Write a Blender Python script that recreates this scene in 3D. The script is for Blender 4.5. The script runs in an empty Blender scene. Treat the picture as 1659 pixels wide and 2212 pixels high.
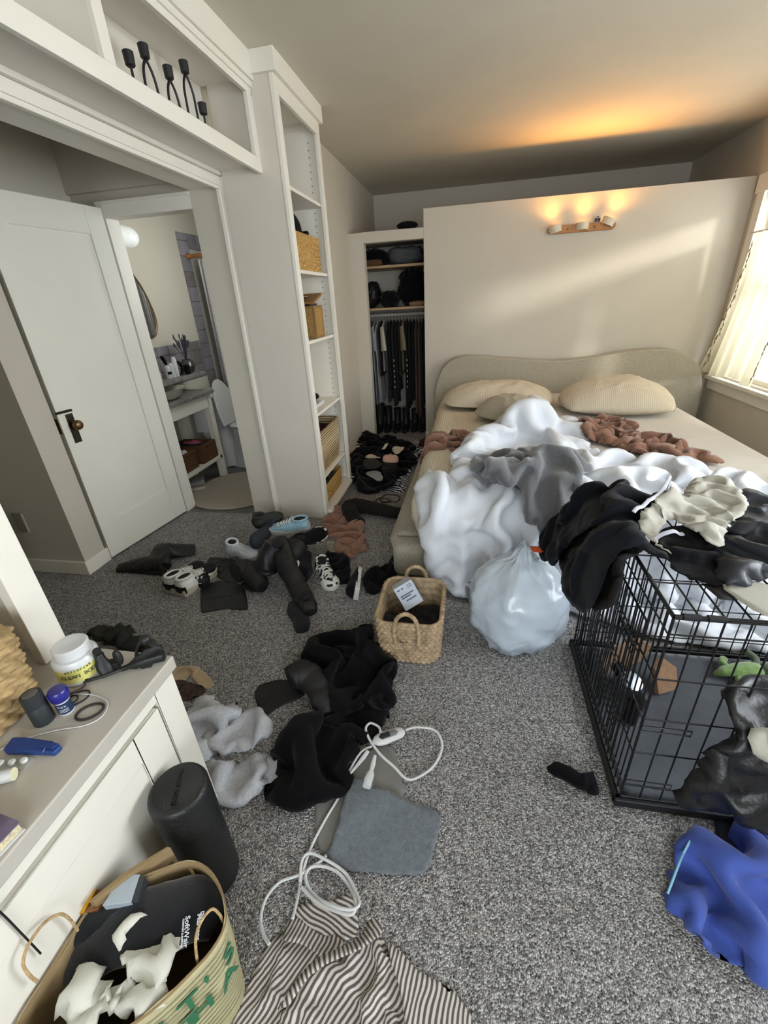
import bpy, bmesh, math, random
import numpy as np
from mathutils import Vector, Matrix
from mathutils.geometry import delaunay_2d_cdt
PI = math.pi
sc = bpy.context.scene
COL = sc.collection

# ---------------------------------------------------------------- camera
F, PITCH, ROLL, YAW, CH = 935.26, math.radians(26.0615), math.radians(-3.4536), math.radians(-11.831), 1.36
def _cam_axes():
    cy, sy, cp, sp, cr, sr = math.cos(YAW), math.sin(YAW), math.cos(PITCH), math.sin(PITCH), math.cos(ROLL), math.sin(ROLL)
    fw = np.array([sy*cp, cy*cp, -sp]); r0 = np.array([cy, -sy, 0.]); u0 = np.cross(r0, fw)
    return cr*r0+sr*u0, -sr*r0+cr*u0, fw
AX_R, AX_U, AX_F = _cam_axes()
cd = bpy.data.cameras.new('camera'); cam = bpy.data.objects.new('camera', cd); COL.objects.link(cam)
cd.sensor_fit = 'HORIZONTAL'; cd.sensor_width = 36.0; cd.lens = 36.0*F/1659.0; cd.clip_start = .02
m = Matrix.Identity(4)
for i in range(3):
    m[i][0], m[i][1], m[i][2] = AX_R[i], AX_U[i], -AX_F[i]
m[2][3] = CH
cam.matrix_world = m
sc.camera = cam

# ---------------------------------------------------------------- light and exposure
sc.view_settings.view_transform = 'Standard'; sc.view_settings.look = 'None'
sc.view_settings.gamma = 1.0; sc.view_settings.use_curve_mapping = False
sc.view_settings.exposure = 0.36
w = bpy.data.worlds.new('daylight'); sc.world = w; w.use_nodes = True
w.node_tree.nodes['Background'].inputs[0].default_value = (.80, .92, 1.0, 1)
w.node_tree.nodes['Background'].inputs[1].default_value = 1.6
def area_light(name, loc, target, sx, sy, power, col, spread=180):
    ld = bpy.data.lights.new(name, 'AREA'); ld.shape = 'RECTANGLE'; ld.size = sx; ld.size_y = sy
    ld.energy = power; ld.color = col; ld.spread = math.radians(spread)
    o = bpy.data.objects.new(name, ld); COL.objects.link(o); o.location = loc
    o.rotation_euler = (Vector(target)-Vector(loc)).to_track_quat('-Z', 'Y').to_euler(); return o
# daylight entering through the two windows of the right wall and the one behind the camera
area_light('window_daylight', (2.50, 3.45, 1.45), (0, 3.0, .9), 1.9, 1.5, 42, (1.0, .985, .945))
area_light('window_daylight', (2.50, 1.25, 1.45), (0, .9, .6), 1.5, 1.5, 84, (.88, .94, 1.0))
area_light('window_daylight', (0.6, -2.05, 1.5), (0.3, 2, .9), 2.0, 1.5, 70, (.86, .93, 1.0))
sd = bpy.data.lights.new('sun', 'SUN'); sd.energy = 2.3; sd.angle = math.radians(7); sd.color = (1, .97, .88)
so = bpy.data.objects.new('sun', sd); COL.objects.link(so)
so.rotation_euler = Vector((-1.0, .95, -.27)).to_track_quat('-Z', 'Y').to_euler()

# ---------------------------------------------------------------- photo helpers (layout only): a pixel's sight line met with a plane of the room
def at(u, v, ax='z', val=0.0):
    d = (u-829.5)/F*AX_R+(1106-v)/F*AX_U+AX_F
    i = 'xyz'.index(ax); o = np.array([0, 0, CH]); t = (val-o[i])/d[i]
    return o+t*d
def atv(u, v, ax='z', val=0.0): return Vector(at(u, v, ax, val))

# ---------------------------------------------------------------- materials
def lin(h):
    h = h.lstrip('#'); c = [int(h[i:i+2], 16)/255 for i in (0, 2, 4)]
    return [x/12.92 if x <= .04045 else ((x+.055)/1.055)**2.4 for x in c]
MATS = {}
def mat(name, col, rough=.6, var=.08, vs=12, bump=0., bs=150, metal=0., sheen=0., spec=.5, trans=0., alpha=1., emit=None, estr=0., coat=0., detail=3, dist=0., uv=False, sub=0.):
    if name in MATS: return MATS[name]
    mt = bpy.data.materials.new(name); mt.use_nodes = True; MATS[name] = mt
    nt = mt.node_tree; b = nt.nodes['Principled BSDF']; L = nt.links.new
    c = lin(col)
    tc = nt.nodes.new('ShaderNodeTexCoord'); co = tc.outputs['UV' if uv else 'Object']
    n = nt.nodes.new('ShaderNodeTexNoise'); n.inputs['Scale'].default_value = vs; n.inputs['Detail'].default_value = detail; n.inputs['Distortion'].default_value = dist
    L(co, n.inputs['Vector'])
    r = nt.nodes.new('ShaderNodeValToRGB'); r.color_ramp.elements[0].position = .3; r.color_ramp.elements[1].position = .7
    r.color_ramp.elements[0].color = [max(0, x*(1-var)) for x in c]+[1]; r.color_ramp.elements[1].color = [min(1, x*(1+var)) for x in c]+[1]
    L(n.outputs['Fac'], r.inputs['Fac']); L(r.outputs['Color'], b.inputs['Base Color'])
    b.inputs['Roughness'].default_value = rough; b.inputs['Metallic'].default_value = metal
    b.inputs['Specular IOR Level'].default_value = spec; b.inputs['Transmission Weight'].default_value = trans
    b.inputs['Alpha'].default_value = alpha; b.inputs['Coat Weight'].default_value = coat
    if sheen: b.inputs['Sheen Weight'].default_value = sheen; b.inputs['Sheen Roughness'].default_value = .5
    if emit: b.inputs['Emission Color'].default_value = lin(emit)+[1]; b.inputs['Emission Strength'].default_value = estr
    if bump:
        n2 = nt.nodes.new('ShaderNodeTexNoise'); n2.inputs['Scale'].default_value = bs; n2.inputs['Detail'].default_value = 2
        L(co, n2.inputs['Vector']); bp = nt.nodes.new('ShaderNodeBump'); bp.inputs['Strength'].default_value = bump; bp.inputs['Distance'].default_value = .004
        L(n2.outputs['Fac'], bp.inputs['Height']); L(bp.outputs['Normal'], b.inputs['Normal'])
    return mt
def stripes(name, ca, cb, scale, duty=.5, rough=.8, axis=0, soft=.06, bump=0.):
    """stripes across the UV (metres): 'scale' stripe pairs per metre"""
    mt = bpy.data.materials.new(name); mt.use_nodes = True; MATS[name] = mt
    nt = mt.node_tree; b = nt.nodes['Principled BSDF']; L = nt.links.new
    tc = nt.nodes.new('ShaderNodeTexCoord'); sp = nt.nodes.new('ShaderNodeSeparateXYZ'); L(tc.outputs['UV'], sp.inputs[0])
    mu = nt.nodes.new('ShaderNodeMath'); mu.operation = 'MULTIPLY'; mu.inputs[1].default_value = scale; L(sp.outputs[axis], mu.inputs[0])
    fr = nt.nodes.new('ShaderNodeMath'); fr.operation = 'PINGPONG'; fr.inputs[1].default_value = .5; L(mu.outputs[0], fr.inputs[0])
    r = nt.nodes.new('ShaderNodeValToRGB'); e = r.color_ramp.elements
    e[0].position = duty*.5-soft*.5; e[1].position = duty*.5+soft*.5
    e[0].color = lin(ca)+[1]; e[1].color = lin(cb)+[1]
    L(fr.outputs[0], r.inputs['Fac']); L(r.outputs['Color'], b.inputs['Base Color'])
    b.inputs['Roughness'].default_value = rough; b.inputs['Specular IOR Level'].default_value = .2
    if bump:
        bp = nt.nodes.new('ShaderNodeBump'); bp.inputs['Strength'].default_value = bump; bp.inputs['Distance'].default_value = .003
        L(fr.outputs[0], bp.inputs['Height']); L(bp.outputs['Normal'], b.inputs['Normal'])
    return mt

# ---------------------------------------------------------------- object bookkeeping
ORG = {}
def tag(o, label, cat=None, group=None, kind=None):
    o['label'] = label
    if cat: o['category'] = cat
    if group: o['group'] = group
    if kind: o['kind'] = kind
    return o
def thing(name, label, cat, loc=(0, 0, 0), rz=0., group=None, local=False):
    o = bpy.data.objects.new(name, None); COL.objects.link(o); o.empty_display_size = .05
    o.location = loc; o.rotation_euler = (0, 0, rz)
    ORG[o.name] = Vector((0, 0, 0)) if local else Vector(loc)
    return tag(o, label, cat, group)

class MB:
    """collects shapes into one mesh"""
    def __init__(s): s.v = []; s.f = []; s.mi = []; s.uv = None; s.cur = 0
    def add(s, vs, fs):
        k = len(s.v); s.v += [tuple(p) for p in vs]; s.f += [tuple(i+k for i in f) for f in fs]; s.mi += [s.cur]*len(fs); return s
    def box(s, x0, x1, y0, y1, z0, z1):
        x0, x1 = sorted((x0, x1)); y0, y1 = sorted((y0, y1)); z0, z1 = sorted((z0, z1))
        return s.add([(x0, y0, z0), (x1, y0, z0), (x1, y1, z0), (x0, y1, z0), (x0, y0, z1), (x1, y0, z1), (x1, y1, z1), (x0, y1, z1)],
                     [(0, 3, 2, 1), (4, 5, 6, 7), (0, 1, 5, 4), (1, 2, 6, 5), (2, 3, 7, 6), (3, 0, 4, 7)])
    def obox(s, c, ax, ay, az):
        """oriented box: centre and half-axis vectors"""
        c, ax, ay, az = map(Vector, (c, ax, ay, az)); vs = []
        for k in (-1, 1):
            for i, j in ((-1, -1), (1, -1), (1, 1), (-1, 1)): vs.append(c+i*ax+j*ay+k*az)
        return s.add(vs, [(0, 3, 2, 1), (4, 5, 6, 7), (0, 1, 5, 4), (1, 2, 6, 5), (2, 3, 7, 6), (3, 0, 4, 7)])
    def prism(s, poly, vec):
        """planar polygon (3-D points) pushed along vec"""
        n = len(poly); vec = Vector(vec); a = [Vector(p) for p in poly]; b = [p+vec for p in a]
        return s.add(a+b, [tuple(range(n))[::-1], tuple(range(n, 2*n))]+[(i, (i+1) % n, n+(i+1) % n, n+i) for i in range(n)])
    def lathe(s, prof, c=(0, 0, 0), ax=(0, 0, 1), n=24, cap=True):
        ax = Vector(ax).normalized(); t = ax.orthogonal().normalized(); q = ax.cross(t); c = Vector(c); vs = []; fs = []
        for r, h in prof:
            for i in range(n):
                a = 2*PI*i/n; vs.append(c+ax*h+(t*math.cos(a)+q*math.sin(a))*r)
        for k in range(len(prof)-1):
            for i in range(n):
                j = (i+1) % n; fs.append((k*n+i, k*n+j, (k+1)*n+j, (k+1)*n+i))
        if cap: fs.append(tuple(range(n))[::-1]); fs.append(tuple(range((len(prof)-1)*n, len(prof)*n)))
        return s.add(vs, fs)
    def cyl(s, a, b, r, n=12, r2=None):
        a, b = Vector(a), Vector(b); d = b-a
        return s.lathe([(r, 0), (r if r2 is None else r2, d.length)], a, d, n)
    def sweep(s, pts, rad, n=10, up=(0, 0, 1), cap=True, closed=False, power=2., twist=None):
        """tube along pts; rad = r, or one (w, h) or r per point; w lies across 'up', h along it"""
        P = [Vector(p) for p in pts]; m_ = len(P); up = Vector(up)
        if isinstance(rad, (int, float, tuple)): rad = [rad]*m_
        rad = [(r, r) if isinstance(r, (int, float)) else r for r in rad]; vs = []; fs = []; prev = None
        for i in range(m_):
            if closed: d = P[(i+1) % m_]-P[i-1]
            else: d = P[min(i+1, m_-1)]-P[max(i-1, 0)]
            d.normalize(); x = d.cross(up)
            if x.length < .05: x = prev.copy() if prev else d.orthogonal()
            x.normalize()
            if prev and x.dot(prev) < 0 and not closed: pass
            prev = x; y = x.cross(d)
            if twist: x, y = x*math.cos(twist[i])+y*math.sin(twist[i]), -x*math.sin(twist[i])+y*math.cos(twist[i])
            for k in range(n):
                a = 2*PI*k/n; ca, sa = math.cos(a), math.sin(a)
                if power != 2: ca, sa = math.copysign(abs(ca)**(2/power), ca), math.copysign(abs(sa)**(2/power), sa)
                vs.append(P[i]+x*(rad[i][0]*ca)+y*(rad[i][1]*sa))
        for i in range(m_ if closed else m_-1):
            j = (i+1) % m_
            for k in range(n):
                l = (k+1) % n; fs.append((i*n+k, i*n+l, j*n+l, j*n+k))
        if cap and not closed: fs.append(tuple(range(n))[::-1]); fs.append(tuple(range((m_-1)*n, m_*n)))
        return s.add(vs, fs)
    def ball(s, c, r, n=16, m_=10, f=None):
        r = (r, r, r) if isinstance(r, (int, float)) else r; vs = []; fs = []; c = Vector(c)
        for j in range(m_+1):
            th = PI*j/m_
            for i in range(n):
                a = 2*PI*i/n; d = Vector((math.sin(th)*math.cos(a), math.sin(th)*math.sin(a), math.cos(th)))
                k = f(d) if f else 1.; vs.append(c+Vector((d.x*r[0], d.y*r[1], d.z*r[2]))*k)
        for j in range(m_):
            for i in range(n): fs.append((j*n+i, (j+1)*n+i, (j+1)*n+(i+1) % n, j*n+(i+1) % n))
        return s.add(vs, fs)
    def xf(s, M):
        s.v = [tuple(M @ Vector(p)) for p in s.v]; return s
    def build(s, name, mt, parent=None, smooth=False, bevel=0., seg=2, angle=35, sub=0, label=None, kind=None, weld=0.):
        me = bpy.data.meshes.new(name)
        off = ORG.get(parent.name, Vector((0, 0, 0))) if parent else Vector((0, 0, 0))
        me.from_pydata([(p[0]-off.x, p[1]-off.y, p[2]-off.z) for p in s.v], [], s.f)
        for x in (mt if isinstance(mt, (list, tuple)) else [mt]): me.materials.append(x)
        if s.uv is not None:
            ul = me.uv_layers.new(name='UVMap'); idx = np.empty(len(me.loops), np.int32); me.loops.foreach_get('vertex_index', idx)
            ul.data.foreach_set('uv', np.asarray(s.uv, np.float32)[idx].ravel())
        if any(s.mi) : me.polygons.foreach_set('material_index', s.mi)
        bm = bmesh.new(); bm.from_mesh(me)
        if weld or s.uv is None: bmesh.ops.remove_doubles(bm, verts=bm.verts, dist=weld or 1e-6)
        bmesh.ops.recalc_face_normals(bm, faces=bm.faces); bm.to_mesh(me); bm.free()
        o = bpy.data.objects.new(name, me); COL.objects.link(o); ORG[o.name] = off.copy()
        if parent: o.parent = parent
        if smooth: me.shade_smooth()
        if smooth and angle < 180 and not sub:
            me.set_sharp_from_angle(angle=math.radians(angle))
        if bevel:
            b = o.modifiers.new('bevel', 'BEVEL'); b.width = bevel; b.segments = seg; b.limit_method = 'ANGLE'; b.angle_limit = math.radians(40)
            if not smooth: me.shade_smooth(); me.set_sharp_from_angle(angle=math.radians(30)); b.harden_normals = True
        if sub:
            u = o.modifiers.new('sub', 'SUBSURF'); u.levels = sub; u.render_levels = sub
        if label: o['label'] = label
        if kind: o['kind'] = kind
        return o
def struct(name, mb, mt, parent=None, **k):
    o = mb.build(name, mt, parent, **k)
    if not parent: o['kind'] = 'structure'
    return o
def box_struct(name, mt, *b, bevel=0.): return struct(name, MB().box(*b), mt, bevel=bevel)

# ---------------------------------------------------------------- noise and curves
def _hash(ix, iy, seed):
    n = (ix.astype(np.int64)*374761393+iy.astype(np.int64)*668265263+seed*974711) & 0x7fffffff
    n = ((n ^ (n >> 13))*1274126177) & 0x7fffffff
    return ((n ^ (n >> 16)) & 0xffff)/65535.
def vnoise(x, y, seed=0):
    ix, iy = np.floor(x), np.floor(y); fx, fy = x-ix, y-iy; fx = fx*fx*fx*(fx*(fx*6-15)+10); fy = fy*fy*fy*(fy*(fy*6-15)+10)
    a, b, c, d = _hash(ix, iy, seed), _hash(ix+1, iy, seed), _hash(ix, iy+1, seed), _hash(ix+1, iy+1, seed)
    return (a*(1-fx)+b*fx)*(1-fy)+(c*(1-fx)+d*fx)*fy
def fbm(x, y, seed=0, o=3):
    t = 0; a = .5
    for i in range(o): t = t+a*vnoise(x*2**i, y*2**i, seed+i*17); a *= .5
    return t/(1-.5**o)
def wrinkle(x, y, seed=0, ang=0., stretch=2.2):
    """folded-cloth ridges, 0..1, longer along 'ang'"""
    c, s = math.cos(ang), math.sin(ang); p, q = (x*c+y*s)/stretch, -x*s+y*c
    wx = fbm(x*.7, y*.7, seed+5, 2)-.5; wy = fbm(x*.7+9, y*.7+3, seed+6, 2)-.5
    p = p+wx*1.3; q = q+wy*1.6
    r1 = 1-np.abs(2*vnoise(p, q, seed)-1); r2 = 1-np.abs(2*vnoise(p*2.1+4, q*2.1, seed+1)-1)
    return (r1**1.6)*.7+(r2**1.6)*.3
def chaikin(P, k=2, closed=True):
    P = np.asarray(P, float)
    for _ in range(k):
        if closed: Q = np.roll(P, -1, 0); P = np.stack([P*.75+Q*.25, P*.25+Q*.75], 1).reshape(-1, P.shape[1])
        else: A, B = P[:-1], P[1:]; P = np.vstack([P[:1], np.stack([A*.75+B*.25, A*.25+B*.75], 1).reshape(-1, P.shape[1]), P[-1:]])
    return P
def resample(P, step, closed=True):
    P = np.asarray(P, float)
    if closed: P = np.vstack([P, P[:1]])
    d = np.r_[0, np.cumsum(np.linalg.norm(np.diff(P, axis=0), axis=1))]; n = max(4, int(round(d[-1]/step)))
    t = np.linspace(0, d[-1], n+1); Q = np.stack([np.interp(t, d, P[:, i]) for i in range(P.shape[1])], 1)
    return Q[:-1] if closed else Q
def spline(P, n=8, closed=False):
    """Catmull-Rom through the points"""
    P = [np.asarray(p, float) for p in P]; m_ = len(P); out = []
    for i in range(m_ if closed else m_-1):
        g = (lambda k: P[k % m_]) if closed else (lambda k: P[min(max(k, 0), m_-1)])
        a, b, c, d = g(i-1), g(i), g(i+1), g(i+2)
        for k in range(n):
            t = k/n; out.append(.5*((2*b)+(c-a)*t+(2*a-5*b+4*c-d)*t*t+(3*b-a-3*c+d)*t**3))
    if not closed: out.append(P[-1])
    return np.array(out)
def seg_dist(X, poly, closed):
    A = np.asarray(poly, float); B = np.roll(A, -1, 0) if closed else A[1:]; A = A if closed else A[:-1]
    best = np.full(len(X), 1e9)
    for a, b in zip(A, B):
        ab = b-a; l = ab@ab+1e-12; t = np.clip(((X-a)@ab)/l, 0, 1); best = np.minimum(best, np.linalg.norm(X-(a+t[:, None]*ab), axis=1))
    return best
def inside(X, poly):
    A = np.asarray(poly, float); B = np.roll(A, -1, 0); r = np.zeros(len(X), bool)
    for a, b in zip(A, B):
        if a[1] == b[1]: continue
        c = ((a[1] > X[:, 1]) != (b[1] > X[:, 1])) & (X[:, 0] < (b[0]-a[0])*(X[:, 1]-a[1])/(b[1]-a[1])+a[0]); r ^= c
    return r

# ---------------------------------------------------------------- cloth
class Flat:
    def __init__(s, z=0.): s.z = z
    def inv(s, u, v, z=None): return at(u, v, 'z', s.z if z is None else z)[:2]
    def fwd(s, S, T):
        n = len(S); return np.stack([S, T, np.full(n, s.z)], 1), np.tile([0, 0, 1.], (n, 1))
class Drape:
    """unfolded sheet lying on a box top and hanging over its left (x0), front (y0) and right (x1) edges"""
    def __init__(s, x0, y0, z, r=.05, flare=0., zmin=.01, x1=99., zi=0.): s.x0, s.y0, s.z, s.r, s.fl, s.zm, s.x1, s.zi = x0, y0, z, r, flare, zmin, x1, zi
    def inv(s, u, v, face=None):
        p = at(u, v, 'z', s.z+s.zi)
        if face == 't' or (face is None and p[0] >= s.x0 and p[1] >= s.y0): return p[:2]
        if face is None: face = 'l' if p[0] < s.x0 and p[1] >= s.y0 else 'f'
        k = s.r*(PI/2-1); d = (u-829.5)/F*AX_R+(1106-v)/F*AX_U+AX_F
        # sloping hanging plane: x (or y) = edge - r - flare*(z_top - r - z)
        i = 0 if face == 'l' else 1; e = (s.x0, s.y0)[i]-s.r-s.fl*(s.z-s.r)
        t = (e+s.fl*CH)/(d[i]-s.fl*d[2]); p = np.array([0, 0, CH])+t*d; dn = s.z-p[2]
        return np.array([s.x0-dn-k, p[1]]) if i == 0 else np.array([p[0], s.y0-dn-k])
    def fwd(s, S, T):
        dl, dr, dy = np.maximum(0, s.x0-S), np.maximum(0, S-s.x1), np.maximum(0, s.y0-T)
        dx = dr-dl; d = np.hypot(dx, dy); dd = np.maximum(d, 1e-9); ox, oy = dx/dd, -dy/dd
        a = np.minimum(d/s.r, PI/2); rest = np.maximum(0, d-s.r*PI/2)
        z = s.z-s.r*(1-np.cos(a))-rest; out = s.r*np.sin(a)+rest*s.fl
        ex = np.maximum(0, s.zm-z); z = np.maximum(z, s.zm); out = out+ex
        n = np.stack([ox*np.sin(a), oy*np.sin(a), np.cos(a)], 1); lie = ex > 0; n[lie] = [0, 0, 1]
        return np.stack([np.clip(S, s.x0, s.x1)+ox*out, np.maximum(T, s.y0)+oy*out, z], 1), n
FLOOR = Flat(0.)
def crumple(P, z, f, bmask, ex, its, bend, grav, soft, pin, t0, seed, X=None, hold=.006, gs=.13, noise=.008, rim=2.5):
    """relax a sheet that has 'ex' too much material for its outline: it buckles into folds over the surface below"""
    n = len(P); E = np.sort(np.vstack([f[:, [0, 1]], f[:, [1, 2]], f[:, [2, 0]]]), 1); opp = np.r_[f[:, 2], f[:, 0], f[:, 1]]
    key = E[:, 0]*n+E[:, 1]; o = np.argsort(key, kind='stable'); ks = key[o]; first = np.r_[True, ks[1:] != ks[:-1]]
    U = E[o][first]; dup = np.where(~first)[0]; B = np.stack([opp[o][dup-1], opp[o][dup]], 1)
    rs = np.random.RandomState(seed)
    if X is None: X = np.c_[P, z]; X[:, 2] += (rs.rand(n)-.4)*noise*~bmask
    def rest(Q): return np.linalg.norm(P[Q[:, 0]]-P[Q[:, 1]], axis=1)
    grow = 1+ex*(.35+1.3*fbm(P[:, 0]/gs, P[:, 1]/gs, seed+77, 2))
    A = np.vstack([U, B]); Lr = rest(A)*(grow[A[:, 0]]+grow[A[:, 1]])*.5; wt = np.r_[np.ones(len(U)), np.full(len(B), bend)]
    ii = np.r_[A[:, 0], A[:, 1]]; deg = np.bincount(ii, np.r_[wt, wt], n)+1e-9; e0 = P[bmask].copy(); zi = X[:, 2].copy()
    for k in range(its):
        d = X[A[:, 1]]-X[A[:, 0]]; l = np.linalg.norm(d, axis=1)+1e-9; c = d*((l-Lr)/l*.5*wt)[:, None]
        for a in range(3): X[:, a] += 1.5*np.bincount(ii, np.r_[c[:, a], -c[:, a]], n)/deg
        X[bmask, :2] += (e0-X[bmask, :2])*pin
        X[:, 2] += (zi-X[:, 2])*hold-grav
        X[:, 2] = np.maximum(X[:, 2], t0*.5); X[bmask, 2] = np.minimum(X[bmask, 2], t0*rim)
    iu = np.r_[U[:, 0], U[:, 1]]; ju = np.r_[U[:, 1], U[:, 0]]; dg = np.bincount(iu, minlength=n)
    for k in range(soft):
        m_ = np.stack([np.bincount(iu, X[ju, a], n)/dg for a in range(3)], 1); m_[bmask] = X[bmask]; X = X*.5+m_*.5
    return X
def split4(P, X, f, bmask):
    n = len(P); E = np.sort(np.vstack([f[:, [0, 1]], f[:, [1, 2]], f[:, [2, 0]]]), 1); U, inv, cnt = np.unique(E[:, 0]*n+E[:, 1], return_inverse=True, return_counts=True)
    a, b = U//n, U % n; m = len(f); i0, i1, i2 = inv[:m]+n, inv[m:2*m]+n, inv[2*m:]+n
    P2 = np.vstack([P, (P[a]+P[b])/2]); X2 = np.vstack([X, (X[a]+X[b])/2]); f2 = np.vstack([np.c_[f[:, 0], i0, i2], np.c_[i0, f[:, 1], i1], np.c_[i2, i1, f[:, 2]], np.c_[i0, i1, i2]])
    return P2, X2, f2, np.r_[bmask, cnt == 1]
def blur(H_, r):
    """the surface a second sheet bridges when it lies over folds"""
    return lambda X: sum(H_(X+np.array([math.cos(a), math.sin(a)])*r) for a in np.arange(8)*PI/4)/8
def cloth(name, mt, pts, h=.04, edge=.05, folds=(), wr=(.012, .09), seed=0, res=.013, mp=None, base=None, parent=None, st=False,
          rnd=2, ang=0., stretch=2.2, t0=.007, ex=.6, ex2=.10, its=220, bend=.6, grav=.0006, soft=1, pin=.12, hold=.006, cap=None, uvf=None, jit=.004, extra=None, label=None, fine=.0, smooth=True, holes=None):
    """A crumpled sheet. pts: outline, photo pixels met with the surface it lies on (or metres when st).
    folds: (polyline, height, width) ridges or valleys the photo shows."""
    mp = mp or FLOOR
    inv = (lambda p: np.array(p[-2:], float)) if st else (lambda p: np.array(p[1:], float) if p[0] == 'm' else mp.inv(*p))
    O = chaikin([inv(p) for p in pts], rnd); res = res*(2 if ex else 1); O = resample(O, res)
    if jit: O = O+(np.stack([fbm(O[:, 0]*14, O[:, 1]*14, seed+40, 2), fbm(O[:, 0]*14+7, O[:, 1]*14, seed+41, 2)], 1)-.5)*2*jit
    lo, hi = O.min(0), O.max(0); g = []
    ys = np.arange(lo[1], hi[1], res*.87)
    for j, y in enumerate(ys):
        x = np.arange(lo[0]+(j % 2)*res*.5, hi[0], res); g.append(np.stack([x, np.full(len(x), y)], 1))
    G = np.vstack(g); G = G+(np.stack([_hash(np.arange(len(G)), np.zeros(len(G)), seed+3), _hash(np.arange(len(G)), np.ones(len(G)), seed+4)], 1)-.5)*res*.35
    G = G[inside(G, O)]; G = G[seg_dist(G, O, True) > res*.45]
    P = np.vstack([O, G]); no = len(O)
    vs, es, fs, *_ = delaunay_2d_cdt([Vector(p) for p in P], [(i, (i+1) % no) for i in range(no)], [list(range(no))], 1, 1e-6)
    P = np.array([tuple(p) for p in vs])
    FL = [(spline([inv(p) for p in f[0]], 4) if len(f[0]) > 2 else np.array([inv(p) for p in f[0]]), f[1], f[2]) for f in folds]
    def height(X):
        d = np.where(inside(X, O), seg_dist(X, O, True), 0.); k = np.minimum(d/edge, 1); prof = np.sqrt(np.maximum(0, 1-(1-k)**2))
        z = h*(.55+.45*fbm(X[:, 0]/.22, X[:, 1]/.22, seed+21, 2)*1.3)
        if wr[0]: z = z+wr[0]*(wrinkle(X[:, 0]/wr[1], X[:, 1]/wr[1], seed, ang, stretch)-.35)*2
        if fine: z = z+fine*(wrinkle(X[:, 0]/(wr[1]*.35), X[:, 1]/(wr[1]*.35), seed+9, ang, stretch)-.35)
        for pl, a, wd in FL:
            e = seg_dist(X, pl, False)/wd; z = z+a*np.exp(-e**(3.2 if wd > .075 else 2))
        if extra is not None: z = z+extra(X)
        return t0+np.maximum(z, -t0*.6)*prof
    z = height(P); fa = np.array([t for t in fs if len(t) == 3], np.int64); bm_ = np.arange(len(P)) < no; P0 = P; X = np.c_[P, z]
    if ex:
        X = crumple(P, z, fa, bm_, ex, its, bend, grav, 1, pin, t0, seed, hold=hold)
        P0, X, fa, bm_ = split4(P, X, fa, bm_)
        X = crumple(P0, None, fa, bm_, ex+ex2, 35, bend, grav*.5, soft, pin, t0, seed, X=X, hold=.02)
        if cap: X[:, 2] = np.minimum(X[:, 2], cap)
    P, z = X[:, :2], X[:, 2]
    bz = base(P) if base is not None else 0.
    pos, nrm = mp.fwd(P[:, 0], P[:, 1]); W = pos+nrm*(z+bz)[:, None]; Wb = pos+nrm*(np.zeros(len(P))+bz+.001)[:, None]
    fs = [tuple(t) for t in fa.tolist()]
    cnt = {}
    for t in fs:
        for i in range(3): cnt[(t[i], t[(i+1) % 3])] = 1
    bd = [e for e in cnt if (e[1], e[0]) not in cnt]; bv = sorted({i for e in bd for i in e}); ix = {b: len(P)+k for k, b in enumerate(bv)}
    mb = MB(); mb.add(np.vstack([W, Wb[bv]]), fs+[(b, a, ix[a], ix[b]) for a, b in bd])
    uv = P0 if uvf is None else np.stack(uvf(P0, z), 1); mb.uv = np.vstack([uv, uv[bv]])
    o = mb.build(name, mt, parent, smooth=smooth, angle=180, label=label)
    H_ = lambda X: height(X)+(base(X) if base is not None else 0.)
    return o, H_
def crop(ox, oy, k):
    """points read off an enlarged crop of the photograph"""
    return lambda *L: [(ox+p[0]/k, oy+p[1]/k)+tuple(p[2:]) if p[0] != 'm' else p for p in L]
def text(s, size, mt, parent, M, name='lettering', ext=.0006, bold=0.):
    c = bpy.data.curves.new(name, 'FONT'); c.body = s; c.size = size; c.align_x = 'CENTER'; c.align_y = 'CENTER'; c.extrude = ext; c.offset = bold; c.resolution_u = 3
    t = bpy.data.objects.new(name, c); COL.objects.link(t)
    bpy.context.view_layer.update()
    me = bpy.data.meshes.new_from_object(t.evaluated_get(bpy.context.evaluated_depsgraph_get())); bpy.data.objects.remove(t)
    me.transform(M if isinstance(M, Matrix) else Matrix(M)); me.materials.clear(); me.materials.append(mt)
    if parent: me.transform(Matrix.Translation(-ORG.get(parent.name, Vector((0, 0, 0)))))
    o = bpy.data.objects.new(name, me); COL.objects.link(o)
    if parent: o.parent = parent
    return o
def frame_m(o, x, n):
    """matrix: origin o, text runs along x, faces n"""
    x = Vector(x).normalized(); n = Vector(n); n = (n-x*n.dot(x)).normalized(); y = n.cross(x); o = Vector(o)
    return Matrix(((x.x, y.x, n.x, o.x), (x.y, y.y, n.y, o.y), (x.z, y.z, n.z, o.z), (0, 0, 0, 1)))
def copy_thing(root, loc, rz=None, label=None, group=None):
    def cp(o, par):
        c = o.copy(); COL.objects.link(c)
        if par: c.parent = par
        for ch in o.children: cp(ch, c)
        return c
    r = cp(root, None); r.location = loc
    if rz is not None: r.rotation_euler = (0, 0, rz)
    if label: r['label'] = label
    if group: r['group'] = group
    return r
# ================================================================ ROOM
PAINT = mat('wall_paint', '#c5beb0', .75, .02, 3, bump=.03, bs=60)
WHITE = mat('white_trim_paint', '#e4dfd3', .42, .02, 4)
DOORP = mat('door_paint', '#e6e3d7', .4, .02, 4)
CEIL = mat('ceiling_paint', '#cac4b4', .85, .03, 2.5, bump=.05, bs=40)
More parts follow.
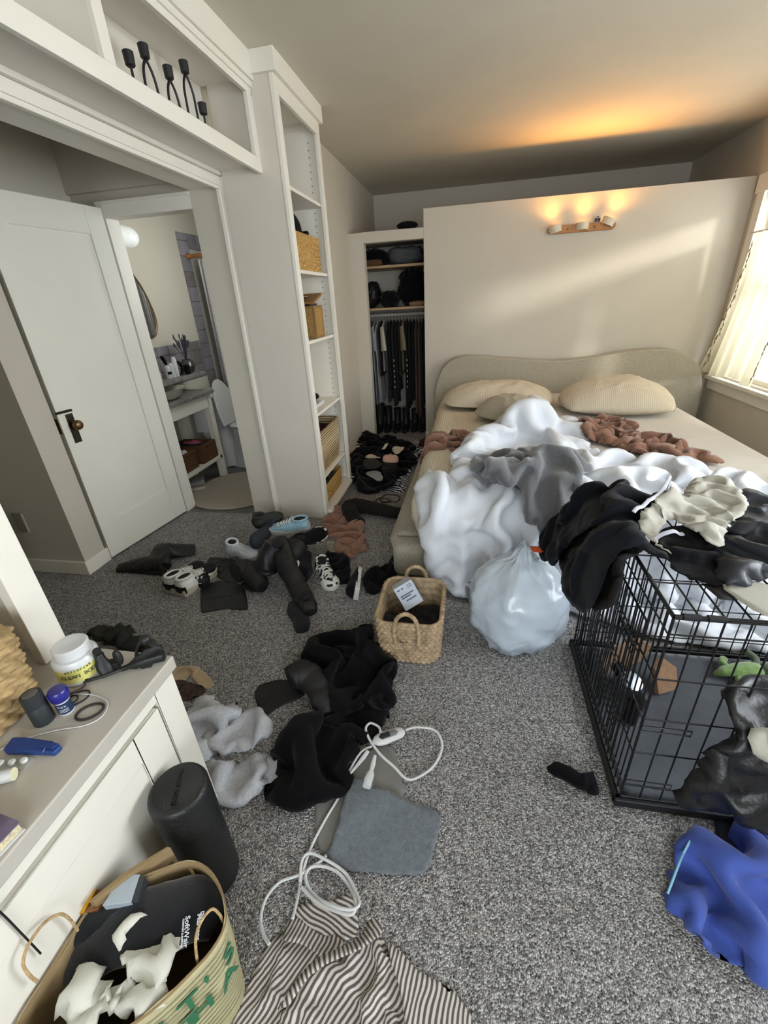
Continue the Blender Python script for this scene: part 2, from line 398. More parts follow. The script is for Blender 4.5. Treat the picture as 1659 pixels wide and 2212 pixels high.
# carpet: heathered loop pile
CARP = bpy.data.materials.new('carpet_pile'); CARP.use_nodes = True
nt = CARP.node_tree; b = nt.nodes['Principled BSDF']; L = nt.links.new
tc = nt.nodes.new('ShaderNodeTexCoord')
vo = nt.nodes.new('ShaderNodeTexVoronoi'); vo.inputs['Scale'].default_value = 240; vo.inputs['Randomness'].default_value = 1; L(tc.outputs['Object'], vo.inputs['Vector'])
n1 = nt.nodes.new('ShaderNodeTexNoise'); n1.inputs['Scale'].default_value = 190; n1.inputs['Detail'].default_value = 2; n1.inputs['Distortion'].default_value = 1.6; L(tc.outputs['Object'], n1.inputs['Vector'])
n2 = nt.nodes.new('ShaderNodeTexNoise'); n2.inputs['Scale'].default_value = 5; L(tc.outputs['Object'], n2.inputs['Vector'])
sx = nt.nodes.new('ShaderNodeSeparateColor'); L(vo.outputs['Color'], sx.inputs[0])
mx = nt.nodes.new('ShaderNodeMix'); mx.data_type = 'FLOAT'; mx.inputs[0].default_value = .6; L(sx.outputs[0], mx.inputs[2]); L(n1.outputs['Fac'], mx.inputs[3])
r = nt.nodes.new('ShaderNodeValToRGB'); e = r.color_ramp.elements
e[0].position = .24; e[0].color = lin('#434447')+[1]; e[1].position = .78; e[1].color = lin('#dcdad8')+[1]
x = e.new(.50); x.color = lin('#918d8a')+[1]
L(mx.outputs[0], r.inputs['Fac'])
mm = nt.nodes.new('ShaderNodeMixRGB'); mm.blend_type = 'MULTIPLY'; mm.inputs[0].default_value = .12; L(r.outputs['Color'], mm.inputs[1]); L(n2.outputs['Fac'], mm.inputs[2]); L(mm.outputs[0], b.inputs['Base Color'])
b.inputs['Roughness'].default_value = .95; b.inputs['Specular IOR Level'].default_value = .1
bp = nt.nodes.new('ShaderNodeBump'); bp.inputs['Strength'].default_value = .9; bp.inputs['Distance'].default_value = .006; L(vo.outputs['Distance'], bp.inputs['Height']); bp.invert = True; L(bp.outputs['Normal'], b.inputs['Normal'])
# slate tile
def tile_mat(name, ca, cb, mortar, sx_, sy_, rough=.5):
    mt = bpy.data.materials.new(name); mt.use_nodes = True; nt = mt.node_tree; b = nt.nodes['Principled BSDF']; L = nt.links.new
    tc = nt.nodes.new('ShaderNodeTexCoord'); br = nt.nodes.new('ShaderNodeTexBrick'); br.inputs['Scale'].default_value = 1; br.offset = 0
    br.inputs['Brick Width'].default_value = sx_; br.inputs['Row Height'].default_value = sy_; br.inputs['Mortar Size'].default_value = .004
    br.inputs['Color1'].default_value = lin(ca)+[1]; br.inputs['Color2'].default_value = lin(cb)+[1]; br.inputs['Mortar'].default_value = lin(mortar)+[1]
    mp = nt.nodes.new('ShaderNodeMapping'); L(tc.outputs['UV'], mp.inputs[0]); L(mp.outputs[0], br.inputs['Vector'])
    n = nt.nodes.new('ShaderNodeTexNoise'); n.inputs['Scale'].default_value = 9; n.inputs['Detail'].default_value = 5; L(tc.outputs['Object'], n.inputs['Vector'])
    m_ = nt.nodes.new('ShaderNodeMixRGB'); m_.blend_type = 'OVERLAY'; m_.inputs[0].default_value = .55; L(br.outputs['Color'], m_.inputs[1]); L(n.outputs['Fac'], m_.inputs[2]); L(m_.outputs[0], b.inputs['Base Color'])
    b.inputs['Roughness'].default_value = rough
    bp = nt.nodes.new('ShaderNodeBump'); bp.inputs['Strength'].default_value = .35; bp.inputs['Distance'].default_value = .005; L(n.outputs['Fac'], bp.inputs['Height']); L(bp.outputs['Normal'], b.inputs['Normal'])
    return mt
SLATE = tile_mat('slate_wall_tile', '#8d8790', '#76706f', '#5b5652', .15, .12)
SLATEF = tile_mat('slate_floor_tile', '#625e5c', '#54514f', '#86817a', .33, .33, .4)
def uvquad(name, mt, pts, uvs, thick=None, parent=None):
    q = MB().add(pts, [tuple(range(len(pts)))]); q.uv = uvs; return struct(name, q, mt, parent)

XR, YW, YB = 2.127, 4.556, 5.9
box_struct('floor', CARP, -3.2, XR+.1, -1.75, 2.625, -.08, 0)
box_struct('floor', CARP, -1.5, XR+.1, 2.625, YB, -.08, 0)
uvquad('floor_bathroom', SLATEF, [(-2.55, 2.625, -.001), (-1.5, 2.625, -.001), (-1.5, 4.95, -.001), (-2.55, 4.95, -.001)], [(0, .02), (1.05, .02), (1.05, 2.3), (0, 2.3)])
box_struct('ceiling', CEIL, -1.55, XR+.1, -1.75, YB+.1, 2.43, 2.5)
box_struct('ceiling_hall', CEIL, -3.2, -1.45, .5, 2.72, 2.25, 2.32)
box_struct('ceiling_bathroom', CEIL, -2.6, -1.45, 2.72, 5, 2.3, 2.36)
# left wall with the wide passage (y .69 .. 2.615)
box_struct('wall_left', PAINT, -1.51, -1.34, 2.615, 3.28, 0, 2.43)
box_struct('wall_left', PAINT, -1.51, -1.14, 3.28, YB, 0, 2.43)
box_struct('wall_left', WHITE, -1.51, -1.34, .69, 2.615, 1.945, 2.43)
box_struct('wall_left', PAINT, -1.51, -1.34, -1.75, .69, 0, 2.43)
box_struct('wall_back', PAINT, -1.5, XR+.1, YB, YB+.1, 0, 2.43)
box_struct('wall_headboard', PAINT, -.442, XR, YW, YW+.115, 0, 2.058, bevel=.003)
# right wall with two window openings
WIN = [(2.45, 4.37, .62, 1.93), (.45, 2.0, .62, 1.93)]
wb = MB(); ys = [-1.75, .45, 2.0, 2.45, 4.37, YB]
for i in range(5):
    if i in (1, 3): wb.box(XR, XR+.12, ys[i], ys[i+1], 0, .62); wb.box(XR, XR+.12, ys[i], ys[i+1], 1.93, 2.43)
    else: wb.box(XR, XR+.12, ys[i], ys[i+1], 0, 2.43)
struct('wall_right', wb, PAINT)
rb = MB(); rb.box(-1.5, -.4, -1.75, -1.65, 0, 2.43).box(1.6, XR+.1, -1.75, -1.65, 0, 2.43).box(-.4, 1.6, -1.75, -1.65, 0, .75).box(-.4, 1.6, -1.75, -1.65, 2.15, 2.43)
struct('wall_rear', rb, PAINT)
box_struct('wall_sun_block', mat('sun_block_stucco', '#9a948a', .9, .1, 3), 3.0, 3.1, -3.1, 1.12, -.5, 4.0)  # unseen wall added to keep the sun out of the nearer right window
box_struct('wall_sun_block', MATS['sun_block_stucco'], .3, 3.0, -3.1, -3.0, -.5, 4.0)  # second unseen wall, added to block sun through the rear window
# hall
hb = MB(); hb.box(-3.2, -2.167, 1.78, 1.93, 0, 2.25); struct('wall_hall', hb, PAINT)
box_struct('wall_hall', PAINT, -2.36, -2.26, 1.93, 2.63, 0, 2.25)
box_struct('wall_hall', PAINT, -3.2, -1.51, .5, .6, 0, 2.25)
box_struct('wall_hall', PAINT, -3.2, -3.1, .6, 1.78, 0, 2.25)
bb = MB(); bb.box(-3.1, -2.158, 1.768, 1.945, 0, .085); struct('baseboard_hall', bb, WHITE, bevel=.003)
# wall between hall and bathroom, with the bathroom doorway
db = MB(); db.box(-2.36, -2.10, 2.63, 2.72, 0, 2.25).box(-2.10, -1.51, 2.63, 2.72, 1.885, 2.25); struct('wall_bathroom_door', db, PAINT)
box_struct('wall_bathroom_door', PAINT, -2.3, -1.51, 2.605, 2.63, 1.985, 2.25)
tb = MB(); tb.box(-2.10, -1.51, 2.615, 2.63, 1.862, 1.935).box(-2.10, -1.51, 2.605, 2.63, 1.925, 1.94).box(-2.10, -2.065, 2.625, 2.73, 0, 1.885).box(-2.10, -1.51, 2.64, 2.73, 1.865, 1.885)
struct('trim_bathroom_door', tb, WHITE, bevel=.002)
# bathroom
box_struct('wall_bathroom_left', PAINT, -2.6, -2.5, 2.72, 5, 0, 2.3)
box_struct('wall_bathroom_back', PAINT, -2.6, -1.45, 4.9, 5, 0, 2.3)
# passage casing: stepped face board and back band, jamb end board
cs = MB()
cs.box(-1.34, -1.318, .69, 2.72, 1.945, 1.985).box(-1.34, -1.300, .69, 2.72, 1.985, 2.003).box(-1.345, -1.325, .69, 2.606, 1.93, 1.95)
cs.box(-1.345, -1.325, 2.600, 2.70, 0, 1.945).box(-1.34, -1.30, 2.609, 2.72, 0, 1.985)
struct('trim_passage', cs, WHITE, bevel=.002)
# closet front: post, header, ledge top
cl = MB(); cl.box(-1.14, -1.0, YW, YW+.1, 0, 1.92).box(-1.0, -.442, YW, YW+.1, 1.835, 1.92); struct('wall_closet', cl, PAINT, bevel=.003)
box_struct('ceiling_closet', PAINT, -1.14, .3, YW+.1, YB, 1.86, 1.92)
box_struct('wall_closet_back', PAINT, -1.14, .3, 5.28, 5.36, 0, 1.86)
box_struct('wall_closet_side', PAINT, .0, .08, YW+.115, 5.28, 0, 1.86)
# window casings, sills, sashes
GLASS = mat('window_glass', '#ffffff', .02, 0, 1, trans=1., alpha=.12)
for k, (y0, y1, z0, z1) in enumerate(WIN):
    c = MB(); c.box(XR-.022, XR, y1, y1+.095, z0-.02, z1+.02).box(XR-.022, XR, y0-.095, y0, z0-.02, z1+.02).box(XR-.03, XR, y0-.12, y1+.12, z1+.0, z1+.12).box(XR-.02, XR, y0-.095, y1+.095, z0-.13, z0-.045)
    c.box(XR-.05, XR+.12, y0-.11, y1+.11, z0-.045, z0-.015)
    struct('trim_window_%d' % (k+1), c, WHITE, bevel=.003)
    fr = MB(); ym = (y0+y1)/2; zm = (z0+z1)/2+.02
    for a, b_ in ((y0, y1),):
        for (q0, q1, xo) in ((z0-.015, zm+.02, .04), (zm-.02, z1, .07)):
            fr.box(XR+xo, XR+xo+.03, a, a+.045, q0, q1).box(XR+xo, XR+xo+.03, b_-.045, b_, q0, q1).box(XR+xo, XR+xo+.03, a+.045, b_-.045, q0, q0+.05).box(XR+xo, XR+xo+.03, a+.045, b_-.045, q1-.04, q1)
    wn = struct('window_%d' % (k+1), fr, WHITE, bevel=.002)
    g = MB(); g.box(XR+.055, XR+.058, y0+.04, y1-.04, z0+.02, z1-.03); struct('window_pane', g, GLASS, wn)
wr_ = MB(); wr_.box(-.4, 1.6, -1.72, -1.68, .75, .8).box(-.4, 1.6, -1.72, -1.68, 2.1, 2.15).box(-.4, -.35, -1.72, -1.68, .8, 2.1).box(1.55, 1.6, -1.72, -1.68, .8, 2.1).box(.575, .625, -1.72, -1.68, .8, 2.1)
struct('window_3', wr_, WHITE)
bd = MB(); bd.box(-.442, -.36, YW-.012, YW, 0, .07); struct('baseboard_closet', bd, WHITE)

# ---------------------------------------------------------------- bathroom door standing open
FR, HG = Vector((-2.153, 1.945, 0)), Vector((-2.068, 2.612, 0))
dv = (HG-FR); dl = dv.length; dv.normalize(); dn = Vector((dv.y, -dv.x, 0))
def dpt(a, z, n): return FR+dv*a+dn*n+Vector((0, 0, z))
def dbox(mb, a0, a1, z0, z1, n0, n1):
    return mb.obox(dpt((a0+a1)/2, (z0+z1)/2, (n0+n1)/2), dv*(a1-a0)/2, dn*(n1-n0)/2, Vector((0, 0, (z1-z0)/2)))
d = MB(); dbox(d, 0, .115, .012, 1.91, -.04, 0); dbox(d, dl-.115, dl, .012, 1.91, -.04, 0); dbox(d, .115, dl-.115, .012, .235, -.04, 0); dbox(d, .115, dl-.115, 1.775, 1.91, -.04, 0)
d1 = struct('door_1', d, DOORP, bevel=.002)
p = MB(); dbox(p, .10, dl-.10, .22, 1.79, -.030, -.010); struct('door_panel', p, DOORP, d1)
BRASS = mat('aged_brass', '#7a6243', .35, .25, 40, metal=.9); DARKM = mat('dark_bronze', '#3a342c', .4, .2, 60, metal=.8)
hn = MB(); dbox(hn, .040, .083, .735, .895, 0, .004); struct('escutcheon', hn, DARKM, d1, bevel=.0015, label='dark bronze keyhole plate')
kn = MB(); kc = dpt(.062, .835, 0); kn.lathe([(.012, .0), (.012, .022), (.019, .026), (.026, .034), (.0275, .044), (.024, .053), (.016, .059), (.0, .061)], kc, dn, 20); struct('door_knob', kn, BRASS, d1, smooth=True, label='round aged brass knob')
lb = MB(); dbox(lb, -.008, .085, .905, .918, 0, .006); lb.sweep([dpt(-.01, .912, .010), dpt(.08, .912, .010)], .006, 8); struct('slide_bolt', lb, DARKM, d1, label='small metal slide bolt')
lt = MB(); dbox(lt, -.003, 0, .80, .88, -.030, -.010); struct('latch_plate', lt, BRASS, d1)

# ---------------------------------------------------------------- built-in bookcase beside the passage
BX0, BX1, BY0, BY1 = -1.34, -.95, 2.60, 3.29
bk = thing('built_in_bookcase', 'tall narrow built-in white bookcase with open shelves right of the passage', 'bookcase', (BX0, BY0, 0))
mb = MB(); mb.box(BX0+.045, BX1-.004, BY0, BY0+.02, 0, 2.43); mb.build('side_panel', mat('bookcase_side_lightened', '#d0c8bb', .6, .02, 4), bk)  # side paint lightened to make up for weaker rear window light
mb = MB(); mb.box(BX0, BX1-.01, BY1-.02, BY1, 0, 2.43); mb.build('side_panel', WHITE, bk)
mb = MB(); mb.box(BX0, BX0+.012, BY0+.02, BY1-.02, 0, 2.43); mb.build('back_panel', WHITE, bk)
mb = MB(); mb.box(BX1-.02, BX1, BY0-.004, BY0+.05, 0, 2.43).box(BX1-.02, BX1, BY1-.05, BY1, 0, 2.43).box(BX1-.02, BX1, BY0+.05, BY1-.05, 2.28, 2.43).box(BX1-.02, BX1, BY0+.05, BY1-.05, 0, .0501); mb.build('face_frame', WHITE, bk, bevel=.002)
mb = MB(); mb.box(BX0+.05, BX1+.022, BY0-.022, BY1+.02, 2.345, 2.43); mb.build('crown', WHITE, bk, bevel=.003)
SH = [1.935, 1.542, 1.158, .712, .275, .05]
for z in SH:
    mb = MB(); mb.box(BX0+.012, BX1-.022 if z > .1 else BX1+.03, BY0+.02, BY1-.02, z-.019, z); mb.build('shelf', WHITE, bk, bevel=.0015)
mb = MB()
for k in range(58):
    z = .2+k*.036
    mb.cyl((BX1-.075, BY1-.0185, z), (BX1-.075, BY1-.0212, z), .0035, 6)
mb.build('peg_holes', mat('peg_hole', '#3b3832', .8, 0), bk)

# ---------------------------------------------------------------- overhead shelf cabinet above the passage
UX0, UX1 = -1.34, -1.07
uc = thing('overhead_shelf_cabinet', 'long white open shelf cabinet built high over the passage below the ceiling', 'cabinet', (UX1, 1.5, 2.0))
mb = MB(); mb.box(UX0, UX1-.02, -1.6, 2.6, 2.003, 2.022); mb.build('bottom_panel', WHITE, uc)
mb = MB(); mb.box(UX0, UX0+.012, -1.6, 2.6, 2.022, 2.43); mb.build('back_panel', WHITE, uc)
mb = MB(); mb.box(UX0+.012, UX1-.02, -1.6, 2.6, 2.335, 2.43); mb.build('top_panel', WHITE, uc)
mb = MB()
mb.box(UX1-.02, UX1, -1.6, 2.6, 1.972, 2.032).box(UX1-.02, UX1, -1.6, 2.6, 2.276, 2.43)
for y0, y1 in ((2.545, 2.6), (1.545, 1.592), (.5, .55)): mb.box(UX1-.02, UX1, y0, y1, 2.032, 2.276)
mb.build('face_frame', WHITE, uc, bevel=.002)
for y in (1.57, .525):
    mb = MB(); mb.box(UX0+.012, UX1-.02, y-.01, y+.01, 2.022, 2.335); mb.build('divider', WHITE, uc)
mb = MB(); mb.box(UX1, UX1+.022, -1.6, 2.6, 2.325, 2.43).box(UX1, UX1+.010, -1.6, 2.6, 2.300, 2.325); mb.build('crown', WHITE, uc, bevel=.002)
# ================================================================ LARGE FURNITURE
# ---------------------------------------------------------------- dresser and the hutch standing on it
dr = thing('dresser', 'white built-in dresser with a shaker drawer front in the lower left foreground', 'dresser', (-.71, .69, 0))
mb = MB(); mb.box(-1.34, -.735, -1.3, .675, .0, .56); mb.build('carcass', WHITE, dr)
TOPG = mat('dresser_top_paint', '#b7b1a6', .45, .03, 5)
mb = MB(); mb.box(-1.34, -.698, -1.3, .692, .562, .60); o = mb.build('top', [TOPG], dr, bevel=.004)
mb = MB(); mb.box(-.735, -.712, .615, .685, 0, .562).box(-.735, -.712, -1.3, .615, .524, .562).box(-.735, -.712, -1.3, .615, 0, .075); mb.build('face_frame', WHITE, dr, bevel=.002)
for y0, y1 in ((-.42, .608), (-1.3, -.44)):
    mb = MB(); mb.box(-.733, -.714, y0, y1, .082, .512)
    q = mb.build('drawer_front', WHITE, dr, bevel=.002)
    mb = MB(); mb.box(-.714, -.709, y1-.085, y1, .082, .512).box(-.714, -.709, y0, y0+.085, .082, .512).box(-.714, -.709, y0+.085, y1-.085, .435, .512).box(-.714, -.709, y0+.085, y1-.085, .082, .16)
    f = mb.build('drawer_frame', WHITE, q, bevel=.0015)
hu = thing('dresser_hutch', 'white open hutch with a square end post standing on the dresser', 'hutch', (-1.34, .69, .6))
mb = MB(); mb.box(-1.335, -1.012, .66, .69, .6005, 1.971).box(-1.03, -1.0, .622, .692, .6005, 1.971); mb.build('end_post', WHITE, hu, bevel=.002)
mb = MB(); mb.box(-1.338, -1.325, -1.3, .66, .6005, 1.97); mb.build('back_panel', PAINT, hu)
mb = MB(); mb.box(-1.32, -1.02, -1.3, .62, 1.2, 1.22); mb.build('shelf', WHITE, hu)

# ---------------------------------------------------------------- bed
BOUC = mat('boucle_fabric', '#aaa392', .95, .22, 160, bump=1., bs=190, spec=.1, sheen=.2)
SHEET = mat('cream_sheet', '#c4bdb1', .85, .04, 9, bump=.12, bs=300, sheen=.2, spec=.2)
STRIPE = stripes('cream_stripe_linen', '#c9bda7', '#d8cfbe', 62, .5, .85, 0, .3, bump=.5)
bed = thing('platform_bed', 'wide upholstered platform bed with a wavy beige boucle headboard under a sconce', 'bed', (.75, 1.93, 0))
mb = MB(); z1 = .20
mb.box(-.375, 1.80, 1.925, 2.06, .0, z1).box(-.375, -.17, 2.06, 4.38, 0, z1).box(1.62, 1.80, 2.06, 4.38, 0, z1)
mb.build('bed_frame', BOUC, bed, bevel=.045, seg=4)
hp = [(-.335, .05), (-.34, .42), (-.315, .60), (-.25, .745), (-.13, .825), (.03, .84), (.3, .815), (.75, .775), (1.1, .795), (1.4, .835), (1.66, .842), (1.84, .80), (1.97, .70), (2.035, .54), (2.045, .40), (2.04, .05)]
hp = [tuple(p) for p in chaikin(spline(hp, 4), 1, closed=False)]
mb = MB(); mb.prism([(x, 4.385, z) for x, z in hp], (0, .13, 0)); mb.build('headboard', BOUC, bed, bevel=.03, seg=4)
# mattress: rounded block, striped sheet on the sides
def rounded_block(x0, x1, y0, y1, z0, z1, r, n=8):
    """superelliptic-edged cushion"""
    mb = MB(); nx, ny = 60, 80
    def outline(k):
        out = []
        rr = .12
        for cx, cy, a0 in ((x1-rr, y1-rr, 0), (x0+rr, y1-rr, PI/2), (x0+rr, y0+rr, PI), (x1-rr, y0+rr, 3*PI/2)):
            for i in range(n+1):
                a = a0+PI/2*i/n; out.append((cx+(rr-k)*math.cos(a), cy+(rr-k)*math.sin(a)))
        return out
    rings = [(0.03, z0)]+[(r*(1-math.sin(a)), z1-r+r*(-math.cos(a)+1) if 0 else z0) for a in ()]
    prof = [(.03, z0), (0, z0+.03), (0, z1-r)]+[(r*(1-math.cos(a)), z1-r+r*math.sin(a)) for a in (.3, .6, .9, 1.2, PI/2)]
    N = 4*(n+1); vs = []
    for k, z in prof: vs += [(x, y, z) for x, y in outline(k)]
    fs = [(i*N+j, i*N+(j+1) % N, (i+1)*N+(j+1) % N, (i+1)*N+j) for i in range(len(prof)-1) for j in range(N)]
    fs += [tuple(range((len(prof)-1)*N, len(prof)*N)), tuple(range(N))[::-1]]
    return mb.add(vs, fs)
o = rounded_block(-.215, 1.63, 1.985, 4.375, .12, .495, .07).build('mattress', SHEET, bed, smooth=True, angle=50)
BED = Drape(-.19, 1.98, .497, r=.075, flare=.02, zmin=.13, zi=0)
sh, _ = cloth('fitted_sheet', STRIPE, [('m', -.50, 1.66), ('m', .4, 1.66), ('m', .75, 2.3), ('m', .6, 4.2), ('m', -.13, 4.30), ('m', -.50, 3.9)], h=.003, edge=.02, wr=(.004, .22), seed=3, res=.03, mp=BED, parent=bed, ex=0, rnd=1, t0=.004, label='cream ribbed striped under-sheet', stretch=3, ang=1.5)
# pillows
PILL = stripes('pillow_stripe', '#c2b59e', '#d3c8b4', 75, .45, .9, 0, .35, bump=.4)
def pillow(name, label, c, sx_, sy_, h, rz=0, tilt=0, mt=PILL, seed=0, sag=0.):
    g = np.linspace(-1, 1, 41); X, Y = np.meshgrid(g, g); e = 2.6
    x = X.ravel(); y = Y.ravel()
    # plump: thickness falls to a seam; corners pulled out
    t = np.maximum(0, (1-np.abs(x)**2.4))**.6*np.maximum(0, (1-np.abs(y)**2.2))**.6
    px = x*np.sqrt(1-.30*y*y)*sx_; py = y*np.sqrt(1-.30*x*x)*sy_
    wr = (wrinkle(px/.09, py/.09, seed, .8)-.35)*.018*t
    top = t*h*(1-sag*np.exp(-((x-.2)/.3)**2))+wr; bot = -t*h*.35
    n = len(x); N = 41; vs = [(a, b, k) for a, b, k in zip(px, py, top)]+[(a, b, k) for a, b, k in zip(px, py, bot)]
    fs = []
    for j in range(N-1):
        for i in range(N-1):
            q = (j*N+i, j*N+i+1, (j+1)*N+i+1, (j+1)*N+i); fs.append(q); fs.append(tuple(n+k for k in q[::-1]))
    bd = [i for i in range(N)]+[j*N+N-1 for j in range(1, N)]+[(N-1)*N+i for i in range(N-2, -1, -1)]+[j*N for j in range(N-2, 0, -1)]
    for a, b_ in zip(bd, bd[1:]+bd[:1]): fs.append((b_, a, n+a, n+b_))
    mb = MB(); mb.add(vs, fs); mb.uv = np.r_[np.stack([px, py], 1), np.stack([px, py], 1)]
    o = mb.build(name, mt, None, smooth=True, angle=180); o.location = c; o.rotation_euler = (tilt, 0, rz)
    return tag(o, label, 'pillow', 'striped pillows')
pillow('pillow', 'cream striped pillow at the left end of the bed partly behind the puffed duvet', (.235, 3.84, .56), .455, .27, .135, .02, .06, seed=1)
pillow('pillow', 'cream striped pillow on the right half of the bed leaning at the headboard', (1.11, 3.66, .56), .405, .31, .165, -.05, .08, seed=7, sag=-.1)
GREYP = mat('taupe_cotton', '#aaa08e', .9, .05, 8, sheen=.1, spec=.2)
o = pillow('pillow', 'plain taupe pillow poking out behind the white duvet roll', (.30, 3.30, .56), .20, .24, .13, .9, .0, GREYP, 4); del o['group']

# duvet
DUV = mat('white_duvet_cotton', '#d4d7dd', .8, .02, 4, bump=.08, bs=260, spec=.25, sheen=.15)
BEDD = Drape(-.17, 1.99, .50, r=.12, flare=.14, zmin=.015, zi=.07)
c4 = crop(900, 820, 4.1475)
dv_o = c4((1030, 140, 't'), (900, 200, 't'), (850, 320, 't'), (660, 350, 't'), (480, 450, 't'), (400, 560, 't'), (350, 680, 't'), (280, 770, 't'), (180, 870, 't'))+[('m', -.215, 2.35), ('m', -.25, 2.15), ('m', -.245, 1.95)] \
    +[('m', -.235, 1.62), ('m', -.10, 1.47), ('m', .1, 1.40), ('m', .35, 1.39), ('m', .6, 1.32), ('m', .9, 1.20), ('m', 1.3, 1.20), ('m', 1.72, 1.24), ('m', 1.72, 1.9), ('m', 1.62, 2.25)] \
    +[(1659, 1030, 't'), (1560, 1000, 't'), (1460, 978, 't'), (1380, 972, 't'), (1310, 960, 't'), (1265, 945, 't')]+c4((1600, 380, 't'), (1480, 330, 't'), (1300, 265, 't'), (1260, 300, 't'), (1250, 420, 't'), (1220, 250, 't'), (1140, 170, 't'))
df = [(c4((1060, 260, 't'), (1120, 330, 't'), (1080, 390, 't'), (960, 420, 't')), .20, .12), (c4((960, 420, 't'), (800, 460, 't'), (620, 520, 't'), (480, 620, 't')), .09, .085), (c4((480, 620, 't'), (330, 800, 't'), (200, 950, 't'), (110, 1150, 't')), .05, .06),
      (c4((1350, 330, 't'), (1450, 400, 't')), .05, .05), (c4((1200, 520, 't'), (1350, 600, 't'), (1560, 700, 't')), .035, .04)]
for x0, y0, x1, y1, a, wd in [(.02, 2.2, -.02, 1.45, .045, .05), (.16, 2.3, .12, 1.5, .05, .055), (-.12, 2.1, -.16, 1.5, .04, .05), (.30, 2.25, .30, 1.45, .04, .05), (.24, 2.1, .22, 1.6, -.05, .022), (.07, 2.2, .05, 1.55, -.05, .022), (.45, 2.1, .5, 1.4, .04, .06),
                          (-.06, 2.2, -.08, 1.5, -.04, .02), (.70, 2.1, .72, 1.4, .04, .05), (.86, 2.1, .9, 1.4, .045, .05), (1.02, 2.1, 1.05, 1.4, .04, .05), (1.2, 2.1, 1.22, 1.4, .045, .05), (.6, 2., .62, 1.4, -.04, .03), (.95, 2., .97, 1.4, -.04, .03), (1.12, 2., 1.13, 1.4, -.04, .03)]:
    df.append(([('m', x0, y0), ('m', (x0+x1)/2+.015, (y0+y1)/2), ('m', x1, y1)], a, wd))
for k in range(9):
    rr = random.Random(k+50); x = .45+rr.random()*1.0; y = 2.25+rr.random()*.75; a = rr.uniform(-.9, .5); l = rr.uniform(.1, .2)
    df.append(([('m', x-l*math.cos(a), y-l*math.sin(a)), ('m', x, y+.02), ('m', x+l*math.cos(a), y+l*math.sin(a))], rr.choice([.035, .04, -.03]), .03))
duv, DH = cloth('duvet', DUV, dv_o, h=.055, edge=.07, folds=df, wr=(.016, .16), seed=11, res=.019, mp=BEDD, ang=1.3, stretch=2.6, t0=.012, ex=.32, bend=.9, ex2=.09, soft=1, hold=.014)
tag(duv, 'large rumpled white duvet bunched over the bed and hanging down its foot', 'duvet')
# grey fleece blanket
FLE = mat('grey_fleece', '#636467', .95, .12, 90, bump=.2, bs=350, sheen=.5, spec=.1)
BEDG = Drape(-.17, 1.99, .50, r=.12, flare=.14, zmin=.015, zi=.11)
go = c4((510, 720), (560, 680), (720, 645), (900, 600), (1060, 555), (1180, 590), (1220, 660), (1300, 660), (1480, 700), (1590, 770), (1480, 800), (1470, 900), (1500, 980), (1400, 1100), (1250, 1230), (1140, 1310), (1050, 1260), (930, 1240), (950, 1060), (800, 1045), (640, 1010), (550, 930), (640, 870), (560, 800))
gf = [(c4((560, 950), (800, 960), (1000, 860), (1150, 700), (1180, 610)), .075, .06), (c4((1000, 1200), (1060, 1000), (1150, 860), (1290, 770)), .07, .05), (c4((1250, 1180), (1330, 1000), (1420, 850)), .06, .05), (c4((530, 730), (700, 800), (850, 760)), .05, .035), (c4((1120, 1250), (1150, 1100), (1190, 950)), -.05, .022),
      (c4((860, 800), (960, 740), (1050, 640)), -.05, .03), (c4((1040, 1180), (1080, 1050)), -.04, .02), (c4((700, 730), (820, 700), (960, 640)), .04, .04), (c4((1250, 720), (1400, 740), (1560, 770)), .03, .03)]
gb, GH = cloth('blanket', FLE, go, h=.02, edge=.03, folds=gf, wr=(.006, .10), seed=21, res=.014, mp=BEDG, base=blur(DH, .07), t0=.012, ex=.45, bend=.9, hold=.02, pin=.3)
tag(gb, 'dark grey fleece blanket crumpled on top of the white duvet', 'blanket')
# terracotta muslin throws
TERR = mat('terracotta_muslin', '#866250', .95, .10, 30, bump=.35, bs=220, sheen=.3, spec=.1)
BEDT = Drape(-.19, 1.98, .50, r=.06, flare=.10, zmin=.03, zi=.02)
to = [(1250, 948, 't'), (1262, 915, 't'), (1300, 903, 't'), (1345, 908, 't'), (1378, 930, 't'), (1370, 944, 't'), (1440, 950, 't'), (1530, 985, 't'), (1572, 1002, 't'), (1480, 990, 't'), (1400, 982, 't'), (1350, 970, 't'), (1310, 955, 't')]
o, _ = cloth('throw', TERR, to, h=.025, edge=.03, wr=(.02, .07), seed=31, res=.012, mp=BEDT, base=lambda X: np.minimum(blur(DH, .05)(X), .06), ang=.2, ex=.9)
tag(o, 'terracotta muslin throw twisted across the middle of the bed', 'throw', 'terracotta muslin throws')
to = [(1030, 925, 't'), (985, 935, 't'), (935, 935, 't'), ('m', -.20, 2.96), ('m', -.33, 2.92), ('m', -.62, 2.95), ('m', -.66, 2.72), ('m', -.45, 2.55), ('m', -.30, 2.62), ('m', -.22, 2.60), ('m', -.1, 2.62), (975, 985, 't'), (990, 960, 't')]
o, _ = cloth('throw', TERR, to, h=.03, edge=.03, wr=(.02, .07), seed=37, res=.012, mp=BEDT, ang=.3, ex=.9)
tag(o, 'terracotta muslin throw spilling over the left side of the bed', 'throw', 'terracotta muslin throws')

